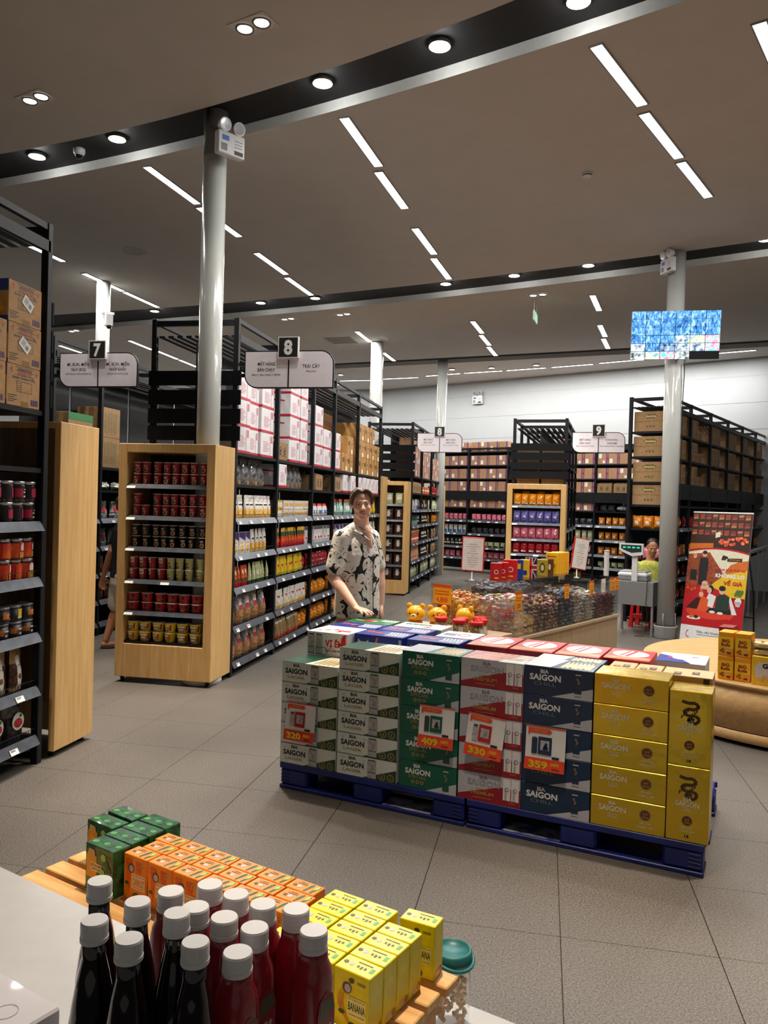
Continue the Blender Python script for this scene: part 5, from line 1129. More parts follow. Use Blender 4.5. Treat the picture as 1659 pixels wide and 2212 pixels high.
def r_top(b, w, d, h):
    b.disc((0, d * .55, h + .001), X3, Y3, w * .4, d * .3, WHITE, 20); b.pts([(-w * .1, d * .3), (-w * .02, d * .28), (w * .12, d * .82), (w * .04, d * .84)], (0, 0, h + .0015), X3, Y3, crd); b.pts([(-w * .22, d * .34), (-w * .17, d * .32), (-w * .02, d * .8), (-w * .08, d * .82)], (0, 0, h + .0015), X3, Y3, crd)
    for k in range(5): b.pts([(-w * .48, d * (.02 + .05 * k)), (-w * .48, d * (.04 + .05 * k)), (w * .48, d * (.12 + .035 * k)), (w * .48, d * (.1 + .035 * k))], (0, 0, h + .0009), X3, Y3, pale_o)
    b.text('BIA', (-w * .3, d * .45, h + .0018), X3, Y3, d * .08, crd, w=w * .15)
RDf = lambda d_: case('brick_red_beer_case', .248, d_, .1485, crd, lambda b, w, d, h: b.text('BIVINA', (0, -.0012, h * .3), X3, Z3, h * .3, WHITE, w=w * .6, bold=.03), r_top)
RD = RDf(.385); RD2 = RDf(.335)
WB = case('white_blue_beer_case', .255, .29, .1485, vie, lambda b, w, d, h: b.rect(-w / 2, 0, w / 2, h * .4, (0, -.001, 0), X3, Z3, tb),
          lambda b, w, d, h: [b.pts([(-w / 2, 0), (w * .2, 0), (-w * .1, d * .5), (-w / 2, d * .75)], (0, 0, h + .0009), X3, Y3, tb), b.disc((0, d * .5, h + .0013), X3, Y3, w * .22, d * .2, WHITE, 16), b.pts([(-w * .3, d * .4), (w * .3, d * .66), (w * .3, d * .72), (-w * .3, d * .5)], (0, 0, h + .0011), X3, Y3, vr), b.text('bia', (0, d * .45, h + .0016), X3, Y3, d * .1, tb)])
cb = mat('case_kraft', srgb(196, 160, 122), .7, noise=.05); cbp = ink('kraft_print', (70, 60, 56))
def k_top(b, w, d, h):
    for x, y in ((-.2, .35), (.15, .55)):
        b.ring((w * x, d * y, h + .001), X3, Y3, .012, .02, cbp, 10); b.rect(w * x - .018, d * y - .045, w * x + .018, d * y - .02, (0, 0, h + .001), X3, Y3, cbp); b.rect(w * x - .018, d * y - .06, w * x + .018, d * y - .052, (0, 0, h + .001), X3, Y3, cbp)
def kcase(w):
    body = MB(); body.bx(-w / 2, w / 2, 0, .2, 0, .146, cb, ch=.0025); pr = MB()
    pr.faces([(w / 2 + .0009, 0, 0), (w / 2 + .0009, .2, 0), (w / 2 + .0009, .2, .06), (w / 2 + .0009, 0, .06)], [(0, 1, 2, 3)], bgN)
    pr.rect(-w / 2, 0, w / 2, .06, (0, -.0009, 0), X3, Z3, bgN); k_top(pr, w, .2, .146); pr.rect(w * .32, .11, w * .44, .14, (0, -.001, 0), X3, Z3, INK)
    return P1('kraft_beer_case', body, [('print', pr)], 'beer case')
KA, KB = kcase(.128), kcase(.24)
column_of(VE, 5, .145, .277, .1485, 'white case with red writing behind the lower lager stack')
column_of(TG, 5, .457, .358, .1485, 'blue case behind the taller lager stack'); column_of(TG, 5, .817, .352, .1485, 'blue case behind the emerald stack'); column_of(TG, 5, .165, .562, .1485, 'blue case behind the white red-lettered stack'); column_of(TG, 5, .512, .572, .1485, 'blue case in the third row of stacks')
column_of(HG, 5, .165, .765, .1485, 'leaf green case stack under the hand'); column_of(WG, 5, .53, .785, .1485, 'white and green case in the rear row'); column_of(W2_, 5, .873, .562, .1485, 'pale case behind the blue cases')
for k in range(4): column_of(RD if k < 3 else RD2, 5, 1.135 + .259 * k, .4 if k < 3 else .45, .1485, 'brick red case, %s red stack from the blue cases' % nth(k + 1))
column_of(WB, 5, 2.182, .536, .1485, 'white and blue case behind the kraft cases')
for k, (s_, p) in enumerate([(1.916, KA), (2.05, KA), (2.243, KB)]): column_of(p, 5, s_, .246, .146, 'kraft case behind the gold stacks, %s along' % nth(k + 1))
column_of(CHI2, 5, 1.653, .245, .1475, 'navy blue case of the second row')
# price posters taped on the stacks
yel_t = ink('price_yellow', (250, 206, 40), .5); org_t = ink('poster_orange_red', (226, 72, 40), .5)
def poster(s, z0, price, art, name, label, rot=.0):
    w, h = .205, .218; b = MB(); N = 10; V = []
    for j in range(N + 1):
        v = j / N
        for i in range(6):
            u = i / 5; V.append(((u - .5) * w, -.004 - .022 * (1 - v) ** 2 * (1 if u > .0 else 1) - .010 * max(0, u - .6) * (1 - v), v * h))
    b.faces(V, [(j * 6 + i, j * 6 + i + 1, (j + 1) * 6 + i + 1, (j + 1) * 6 + i) for j in range(N) for i in range(5)], mat('poster_paper', (.78, .78, .76), .45, noise=.02), True)
    pr = MB(); yy = lambda v: -.0065 - .022 * (1 - v) ** 2 - .004 * (1 - v)
    def R(u0, v0, u1, v1, m, o=0):
        n = 4
        for i in range(n):
            a, c = v0 + (v1 - v0) * i / n, v0 + (v1 - v0) * (i + 1) / n
            pr.poly([((u0 - .5) * w, yy(a) - o, a * h), ((u1 - .5) * w, yy(a) - o, a * h), ((u1 - .5) * w, yy(c) - o, c * h), ((u0 - .5) * w, yy(c) - o, c * h)], m)
    R(.0, .0, 1, .27, org_t); R(0, .97, 1, 1, org_t); R(.06, .84, .6, .94, org_t); pr.poly([((.6 - .5) * w, yy(.84), .84 * h), ((.66 - .5) * w, yy(.89), .89 * h), ((.6 - .5) * w, yy(.94), .94 * h)], org_t); R(.06, .79, .1, .84, org_t)
    q = lambda v: Vector((0, yy(v) - .0012, v * h)); n_ = Vector((0, .0, 1))
    pr.text('Lon 330ml Thùng 24', q(.88) + Vector((-.035, 0, 0)), X3, Z3, .008, yel_t, w=.09)
    pr.text(price[0], q(.06) + Vector((-.03, 0, 0)), X3, (0, -.12, .99), .036, yel_t, w=.098, bold=.05); pr.text(price[1], q(.13) + Vector((.052, 0, 0)), X3, (0, -.12, .99), .018, yel_t, w=.05, bold=.03); pr.text('đ/Thùng', q(.045) + Vector((.06, 0, 0)), X3, Z3, .009, INK, w=.04, bold=.03)
    (m1, m2) = art
    R(.32, .36, .66, .76, m2); R(.16, .36, .3, .72, m1); R(.18, .69, .28, .74, can_d, .001); R(.38, .46, .6, .68, can_s, .001); R(.68, .29, .86, .34, INK, .0005)
    for k in range(4): pr.disc((w * (-.02 + .02 * k), yy(.5) - .002, h * (.5 + .04 * (k % 3))), X3, Z3, .008, .012, m1, 8)
    Proto(name, b, [('print', pr)], 'poster').put(pal(s, -.003, z0), PA, label, 'price posters on the beer stacks', rot=(0, rot, PA))
poster(.143, .305, ('320', '.000'), (can_s, crd), 'price_poster', 'white price poster reading 320.000 on the leftmost lager stack', .0)
poster(1.005, .405, ('409', '.000'), (can_d, bgE), 'price_poster', 'white price poster reading 409.000 on the emerald stack', .0)
poster(1.272, .397, ('330', '.000'), (can_s, crd), 'price_poster', 'crumpled white price poster reading 330.000 on the crimson stack', .08)
poster(1.602, .383, ('359', '.000'), (bgN, bgN), 'price_poster', 'white price poster reading 359.000 on the navy stack', .0)
# ------------------------------------------------------------------ sweets island
IA = math.atan2(.893, .449); IM = Matrix.Translation((-.218, 6.918, 0)) @ Matrix.Rotation(IA, 4, 'Z')   # x along the front, y into the island (to the left)
LTW = wood('light_oak', srgb(206, 184, 150), srgb(182, 156, 118), 14, 14, 1.2, 2.4); ACR = film('clear_acrylic', (.93, .95, .95), .06, .05)
IL, IW, IZ, IG = 2.32, .88, .58, .99
isl = empty('sweets_island', (-.218, 6.918, 0), IA, 'long pale oak island with clear acrylic bins of sweets', 'counter')
def ip(n, *a, m=LTW, ch=.003, par=None): b = MB(); b.bx(*a, m, ch=ch); return obj(n, b, par or isl)
n_ = 4
for k in range(n_): ip('front_panel', IL * k / n_ + .001, IL * (k + 1) / n_ - .001, 0, .02, .06, IZ - .03)
for k in range(n_): ip('back_panel', IL * k / n_ + .001, IL * (k + 1) / n_ - .001, IW - .02, IW, .06, IZ - .03)
ip('end_panel', 0, .02, .02, IW - .02, .06, IZ - .03); ip('end_panel', IL - .02, IL, .02, IW - .02, .06, IZ - .03)
ip('top_board', -.012, IL + .012, -.012, IW + .012, IZ - .03, IZ); ip('plinth', .03, IL - .03, .03, IW - .03, 0, .06, m=BLACK)
div = [0, .30, .62, .92, 1.23, 1.5, 1.77, 2.05, IL]
def pane(*a): b = MB(); b.bx(*a, ACR); return obj('acrylic_pane', b, isl)
E_ = .006
pane(0, IL, 0, E_, IZ, IG); pane(0, IL, IW - E_, IW, IZ, IG); pane(0, E_, E_, IW - E_, IZ, IG); pane(IL - E_, IL, E_, IW - E_, IZ, IG); pane(E_, IL - E_, IW / 2 - E_ / 2, IW / 2 + E_ / 2, IZ, IG + .02)
for d in div[1:-1]:
    pane(d - E_ / 2, d + E_ / 2, E_, IW / 2 - E_, IZ, IG - .01); pane(d - E_ / 2, d + E_ / 2, IW / 2 + E_, IW - E_, IZ, IG - .01)
pane(.35, 1.95, IW / 2 - .13, IW / 2 + .13, IG + .022, IG + .03)
def sweet(name, size, cols, shape='ball', seed=1):
    r = random.Random(seed); M_ = [ink(name + '_%d' % i, c, .22, coat=.4) for i, c in enumerate(cols)]
    return M_
def heap(name, label, x0, x1, y0, y1, fillz, M_, r0, wrap=False, seed=1):
    """a bin of loose sweets: the ones on top and against the panes, one object"""
    r = random.Random(seed); b = MB(); N = []
    z = IZ + .004 + r0
    def one(x, y, z):
        m = r.choice(M_); s = r0 * r.uniform(.8, 1.15); q_ = 1.32 if wrap else 1.02; A = Matrix.Rotation(r.uniform(0, 6.3), 3, 'Z') @ Matrix.Rotation(r.uniform(-.9, .9), 3, 'X')
        x = min(max(x, x0 + s * q_), x1 - s * q_); y = min(max(y, y0 + s * q_), y1 - s * q_); z = max(z, IZ + .003 + s * q_)
        if wrap:
            c = Vector((x, y, z)); k = [(-1, -.55, -.4), (1, -.55, -.4), (1, .55, -.4), (-1, .55, -.4), (-1, -.55, .4), (1, -.55, .4), (1, .55, .4), (-1, .55, .4)]
            V = [c + A @ (Vector(q) * s * .8) for q in k]; b.faces(V, [(0, 3, 2, 1), (4, 5, 6, 7), (0, 1, 5, 4), (2, 3, 7, 6), (1, 2, 6, 5), (0, 4, 7, 3)], m)
            for sx in (-1, 1):
                t = c + A @ Vector((sx * s * .8, 0, 0)); e = c + A @ Vector((sx * s * 1.25, 0, 0)); u = A @ Vector((0, s * .5, 0)); w = A @ Vector((0, 0, s * .3))
                b.faces([t, e + u, e - u, e + w], [(0, 1, 2), (0, 2, 3)], M_[0])
        else: b.ell((x, y, z), (s, s * .8, s * .62), m, 6, 4, A)
    st = r0 * 1.7
    nz = int((fillz - IZ) / st)
    for k in range(nz + 1):
        zz = IZ + r0 * .8 + k * st
        xs = [x0 + r0 + i * st for i in range(int((x1 - x0 - 2 * r0) / st) + 1)]; ys = [y0 + r0 + i * st for i in range(int((y1 - y0 - 2 * r0) / st) + 1)]
        for x in xs:
            for y in ys:
                top = k >= nz - 1; side = x in (xs[0], xs[-1]) or y in (ys[0], ys[-1])
                if not (top or side): continue
                hz = zz + (r.uniform(-.4, .9) * r0 + .03 * math.sin(x * 7 + y * 9) if top else r.uniform(-.3, .3) * r0)
                one(x + r.uniform(-.4, .4) * r0, y + r.uniform(-.4, .4) * r0, hz)
    b2 = MB(); b2.bx(x0 + st, x1 - st, y0 + st, y1 - st, IZ + .004, fillz - st * .6, M_[0]); b.add(b2)
    o = obj(name, b, None, isl.location, IA, label, 'sweets', kind='stuff')
PK = [srgb, ]
S_caramel = sweet('caramel', 0, [(236, 176, 110), (222, 140, 70), (240, 200, 150), (206, 120, 60)]); S_taffy = sweet('taffy', 0, [(236, 226, 226), (232, 130, 90), (226, 90, 130), (240, 236, 236), (220, 200, 210), (190, 190, 120)])
S_mix = sweet('foil_sweet', 0, [(150, 70, 60), (200, 160, 70), (170, 110, 130), (110, 50, 50), (210, 190, 160)]); S_blue = sweet('slate_sweet', 0, [(60, 66, 88), (110, 112, 130), (150, 150, 160), (50, 54, 70)])
S_white = sweet('white_sweet', 0, [(222, 218, 210), (190, 186, 176), (200, 130, 110), (236, 232, 226)]); S_red = sweet('crimson_sweet', 0, [(110, 30, 36), (150, 50, 50), (90, 24, 30), (130, 90, 80)]); S_gr = sweet('silver_sweet', 0, [(150, 150, 160), (120, 120, 130), (176, 176, 184), (96, 96, 110)])
B_ = .010
heap('sweet_heap', 'heap of orange caramels in the near left end bin', 0 + B_, .30 - B_, IW / 2 + B_, IW - B_, .86, S_caramel, .02, seed=1)
heap('sweet_heap', 'heap of pink and white wrapped taffies in the near corner bin', 0 + B_, .30 - B_, B_, IW / 2 - B_, .88, S_taffy, .022, True, seed=2)
heap('sweet_heap', 'heap of dark gold foil sweets in the second front bin', .30 + B_, .62 - B_, B_, IW / 2 - B_, .83, S_mix, .021, seed=3)
heap('sweet_heap', 'heap of red and gold foil sweets in the third front bin', .62 + B_, .92 - B_, B_, IW / 2 - B_, .84, S_mix, .02, seed=4)
heap('sweet_heap', 'heap of slate blue sweets in the fourth front bin', .92 + B_, 1.23 - B_, B_, IW / 2 - B_, .86, S_blue, .02, seed=5)
heap('sweet_heap', 'heap of white and pale sweets in the fifth front bin', 1.23 + B_, 1.5 - B_, B_, IW / 2 - B_, .88, S_white, .02, seed=6)
heap('sweet_heap', 'heap of white sweets with red specks in the sixth front bin', 1.5 + B_, 1.77 - B_, B_, IW / 2 - B_, .86, S_white, .019, True, seed=7)
heap('sweet_heap', 'low heap of crimson sweets in the seventh front bin', 1.77 + B_, 2.05 - B_, B_, IW / 2 - B_, .76, S_red, .02, seed=8)
heap('sweet_heap', 'heap of crimson sweets in the last front bin', 2.05 + B_, IL - B_, B_, IW / 2 - B_, .78, S_red, .019, True, seed=9)
heap('sweet_heap', 'heap of silver wrapped sweets in a rear bin', .62 + B_, .92 - B_, IW / 2 + B_, IW - B_, .93, S_gr, .021, seed=10)
heap('sweet_heap', 'heap of grey sweets in the fourth rear bin', .92 + B_, 1.23 - B_, IW / 2 + B_, IW - B_, .92, S_gr, .021, seed=11)
heap('sweet_heap', 'heap of taffies in the second rear bin', .30 + B_, .62 - B_, IW / 2 + B_, IW - B_, .78, S_taffy, .022, True, seed=12)
def onI(x, y, z): return IM @ Vector((x, y, z))
# price cards on the panes
ycard = ink('card_yellow', (250, 178, 30), .5); ocard = ink('card_orange', (226, 84, 30), .5)
def card(x, y, rz, price, w=.11, h=.125, label='', white=False):
    b = MB(); b.bx(-w / 2, w / 2, -.002, 0, 0, h, TAGM if white else ycard); pr = MB()
    if white:
        for k in range(4): pr.rect(-w * .3, h * (.3 + .12 * k), w * .2, h * (.3 + .12 * k) + .003, (0, -.0026, 0), X3, Z3, MATS['label_print'])
    else:
        pr.rect(-w / 2, h * .84, w / 2, h, (0, -.0026, 0), X3, Z3, ocard); pr.rect(-w / 2, 0, w / 2, h * .05, (0, -.0026, 0), X3, Z3, ocard)
        pr.text(price, (0, -.0028, h * .14), X3, Z3, h * .24, ocard, w=w * .62, bold=.03)
        for k in range(2): pr.rect(-w * .4, h * (.5 + .14 * k), w * .38, h * (.5 + .14 * k) + h * .05, (0, -.0028, 0), X3, Z3, ocard)
    Proto('price_card', b, [('print', pr)], 'price card').put(onI(x, y, IG - h - .004), rz, label, 'price cards on the sweet bins')
NR_ = IA - math.pi / 2
card(-.001, IW - .13, NR_, '4.800', .2, .19, 'large orange and yellow price card 4.800 on the left end pane')
card(.06, -.001, IA, '12.800', .12, .17, 'orange price card on the near corner pane of the island')
for k, (x, p) in enumerate([(1.02, '7.200'), (1.6, '7.200'), (2.14, '6.900'), (2.27, '6.800')]): card(x, -.001, IA, p, .1, .14, 'orange price card on the front pane, %s after the corner card' % nth(k + 1))
card(1.9, -.001, IA, '', .1, .14, 'plain white card on the front pane between orange cards', True)
# boxes and tins on the centre shelf
shz = IG + .031
def tin(x, w, d, h, m, f, label, name='gift_tin', y=IW / 2, rz=-.05): 
    b = MB(); b.bx(-w / 2, w / 2, -d / 2, d / 2, 0, h, m, ch=.003); pr = MB(); f(pr, w, d, h); Proto(name, b, [('print', pr)], 'box').put(onI(x, y, shz), rz, label, 'gift boxes on the island shelf')
tr = ink('tin_red', (186, 18, 28), .3); cyel = ink('box_chrome_yellow', (236, 186, 24), .4); cblu = ink('box_ultramarine', (26, 66, 150), .4)
rl = lambda b, w, d, h: [b.ring((w * .05, FR(d), h * .5), X3, Z3, w * .14, w * .2, cW, 14), b.rect(-w * .1, h * .12, w * .25, h * .2, (0, FR(d), 0), X3, Z3, cyel)]
tin(.43, .105, .08, .165, tr, rl, 'red gift tin, first on the island shelf'); tin(.56, .10, .08, .165, tr, rl, 'red gift tin, second on the island shelf')
tin(.70, .13, .09, .185, ink('box_scarlet', (206, 24, 30), .35), rl, 'larger scarlet gift box with white ring on the island shelf')
tin(.85, .10, .08, .18, cblu, lambda b, w, d, h: b.rect(-w * .3, h * .5, w * .3, h * .8, (0, FR(d), 0), X3, Z3, cyel), 'blue gift box on the island shelf'); tin(.985, .09, .08, .175, cyel, lambda b, w, d, h: b.rect(-w * .3, h * .15, w * .3, h * .4, (0, FR(d), 0), X3, Z3, cblu), 'plain yellow gift box beside the flag box')
def flag(b, w, d, h):
    o = (0, FR(d), 0)
    for sx, sz in ((1, 1), (1, -1)):
        for q, m in ((.1, cW), (.04, tr)): b.pts([(-w / 2, (h / 2 - sz * h / 2) + 0 * h), (-w / 2 + w * q, h / 2 - sz * h / 2), (w / 2, h / 2 + sz * h / 2), (w / 2 - w * q, h / 2 + sz * h / 2)], (0, FR(d) - (.0004 if q == .04 else 0), 0), X3, Z3, m)
    for q, m, e in ((.3, cW, .001), (.17, tr, .0014)): b.rect(-w * q / 2, 0, w * q / 2, h, (0, FR(d) - e, 0), X3, Z3, m); b.rect(-w / 2, h * (.5 - q / 2), w / 2, h * (.5 + q / 2), (0, FR(d) - e, 0), X3, Z3, m)
tin(1.12, .12, .08, .19, ink('flag_blue', (24, 34, 96), .4), flag, 'gift box printed with a crossed red white and blue flag')
def ann(b, w, d, h):
    b.disc((-w * .18, FR(d), h * .55), X3, Z3, w * .14, h * .26, cCr, 14); b.disc((w * .2, FR(d), h * .5), X3, Z3, w * .16, h * .3, ink('choco_brown', (70, 40, 24)), 14); b.disc((w * .2, FR(d) - .0005, h * .5), X3, Z3, w * .1, h * .2, cCr, 12)
tin(1.30, .17, .08, .165, ink('box_olive_gold', (176, 150, 40), .4), ann, 'olive gold biscuit box with oval pictures on the island shelf'); tin(1.48, .13, .08, .165, ink('box_chocolate', (96, 54, 30), .4), ann, 'chocolate brown biscuit box on the island shelf')
yw = lambda b, w, d, h: [b.ring((0, FR(d), h * .4), X3, Z3, w * .25, w * .32, redl, 14), b.rect(-w * .4, h * .8, w * .4, h * .84, (0, FR(d), 0), X3, Z3, redl)]
for k in range(5): tin(1.60 + .06 * k, .13, .052, .225, cyel, yw, 'tall yellow wafer box, %s in the row of five' % nth(k + 1), 'wafer_box', rz=NR_)
# boards and pole
def board(x, y, z0, rz, tilt, label):
    o = empty('notice_board', onI(x, y, z0), rz, label, 'notice board', 'red framed notice boards on the island'); 
    st = MB(); st.lathe([(.03, 0), (.03, .008), (.006, .012), (.006, .09)], mat('stand_clear', (.6, .62, .64), .15, coat=.5), 10); obj('stand', st, o)
    f = MB(); f.bx(-.11, .11, -.008, .008, .09, .42, vr, ch=.003); fo = obj('frame', f, o, rot=(0, tilt, 0))
    p = MB(); p.bx(-.1, .1, -.0095, -.006, .1, .41, TAGM); r = random.Random(3)
    for k in range(11): ww = r.uniform(.03, .07) if k not in (0, 5) else .02; p.rect(-ww, .13 + .022 * k, ww, .133 + .022 * k, (0, -.0101, 0), X3, Z3, MATS['label_print'])
    obj('notice_sheet', p, fo)
board(.52, IW - .12, IG - .0, -.12, .02, 'white notice in a red frame, facing front, on the island end')
board(1.72, .22, IG - .0, IA - .35, .16, 'white notice in a red frame, seen edge-on and tilted')
for bx_ in ((.46, .58, IW - .18, IW - .06), (1.66, 1.78, .16, .28)): b = MB(); b.bx(*bx_, IG - .012, IG - .0005, ACR); obj('acrylic_rest', b, isl)
b = MB(); b.bx(-.026, .026, -.02, .02, 0, .27, mat('post_white', (.72, .73, .74), .4, noise=.03), ch=.004); b2 = MB(); b2.bx(-.03, .03, -.024, .024, .27, .276, MATS['post_white'], ch=.002)
Proto('white_post', b, [('cap', b2)], 'post').put(onI(IL - .06, .12, IG - .0), IA, 'short white square post standing at the far end of the island')
b = MB(); b.bx(IL - .12, IL - .0, .06, .18, IG - .012, IG - .0005, ACR); obj('acrylic_rest', b, isl)
# low step before the island with bear jars and red-lidded jars
stp = empty('display_step', onI(-.56, 0, 0), IA, 'low oak step with bear jars in front of the sweets island', 'display stand')
for nm, a in (('top_board', (0, .54, 0, .95, .60, .63)), ('side_panel', (.02, .04, .02, .93, 0, .60)), ('side_panel', (.50, .52, .02, .93, 0, .60)), ('front_panel', (.04, .50, .02, .04, 0, .60)), ('back_panel', (.04, .50, .91, .93, 0, .60))):
    b = MB(); b.bx(*a, LTW, ch=.003); obj(nm, b, stp)
by = mat('bear_yellow', srgb(246, 178, 24), .3, noise=.04, coat=.3); bk_ = ink('bear_black', (24, 18, 16), .3); byl = mat('bear_muzzle', srgb(250, 220, 130), .4, noise=.04)
def bear(x, y, rz, label):
    o = empty('bear_jar', onI(x - .56, y, .6305), rz, label, 'sweet jar', 'yellow bear jars on the step')
    b = MB(); b.lathe([(.055, 0), (.062, .01), (.062, .05), (.05, .06)], mat('bear_jar_base', srgb(190, 120, 30), .2, noise=.3, nscale=60, coat=.5), 16); obj('jar_base', b, o)
    b = MB(); b.ell((0, 0, .115), (.088, .08, .072), by, 18, 12); obj('head', b, o)
    for sx in (-1, 1): b = MB(); b.ell((sx * .06, 0, .18), (.028, .016, .028), by, 12, 8); obj('ear', b, o)
    b = MB(); b.ell((0, -.072, .1), (.03, .018, .022), byl, 12, 8); obj('muzzle', b, o)
    for sx in (-1, 1): b = MB(); b.ell((sx * .036, -.071, .122), (.007, .005, .009), bk_, 8, 6); obj('eye', b, o)
    b = MB(); b.ell((0, -.0895, .107), (.009, .005, .006), bk_, 8, 6); obj('nose', b, o)
bear(.22, .80, -.1, 'yellow bear-headed jar on the step, leftmost of three'); bear(.26, .60, .2, 'yellow bear-headed jar on the step, middle of three'); bear(.42, .41, 2.6, 'yellow bear-headed jar on the step, turned backwards')
lidr = ink('lid_red', (214, 30, 30), .3); cj = mat('jar_mixed_sweets', srgb(200, 170, 120), .12, col2=srgb(90, 70, 50), nscale=70, coat=.6)
def rj(x, y, label, ribbon=False):
    b = MB(); b.lathe([(.05, 0), (.055, .01), (.055, .09), (.045, .105)], cj, 16); l = MB(); l.lathe([(.056, .105), (.058, .108), (.058, .13), (.05, .136)], lidr, 16); lb_ = MB()
    for k in range(4): a = -1.9 + .1 * k; 
    n = 4; V = []
    for k in range(n + 1): t = -math.pi / 2 - .3 + .7 * k / n; V += [(.0565 * math.cos(t), .0565 * math.sin(t), .02), (.0565 * math.cos(t), .0565 * math.sin(t), .08)]
    lb_.faces(V, [(2 * k, 2 * k + 2, 2 * k + 3, 2 * k + 1) for k in range(n)], labw)
    p = [('lid', l), ('label', lb_)]
    if ribbon: r_ = MB(); r_.path([(-.03, 0, .137), (-.04, 0, .16), (-.01, .01, .17), (0, 0, .14), (.02, 0, .165), (.04, 0, .15)], .005, lidr, 6); p.append(('ribbon', r_))
    Proto('red_lid_jar', b, p, 'jar').put(onI(x - .56, y, .6305), RND.uniform(-1, 1), label, 'red-lidded sweet jars on the step')
for k, (x, y, rb) in enumerate([(.1, .45, True), (.2, .3, False), (.09, .26, False), (.24, .14, False), (.09, .09, True), (.36, .22, False)]): rj(x, y, 'clear sweet jar with red lid, %s from the bears' % nth(k + 1), rb)
# ------------------------------------------------------------------ weighing table, stool, scale
STEEL = mat('brushed_steel', (.36, .37, .38), .42, metal=.7, noise=.1, nscale=20, stretch=(1, 1, 12))
TA = math.atan2(-.42, .907); tb_ = empty('steel_table', (1.485, 11.27, 0), TA, 'small stainless steel table with deep skirt, under the scale', 'table')
def tp_(n, *a, m=STEEL, ch=.002): b = MB(); b.bx(*a, m, ch=ch); return obj(n, b, tb_)
tp_('top', -.62, 0, 0, .52, .715, .735); tp_('skirt', -.62, 0, 0, .012, .41, .715); tp_('skirt', -.012, 0, .012, .52, .41, .715); tp_('skirt', -.62, -.608, .012, .52, .41, .715)
for x in (-.60, -.03):
    for y in (.02, .47): tp_('leg', x, x + .03, y, y + .03, 0, .715)
def onT(x, y, z): return Matrix.Translation((1.485, 11.27, 0)) @ Matrix.Rotation(TA, 4, 'Z') @ Vector((x, y, z))
PLW = mat('scale_white', (.72, .72, .70), .4, noise=.03); PLG = mat('scale_grey', (.2, .21, .22), .45, noise=.05)
so = empty('weighing_scale', onT(-.33, .22, .736), TA + .12, 'white price scale with green digits on the steel table', 'scale')
def sp(n, b, par=None): return obj(n, b, par or so)
b = MB(); b.bx(-.2, .2, -.17, .17, 0, .055, PLG, ch=.012); sp('foot', b); b = MB(); b.bx(-.2, .2, -.17, .17, .056, .115, PLW, ch=.02); sp('housing', b)
b = MB(); b.bx(-.18, .18, -.12, .2, .118, .132, STEEL, ch=.004); sp('pan', b); b = MB(); b.bx(.0, .075, -.215, -.172, .0, .36, PLW, ch=.006); sp('pole', b)
b = MB(); b.faces([(-.16, y, z) if False else p for y in (-.245, -.18) for p in [(-.17, y, .52), (.15, y, .52), (.15, y, .37), (.0, y, .345), (-.13, y, .405), (-.17, y, .43)]], [(5, 4, 3, 2, 1, 0), (6, 7, 8, 9, 10, 11)] + [(i, (i + 1) % 6, 6 + (i + 1) % 6, 6 + i) for i in range(6)], PLW); hd = sp('display_head', b)
b = MB(); b.pts([(-.145, .5), (.13, .5), (.13, .41), (.0, .39), (-.11, .43), (-.145, .45)], (0, -.2462, 0), X3, Z3, mat('display_dark', (.03, .035, .035), .2, noise=.1)); dk_ = obj('display_window', b, hd)
b = MB()
for k in range(4): b.text('888'[: 3 if k else 2], (-.1 + .062 * k, -.2475, .455), X3, Z3, .022, mat('digit_green', (.02, .75, .45), .4, emit=1.2), w=.04)
obj('digits', b, hd)['kind'] = 'stuff'
b = MB(); b.path([onT(-.09, .04, .742), onT(-.08, -.012, .742), onT(-.08, -.018, .6), onT(-.09, -.02, .45), onT(-.06, -.02, .3), onT(-.08, -.02, .12), onT(-.1, -.03, .008), onT(-.2, -.1, .006)], .005, INK, 6); obj('scale_cable', b, None, (0, 0, 0), 0, 'black cable hanging down the skirt of the steel table', 'cable')
RP = mat('plastic_red', srgb(214, 30, 34), .35, noise=.04)
st_o = empty('plastic_stool', (1.50, 12.24, 0), TA, 'red plastic stool behind the steel table, with the seated person', 'stool')
b = MB(); b.bx(-.14, .14, -.14, .14, .37, .4, RP, ch=.01); obj('seat', b, st_o)
for sx in (-1, 1):
    for sy in (-1, 1):
        b = MB(); b.faces([(sx * .13 + a, sy * .13 + c, .37) for a, c in ((-.02, -.02), (.02, -.02), (.02, .02), (-.02, .02))] + [(sx * .15 + a, sy * .15 + c, 0) for a, c in ((-.026, -.026), (.026, -.026), (.026, .026), (-.026, .026))], [(0, 1, 2, 3), (7, 6, 5, 4), (0, 4, 5, 1), (1, 5, 6, 2), (2, 6, 7, 3), (3, 7, 4, 0)], RP); obj('leg', b, st_o)
for sy in (-1, 1): b = MB(); b.bx(-.15, .15, sy * .15 - .012, sy * .15 + .012, .13, .2, RP, ch=.004); obj('rail', b, st_o)
# white tub around the column foot
b = MB(); b.lathe([(.13, 0), (.142, .01), (.148, .155), (.152, .16), (.152, .17), (.14, .17)], mat('tub_white', (.5, .5, .48), .5, noise=.08), 26, capb=False, capt=False)
h_ = MB(); h_.path([(.12, -.085, .17), (.11, -.09, .26), (.118, -.02, .34)], .004, MATS['tub_white'], 6); h2 = MB(); h2.path([(-.05, -.14, .17), (-.055, -.13, .26), (-.05, -.115, .34)], .004, MATS['tub_white'], 6)
Proto('round_tub', b, [('string', h_), ('string', h2)], 'tub').put((1.66, 11.28, 0), 0, 'white round collar tied around the foot of the column by the poster')
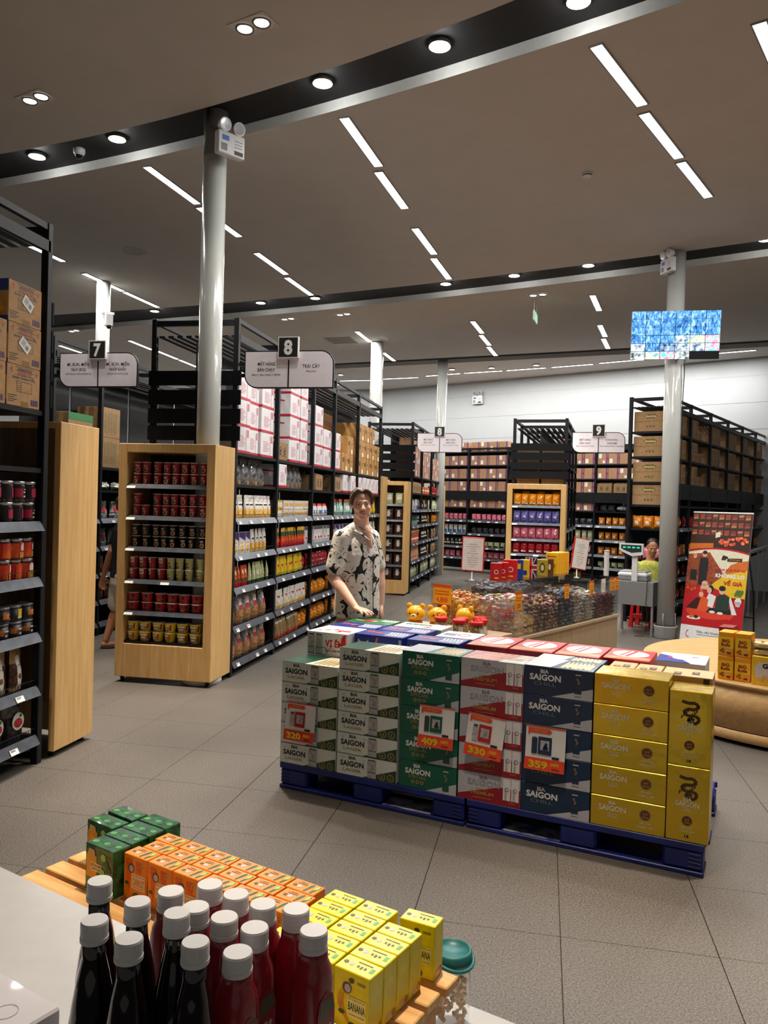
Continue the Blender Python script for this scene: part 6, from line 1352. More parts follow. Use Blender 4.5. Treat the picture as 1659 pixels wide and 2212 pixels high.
# ------------------------------------------------------------------ standing poster
P0 = Vector((1.83, 11.17, 0)); pd = Vector((.645, -.47, 0)); pw = .80; pa = math.atan2(pd.y, pd.x); PHH = 1.745
po = empty('standing_banner', P0, 0, 'tall standing advertising banner on a stand beside the column', 'banner', rot=(-.165, 0, pa))
b = MB(); b.bx(0, pw, -.003, .003, 0, PHH, TAGM); obj('sheet', b, po)
b = MB(); Z_ = lambda v: v * PHH; F_0 = -.0040; r = random.Random(5)
pr_red = ink('banner_red', (186, 24, 34), .4); pr_or = ink('banner_orange', (206, 110, 40), .4); pr_y = ink('banner_yellow', (228, 190, 40), .4); pr_dk = ink('banner_brown', (58, 36, 26), .4, noise=.3, nscale=40); pr_sh = ink('banner_shelf', (150, 70, 44), .4, noise=.4, nscale=30); pr_cr = ink('banner_cream', (228, 222, 196), .4); skinp = ink('banner_skin', (226, 178, 150), .4); grnp = ink('banner_green', (36, 60, 44), .4)
def pp(P, m, e=0.): b.pts([(x * pw, z * PHH) for x, z in P], (0, F_0 - e, 0), X3, Z3, m)
def pd_(x, z, rx, rz_, m, e=0., n=16): b.disc((x * pw, F_0 - e, z * PHH), X3, Z3, rx * pw, rz_ * PHH, m, n)
pp([(0, .125), (1, .125), (1, .99), (0, .99)], pr_red); pp([(0, .7), (1, .7), (1, .99), (0, .99)], pr_dk, .0004)
for i in range(7):
    for j in range(9):
        z0 = .99 - .03 * (i + 1) + (.01 if i % 2 else 0)
        if z0 < .79: continue
        x0 = .02 + j * .108; c_ = ink('banner_goods_%d' % ((i * 5 + j * 3) % 4), [(150, 80, 52), (190, 120, 80), (110, 60, 50), (170, 60, 50)][(i * 5 + j * 3) % 4], .4)
        pp([(x0, z0), (x0 + .08, z0 + .004), (x0 + .08, z0 + .02), (x0, z0 + .018)], c_, .0008)
for k in range(26): pd_(.5 + .018 * k + r.uniform(-.02, .02), .735 + r.uniform(0, .05) + .0012 * k, .03, .011, ink('banner_sweet_%d' % (k % 3), [(230, 96, 56), (240, 130, 80), (206, 70, 60)][k % 3], .4), .001 + .0002 * k, 8)
pp([(.42, .8), (.5, .81), (.5, .85), (.42, .84)], pr_cr, .0012); pp([(.0, .7), (.16, .715), (.4, .72), (.4, .76), (.0, .75)], pr_or, .001)
arc = lambda z0, dz, n=10: [(x / n, z0 + dz * math.sin(math.pi * (.25 + .5 * x / n)) - dz * .7) for x in range(n + 1)]
pp([(0, .4)] + [(0, .69)] + arc(.695, .1) + [(1, .4)], pr_red, .007); pp([(0, .4), (0, .675)] + arc(.682, .1) + [(1, .4)], pr_cr, .0076)
pp([(0, .4), (.42, .4), (.62, .53), (.36, .688), (.0, .665)], pr_sh, .0082); pp([(.38, .4), (.62, .53), (.72, .60), (.85, .63), (1, .64), (1, .4)], pr_or, .0082); pp([(.36, .4), (.5, .47), (.66, .53), (1, .57), (1, .36), (.5, .36)], pr_y, .0086)
pp([(0, .12), (0, .42)] + [(.0 + .1 * k, .42 + .05 * math.sin(math.pi * k / 14) - .0065 * k * k * .28) for k in range(11)] + [(1, .3), (1, .12)], pr_red, .009)
# people pictured on the banner, as flat shapes
def fig(x, z, s, shirt, hair, e, legs=None):
    pd_(x, z + .075 * s, .032 * s, .018 * s, skinp, e + .0004); pd_(x, z + .086 * s, .034 * s, .013 * s, hair, e + .0006); pp([(x - .07 * s, z - .04 * s), (x + .07 * s, z - .04 * s), (x + .06 * s, z + .05 * s), (x - .06 * s, z + .05 * s)], shirt, e + .0002); pp([(x - .06 * s, z - .13 * s), (x + .06 * s, z - .13 * s), (x + .06 * s, z - .04 * s), (x - .06 * s, z - .04 * s)], legs or INK, e)
fig(.12, .585, .9, ink('banner_rust', (150, 76, 40), .4), ink('banner_blond', (200, 160, 100), .4), .0092); fig(.28, .585, 1.15, INK, ink('banner_dark_hair', (50, 34, 24), .4), .0096); pd_(.33, .45, .05, .02, skinp, .0102); pp([(.26, .405), (.42, .405), (.4, .44), (.28, .44)], skinp, .0102)
pd_(.62, .655, .05, .012, INK, .0086); pp([(.56, .635), (.64, .635), (.62, .67), (.58, .67)], pr_dk, .009); pp([(.66, .625), (.9, .63), (.9, .655), (.66, .65)], pr_dk, .0088); b.text('VIETNAM MARKET', (.78 * pw, F_0 - .0094, .637 * PHH), X3, Z3, .014, pr_y, w=.15)
b.text('MUA SẮM THẢ GA', (.75 * pw, F_0 - .0092, .555 * PHH), X3, Z3, .026, pr_red, w=.36, bold=.04); b.text('KHÔNG LO', (.73 * pw, F_0 - .0092, .505 * PHH), X3, Z3, .046, WHITE, w=.38, bold=.05); b.text('VỀ GIÁ', (.79 * pw, F_0 - .0092, .45 * PHH), X3, Z3, .046, pr_red, w=.25, bold=.05)
pd_(.46, .235, .4, .05, ink('banner_coral', (222, 70, 44), .4), .0094, 24); pp([(.06, .235), (.86, .235), (.8, .2), (.14, .2)], ink('banner_coral', (222, 70, 44), .4), .0092)
pp([(.06, .255), (.2, .25), (.36, .26), (.36, .33), (.22, .34), (.1, .28)], ink('banner_choc', (60, 24, 22), .4), .0098); pp([(.24, .24), (.4, .24), (.42, .33), (.3, .36)], ink('banner_tangerine', (226, 90, 40), .4), .0100); pd_(.29, .365, .04, .02, skinp, .0102); pd_(.42, .4, .04, .022, skinp, .0100); pd_(.44, .41, .05, .03, INK, .0098); pp([(.34, .29), (.5, .27), (.54, .36), (.42, .38)], WHITE, .0099)
pp([(.4, .235), (.8, .235), (.82, .27), (.7, .28), (.45, .27)], INK, .0104); pp([(.54, .26), (.76, .26), (.76, .36), (.64, .385), (.55, .36)], grnp, .0106); pp([(.74, .36), (.78, .36), (.9, .24), (.82, .235)], WHITE, .0105); pd_(.63, .405, .05, .028, skinp, .0108); pd_(.63, .423, .056, .02, INK, .0110); pd_(.63, .238, .05, .01, WHITE, .0110); pd_(.5, .242, .05, .01, WHITE, .0110)
pd_(.9, .335, .055, .03, WHITE, .0098); pp([(.87, .3), (.93, .3), (.95, .335), (.85, .335)], WHITE, .0098)
for k in range(9): pd_(.85 + .013 * k, .385 + .012 * (k % 3), .022, .016, ink('banner_leaf', (90, 120, 50), .4), .0100 + .0002 * k, 8)
pd_(.2, .185, .12, .014, WHITE, .0100); pd_(.16, .193, .04, .012, pr_or, .0102); pd_(.24, .193, .04, .012, ink('banner_choc', (60, 24, 22), .4), .0104)
for k, x in enumerate((.05, .12, .17, .29)): pp([(x - .03, .4 - .012 * (k % 2)), (x + .03, .4 - .012 * (k % 2)), (x + .012, .415 - .012 * (k % 2)), (x - .012, .415 - .012 * (k % 2))], pr_or, .0100); pp([(x - .003, .415), (x + .003, .415), (x + .003, .46), (x - .003, .46)], pr_or, .0100)
pp([(0, 0), (1, 0), (1, .125), (0, .125)], TAGM, .0094)
b.text('Siêu thị Vietnam', (.28 * pw, F_0 - .0104, .075 * PHH), X3, Z3, .028, INK, al='L', w=.36, bold=.01); b.text('Hotline: 094', (.28 * pw, F_0 - .0104, .022 * PHH), X3, Z3, .026, INK, al='L', w=.27, bold=.01); b.rect(.28 * pw, .06 * PHH, .7 * pw, .064 * PHH, (0, F_0 - .0104, 0), X3, Z3, MATS['label_print'])
for k in range(8): t = math.pi * (.5 + k / 7); t2 = math.pi * (.5 + (k + .9) / 7); b.pts([(.14 * pw + .034 * math.cos(q) * s_, .06 * PHH + .05 * math.sin(q) * s_) for q, s_ in ((t, 1.), (t2, 1.), (t2, .72), (t, .72))], (0, F_0 - .0104, 0), X3, Z3, pr_red)
obj('print', b, po)
fr_ = MB(); fr_.path([(.1, .012, PHH * .98), (.1, .012, .1)], .008, BLACK, 6); obj('rear_frame', fr_, po)
b = MB(); b.path([(pw - .05, .012, 1.35), (pw - .0, .25, .7), (pw - .0, .40, .075)], .011, BLACK, 6); obj('stand_leg', b, po); b = MB(); b.path([(.1, .012, 1.35), (.06, .25, .7), (.06, .40, .075)], .011, BLACK, 6); obj('stand_leg', b, po)
b = MB(); b.path([(pw - .0, .33, .42), (.06, .33, .42)], .008, BLACK, 6); obj('stand_bar', b, po)
# ------------------------------------------------------------------ television on the column
to_ = empty('ceiling_screen', (1.63, 11.02, 4.03), 0, 'wide screen of blue camera pictures hung on the column', 'television', rot=(.12, 0, .0))
TW, TH = 1.115, .625
b = MB(); b.bx(-TW / 2, TW / 2, 0, .05, -TH / 2, TH / 2, mat('tv_black', (.012, .012, .013), .3, noise=.1), ch=.006); obj('housing', b, to_)
M_TV = bpy.data.materials.new('screen_picture'); M_TV.use_nodes = True
def _tv():
    nt = M_TV.node_tree; L = nt.links; bs = nt.nodes['Principled BSDF']; tc = nt.nodes.new('ShaderNodeTexCoord'); mp = nt.nodes.new('ShaderNodeMapping'); mp.inputs['Scale'].default_value = (1.6, 1, .8)
    L.new(tc.outputs['Object'], mp.inputs[0]); n = nt.nodes.new('ShaderNodeTexNoise'); n.inputs['Scale'].default_value = 14; n.inputs['Detail'].default_value = 6; n.inputs['Distortion'].default_value = 1.5; L.new(mp.outputs[0], n.inputs['Vector'])
    r = nt.nodes.new('ShaderNodeValToRGB'); e = r.color_ramp.elements; e[0].position = .32; e[0].color = (.01, .05, .22, 1); e[1].position = .68; e[1].color = (.45, .75, .95, 1); k = e.new(.5); k.color = (.08, .33, .78, 1)
    L.new(n.outputs['Fac'], r.inputs[0]); L.new(r.outputs[0], bs.inputs['Emission Color']); bs.inputs['Emission Strength'].default_value = 1.15; bs.inputs['Base Color'].default_value = (.01, .01, .01, 1); bs.inputs['Roughness'].default_value = .2
_tv()
scr = MB(); cw, ch_ = TW / 6, TH / 6
tvc = [mat('screen_pic_%d' % i, c, .3, emit=1., col2=c2, nscale=18) for i, (c, c2) in enumerate([((.7, .85, .9), (.05, .1, .2)), ((.8, .7, .3), (.1, .3, .6)), ((.9, .2, .25), (.1, .6, .8)), ((.3, .5, .9), (.02, .02, .03)), ((.75, .9, .95), (.02, .03, .03))])]
for i in range(6):
    for j in range(6):
        x0, z0 = -TW / 2 + i * cw, -TH / 2 + j * ch_; m = M_TV
        if j == 0 and i >= 4: continue
        if j == 0: m = [tvc[4], tvc[1], tvc[2], tvc[4]][i]
        if j == 1: m = [tvc[0], M_TV, tvc[3], tvc[0], tvc[0], tvc[2]][i]
        if j == 2: m = [M_TV, M_TV, M_TV, tvc[0], tvc[1], tvc[2]][i]
        scr.rect(x0 + .0035, z0 + .003, x0 + cw - .0035, z0 + ch_ - (.003 if j < 3 else -.0), (0, -.0015, 0), X3, Z3, m)
obj('screen', scr, to_)['kind'] = 'stuff'
b = MB(); b.bx(-.14, .2, .05, .14, -.12, .12, BLACK, ch=.004); obj('mount', b, to_)
b = MB(); b.path([(1.79, 11.2, 3.75), (1.78, 11.22, 3.2), (1.785, 11.22, 2.2), (1.78, 11.22, 1.5), (1.785, 11.22, .2)], .006, INK, 6); obj('screen_cable', b, None, (0, 0, 0), 0, 'thin black cable running down the column from the screen', 'cable')
# ------------------------------------------------------------------ glass railing on the right
GR = film('railing_glass', (.42, .47, .47), .10, .06); rlA = Vector((2.52, 11.75, 0)); rlB = Vector((5.55, 20.3, 0)); rd = (rlB - rlA); rL = rd.length; ra = math.atan2(rd.y, rd.x)
ro = empty('glass_railing', rlA, ra, 'grey glass railing with steel rail behind the banner', 'railing')
np_ = 7
for k in range(np_ + 1): b = MB(); b.bx(rL * k / np_ - .02, rL * k / np_ + .02, -.02, .02, 0, 1.04, STEEL, ch=.003); obj('post', b, ro)
for k in range(np_): b = MB(); b.bx(rL * k / np_ + .05, rL * (k + 1) / np_ - .05, -.006, .006, .08, .98, GR); obj('glass_pane', b, ro)
b = MB(); b.bx(-.03, rL + .03, -.03, .03, 1.04, 1.09, STEEL, ch=.004); obj('top_rail', b, ro)
# ------------------------------------------------------------------ round biscuit stand on the right
rs = empty('round_stand', (2.2, 7.3, 0), 0, 'round pale oak display stand of biscuit boxes at the right edge', 'display stand')
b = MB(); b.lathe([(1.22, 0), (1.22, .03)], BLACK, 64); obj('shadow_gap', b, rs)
b = MB(); b.lathe([(1.28, .03), (1.283, .033), (1.283, .105)], OAK_H, 64); obj('base_ring', b, rs); b = MB(); b.lathe([(1.27, .105), (1.27, .112)], BLACK, 64); obj('groove', b, rs)
b = MB(); b.lathe([(1.283, .112), (1.283, .43)], OAK_H, 64); obj('drum', b, rs); b = MB(); b.lathe([(1.295, .43), (1.295, .452), (1.29, .455)], OAK_H, 64); obj('top_board', b, rs)
bo = mat('biscuit_orange', srgb(250, 150, 10), .4, col2=srgb(252, 196, 20), nscale=5, stretch=(.2, .2, 3)); byel = ink('biscuit_yellow', (252, 206, 30), .4); bred = ink('biscuit_maroon', (150, 14, 34), .35)
def br(b, w, d, h):
    b.rect(-w / 2, h * .3, w / 2, h * .8, (0, FR(d), 0), X3, Z3, byel); b.text('BIG', (0, FR(d) - .0006, h * .56), X3, Z3, h * .13, bred, w=w * .5, bold=.04); b.text('Rolls', (0, FR(d) - .0006, h * .4), X3, Z3, h * .13, bred, w=w * .6, bold=.04)
    for x, z in ((-.3, .2), (-.18, .27), (-.15, .15)): b.disc((w * x, FR(d) - .0008, h * z), X3, Z3, w * .08, w * .08, ink('biscuit_brown', (150, 80, 40), .5), 8)
    b.rect(w * .0, h * .2, w * .36, h * .27, (0, FR(d) - .0008, 0), X3, Z3, cCr); b.disc((w * .22, FR(d) - .0009, h * .12), X3, Z3, w * .16, w * .07, bred, 10)
def mk(name, w, d, h, m, f, cat='biscuit box'):
    body = MB(); body.bx(-w / 2, w / 2, -d / 2, d / 2, 0, h, m, ch=.003); pr = MB(); f(pr, w, d, h); return P1(name, body, [('print', pr)], cat)
BR = mk('biscuit_box', .108, .16, .178, bo, br); RRL = mk('maroon_biscuit_box', .108, .16, .178, bred, lambda b, w, d, h: [b.text('Rolls', (0, FR(d), h * .35), X3, Z3, h * .16, cCr, w=w * .8, bold=.04), b.rect(-w * .3, h * .25, w * .3, h * .29, (0, FR(d), 0), X3, Z3, cCr)])
def ge(b, w, d, h):
    b.pts([(-w * .4, h * .25), (-w * .44, h * .6), (-w * .3, h * .8), (w * .5, h * .84), (w * .5, h * .45), (w * .1, h * .42), (-.1 * w, h * .3)], (0, FR(d), 0), X3, Z3, cW)
    b.text('Gery', (0, FR(d) - .001, h * .6), X3, Z3, h * .16, INK, w=w * .44, bold=.05); b.text('CREAM', (w * .22, FR(d) - .001, h * .46), X3, Z3, h * .07, redl, w=w * .3, bold=.03)
    for k in range(4): b.pts([(w * (-.36 + .14 * k), h * .12), (w * (-.28 + .14 * k), h * .1), (w * (-.1 + .14 * k), h * .36), (w * (-.18 + .14 * k), h * .38)], (0, FR(d) - .0006, 0), X3, Z3, ink('wafer_tan', (230, 190, 120), .5))
GE = mk('wafer_box', .25, .2, .21, byel, ge)
Ft = math.atan2(.566, 1.15) * -1; Ft = -.42
def onR(dx, dy, z): return Vector((1.351, 6.374, 0)) + Matrix.Rotation(Ft, 3, 'Z') @ Vector((dx, dy, z))
for i in range(2):
    for j in range(2): BR.put(onR(.02 + .117 * i, .11, .456 + .18 * j), Ft + .03 * (i - j), 'orange biscuit box, %s column, %s' % ('left' if i == 0 else 'right', 'stacked above' if j else 'below'), 'orange biscuit boxes on the round stand')
for j in range(2): RRL.put(onR(-.045, .40, .456 + .18 * j), Ft, 'maroon biscuit box behind the orange ones, %s' % ('above' if j else 'below'), 'maroon biscuit boxes')
GE.put(onR(.335, .1, .456), Ft, 'yellow wafer box standing on the stand at the frame edge'); GE.put(onR(.40, .46, .456), Ft, 'yellow wafer box at the back, lower'); GE.put(onR(.40, .46, .667), Ft, 'yellow wafer box at the back, stacked above')
FB = mat('foil_bar', srgb(196, 200, 170), .25, metal=.4, col2=srgb(220, 190, 120), nscale=14, bump=.3, bscale=40)
for k in range(2):
    b = MB(); pts = []
    P_ = pouch(.2, .05, .09, lambda u, v: FB, 8, 5, 'pillow', 60 + k, .004); e_ = MB(); e_.rect(-.05, .012, .06, .036, (0, -.05, 0), X3, Z3, cCr); Proto('foil_bar', P_, [('label', e_)], 'snack bar').put(onR(.29, .07, .667 + .05 * k), Ft + .2, 'silver foil snack bar lying on the yellow wafer box, %s' % ('upper' if k else 'lower'), 'foil bars')
for k in range(3): BR.put(onR(.09 + .12 * k, .66 if k else .40, .456), Ft, 'orange biscuit box in the second row of the stand, %s along' % nth(k + 1), 'orange biscuit boxes on the round stand')
# ------------------------------------------------------------------ people
SKIN = mat('skin', srgb(238, 190, 164), .45, noise=.05, nscale=14); SKIN2 = mat('skin_tan', srgb(190, 130, 98), .5, noise=.06, nscale=14)
class Prim:
    """closed primitives that are fused into one continuous surface"""
    def __init__(s): s.b = MB()
    def cap(s, p0, p1, r0, r1, n=14):
        p0 = Vector(p0); p1 = Vector(p1); d = p1 - p0; l = d.length; d.normalize(); a = d.orthogonal().normalized(); c = d.cross(a); rings = []
        for k in range(5): t = -math.pi / 2 + math.pi / 2 * k / 4; rings.append((p0 + d * (r0 * math.sin(t)), max(r0 * math.cos(t), r0 * .02)))
        for k in range(5): t = math.pi / 2 * k / 4; rings.append((p1 + d * (r1 * math.sin(t)), max(r1 * math.cos(t), r1 * .02)))
        V = [q + (a * math.cos(2 * math.pi * i / n) + c * math.sin(2 * math.pi * i / n)) * r for q, r in rings for i in range(n)]
        F = [(j * n + i, j * n + (i + 1) % n, (j + 1) * n + (i + 1) % n, (j + 1) * n + i) for j in range(9) for i in range(n)] + [tuple(range(n))[::-1], tuple(9 * n + i for i in range(n))]
        s.b.faces(V, F, SKIN)
    def ell(s, c, r, rot=None): s.b.ell(c, r, SKIN, 18, 12, rot)
    def chain(s, pts, rs):
        for i in range(len(pts) - 1): s.cap(pts[i], pts[i + 1], rs[i], rs[i + 1])
    def loft(s, rings, ux, uy, n=28, p=2.4):
        """rings: (centre, half width along ux, half depth along uy)"""
        V = []
        for c, w, d in rings:
            for i in range(n):
                t = 2 * math.pi * i / n; ct, st = math.cos(t), math.sin(t); q = 1 / (abs(ct) ** p + abs(st) ** p) ** (1 / p)
                V.append(Vector(c) + Vector(ux) * (w * ct * q) + Vector(uy) * (d * st * q))
        m = len(rings); s.b.faces(V, [(j * n + i, j * n + (i + 1) % n, (j + 1) * n + (i + 1) % n, (j + 1) * n + i) for j in range(m - 1) for i in range(n)] + [tuple(range(n))[::-1], tuple((m - 1) * n + i for i in range(n))], SKIN)
    def fuse(s, name, m, voxel, smooth=3, M=None):
        b = s.b
        if M: b.v = [tuple(M @ Vector(p)) for p in b.v]
        b.mats = [m]; b.m = [0] * len(b.f)
        o = bpy.data.objects.new('tmp', b.mesh('tmp')); COL.objects.link(o)
        r = o.modifiers.new('r', 'REMESH'); r.mode = 'VOXEL'; r.voxel_size = voxel; r.use_smooth_shade = True
        if smooth: q = o.modifiers.new('s', 'SMOOTH'); q.factor = .5; q.iterations = smooth
        me = bpy.data.meshes.new_from_object(o.evaluated_get(bpy.context.evaluated_depsgraph_get())); me.name = name
        bpy.data.objects.remove(o); me.materials.clear(); me.materials.append(m)
        for p in me.polygons: p.use_smooth = True; p.material_index = 0
        return me
def head_prims(P, M):
    def E(c, r): P.ell(M @ Vector(c), r, M.to_3x3())
    def C(a, b, r0, r1): P.cap(M @ Vector(a), M @ Vector(b), r0, r1)
    E((0, .014, .034), (.074, .094, .082)); E((0, -.022, -.016), (.064, .068, .084)); E((0, -.03, -.064), (.056, .05, .046)); E((0, -.064, -.092), (.027, .018, .02))
    C((0, -.086, .006), (0, -.106, -.026), .008, .0125); E((-.011, -.098, -.031), (.009, .01, .008)); E((.011, -.098, -.031), (.009, .01, .008))
    C((-.034, -.079, .022), (.034, -.079, .022), .01, .01); E((-.039, -.064, -.028), (.022, .022, .02)); E((.039, -.064, -.028), (.022, .022, .02)); E((-.034, -.035, -.066), (.024, .036, .026)); E((.034, -.035, -.066), (.024, .036, .026)); E((0, -.083, -.057), (.026, .012, .016))
    for sx in (-1, 1): E((sx * .076, .012, -.008), (.009, .019, .031))
    C((0, .022, -.05), (0, .036, -.2), .053, .058)
def face_parts(o, M, brow, lip=(176, 92, 86), smile=True):
    Rm = M.to_3x3()
    for sx in (-1, 1):
        b = MB(); b.ell(M @ Vector((sx * .03, -.0792, .0045)), (.0125, .0065, .0052), mat('eye_white', (.6, .56, .53), .25, noise=.03), 12, 8, Rm); e = obj('eye', b, o)
        b = MB(); b.ell(M @ Vector((sx * .03, -.0838, .0045)), (.0056, .0028, .0052), mat('iris', (.05, .04, .035), .2, noise=.1), 10, 6, Rm); obj('iris', b, e)
        b = MB(); b.path([M @ Vector((sx * (.016 + .0072 * k), -.0835 + .0007 * k * k, .0095 + .0016 * math.sin(k))) for k in range(5)], [.0018, .0022, .0022, .002, .0015], mat('eyelash', (.06, .035, .025), .6, noise=.1), 6); obj('eyelid', b, o)
        b = MB(); b.path([M @ Vector((sx * (.012 + .009 * k), -.0885 + .0011 * k * k, .0225 + .0022 * math.sin(k * .8) - .0005 * k)) for k in range(5)], [.0034, .0042, .004, .0034, .002], brow, 6); obj('eyebrow', b, o)
    if smile:
        b = MB(); n = 8; up = []; lo = []
        for k in range(n + 1):
            u = -1 + 2 * k / n; x = u * .026; y = -.0975 + .013 * u * u; up.append(M @ Vector((x, y - .001, -.052 + .0058 * u * u))); lo.append(M @ Vector((x, y, -.0625 + .0155 * u * u)))
        b.faces(up + lo, [(k, k + 1, n + 2 + k, n + 1 + k) for k in range(n)], mat('teeth', (.72, .68, .62), .25, noise=.02)); t = obj('teeth', b, o)
        L_ = mat('lip', srgb(*lip), .4, noise=.06); b = MB(); b.path([p + (M.to_3x3() @ Vector((0, -.001, .0022))) for p in up], [.001, .0025, .003, .003, .0026, .003, .003, .0025, .001], L_, 6); obj('upper_lip', b, o)
        b = MB(); b.path([p + (M.to_3x3() @ Vector((0, -.0015, -.003))) for p in lo], [.001, .003, .004, .0045, .0048, .0045, .004, .003, .001], L_, 6); obj('lower_lip', b, o)
def hand(P, wr, h, p, up, sc=1., curl=.3, thumb=1, spread=.1):
    """palm and five separate fingers; h = finger direction, p = across towards the thumb, up = back of the hand"""
    wr, h, p, up = Vector(wr), Vector(h).normalized(), Vector(p).normalized(), Vector(up).normalized()
    kn = wr + h * .088 * sc
    for k in range(4): P.cap(wr + p * (.010 - .007 * k) * sc + h * .01, kn + p * (.030 - .020 * k) * sc, .017 * sc, .0125 * sc)
    for k, (ln, of) in enumerate(((.070, .031), (.079, .0105), (.073, -.0095), (.056, -.0285))):
        d = (h + p * spread * (1.3 - k) * 1.0).normalized(); a = kn + p * of * sc - h * (.012 if k == 3 else .004 if k == 0 else 0)
        q = [a]; ang = curl * .5
        for f in (.46, .31, .25): dd = d * math.cos(ang) - up * math.sin(ang); q.append(q[-1] + dd * ln * f * sc); ang += curl
        P.chain(q, [.0098 * sc, .0088 * sc, .008 * sc, .0066 * sc])
    t0 = wr + h * .022 * sc + p * .018 * sc; t1 = t0 + (h * .55 + p * .75 - up * .3).normalized() * .042 * sc; t2 = t1 + (h * .85 + p * .45 - up * .25).normalized() * .032 * sc; t3 = t2 + (h * .97 + p * .15 - up * .2).normalized() * .026 * sc
    P.chain([t0, t1, t2, t3], [.0145 * sc, .0118 * sc, .0102 * sc, .0078 * sc])
def R2(p, root): return Vector(p) - Vector(root)
# --- the smiling man
root = Vector((-1.36, 5.80, 0)); man = empty('person', root, 0, 'smiling man in black and cream leaf-print shirt, hand on the beer cases', 'person')
sx_ = Vector((.45, .89, 0)).normalized(); fy = Vector((.89, -.45, 0)).normalized()
HM = Matrix.Translation(R2((-1.318, 5.725, 1.703), root)) @ Matrix.Rotation(math.radians(19), 4, 'Z') @ Matrix.Rotation(math.radians(-3), 4, 'Y') @ Matrix.Rotation(math.radians(4), 4, 'X')
P = Prim(); head_prims(P, HM)
q = lambda x, y, z: R2((x, y, z), root)
nb = q(-1.338, 5.775, 1.535); C0 = q(-1.35, 5.80, 0)
P.loft([(C0 + Vector((0, 0, .86)), .165, .105), (C0 + Vector((0, 0, 1.0)), .15, .098), (C0 + Vector((0, 0, 1.2)), .165, .105), (C0 + Vector((0, 0, 1.36)), .175, .105), (C0 + Vector((0, 0, 1.45)), .14, .08), (C0 + Vector((0, 0, 1.52)), .075, .062)], sx_, fy)
P.cap(nb + Vector((0, 0, -.02)), HM @ Vector((0, .03, -.1)), .062, .055)
P.ell(nb + fy * .05 + Vector((0, 0, -.04)), (.045, .045, .06)); P.cap(nb + fy * .07 + Vector((0, 0, -.04)), nb + fy * .112 + Vector((0, 0, -.145)), .034, .014)
Rs, Re, Rw = q(-1.452, 5.645, 1.44), q(-1.488, 5.60, 1.165), q(-1.285, 5.478, .968); Ls, Le, Lw = q(-1.285, 5.955, 1.44), q(-1.222, 5.99, 1.175), q(-1.198, 5.95, .945)
P.chain([Rs, Rs.lerp(Re, .45), Re, Re.lerp(Rw, .35), Rw], [.055, .05, .041, .043, .027]); P.chain([Ls, Ls.lerp(Le, .45), Le, Le.lerp(Lw, .35), Lw], [.055, .049, .04, .042, .027])
hh = Vector((.80, -.59, -.10)); hand(P, Rw, hh, (.59, .80, 0), (0.1, -.05, 1), .98, .17, spread=.16)
hand(P, Lw, (.05, -.12, -1), (.50, -.85, .1), (.85, .5, 0), .95, .3)
for s_ in (-1, 1):
    hp = C0 + sx_ * (.088 * s_) + Vector((0, 0, .88)); kn = C0 + sx_ * (.10 * s_) + fy * .015 + Vector((0, 0, .49)); an = C0 + sx_ * (.11 * s_) - fy * .02 + Vector((0, 0, .085))
    P.chain([hp, hp.lerp(kn, .4), kn, kn.lerp(an, .3), an], [.092, .083, .056, .056, .038]); P.chain([an - fy * .03 + Vector((0, 0, -.045)), an + fy * .08 + Vector((0, 0, -.052)), an + fy * .17 + Vector((0, 0, -.062))], [.036, .033, .022])
obj('body', P.fuse('body', SKIN, .0058, 2), man)
HAIR = mat('brown_hair', srgb(92, 68, 48), .45, col2=srgb(48, 33, 24), nscale=30, stretch=(1, 1, .35), bump=.5, bscale=80); BROW = mat('brow_brown', srgb(64, 42, 30), .7, noise=.15)
face_parts(man, HM, BROW)
P = Prim(); HE = lambda c, r: P.ell(HM @ Vector(c), r, HM.to_3x3()); HC = lambda pts, rs: P.chain([HM @ Vector(p) for p in pts], rs)
HE((0, .034, .044), (.079, .082, .074)); HE((0, .05, .0), (.075, .06, .07))
rh = random.Random(4)
for s_ in (-1, 1):
    for k in range(9):
        v = k / 8; y0 = -.062 + .1 * v; w_ = rh.uniform(-.004, .004)
        HC([(s_ * .007, y0 + .012, .094 + .012 * math.sin(2.6 * v)), (s_ * .03, y0 - .008 + w_, .106 + .006 * v), (s_ * .055, y0 + .0 + w_, .088 + .006 * v), (s_ * .072, y0 + .016, .056), (s_ * (.0775 + .002 * v), y0 + .036, .024 - .02 * v), (s_ * .077, y0 + .046, .006 - .03 * v)], [.010, .0135, .0135, .012, .010, .006])
    HC([(s_ * .0715, -.03, .03), (s_ * .073, -.02, -.002)], [.010, .006])
obj('hair', P.fuse('hair', HAIR, .0045, 1), man)
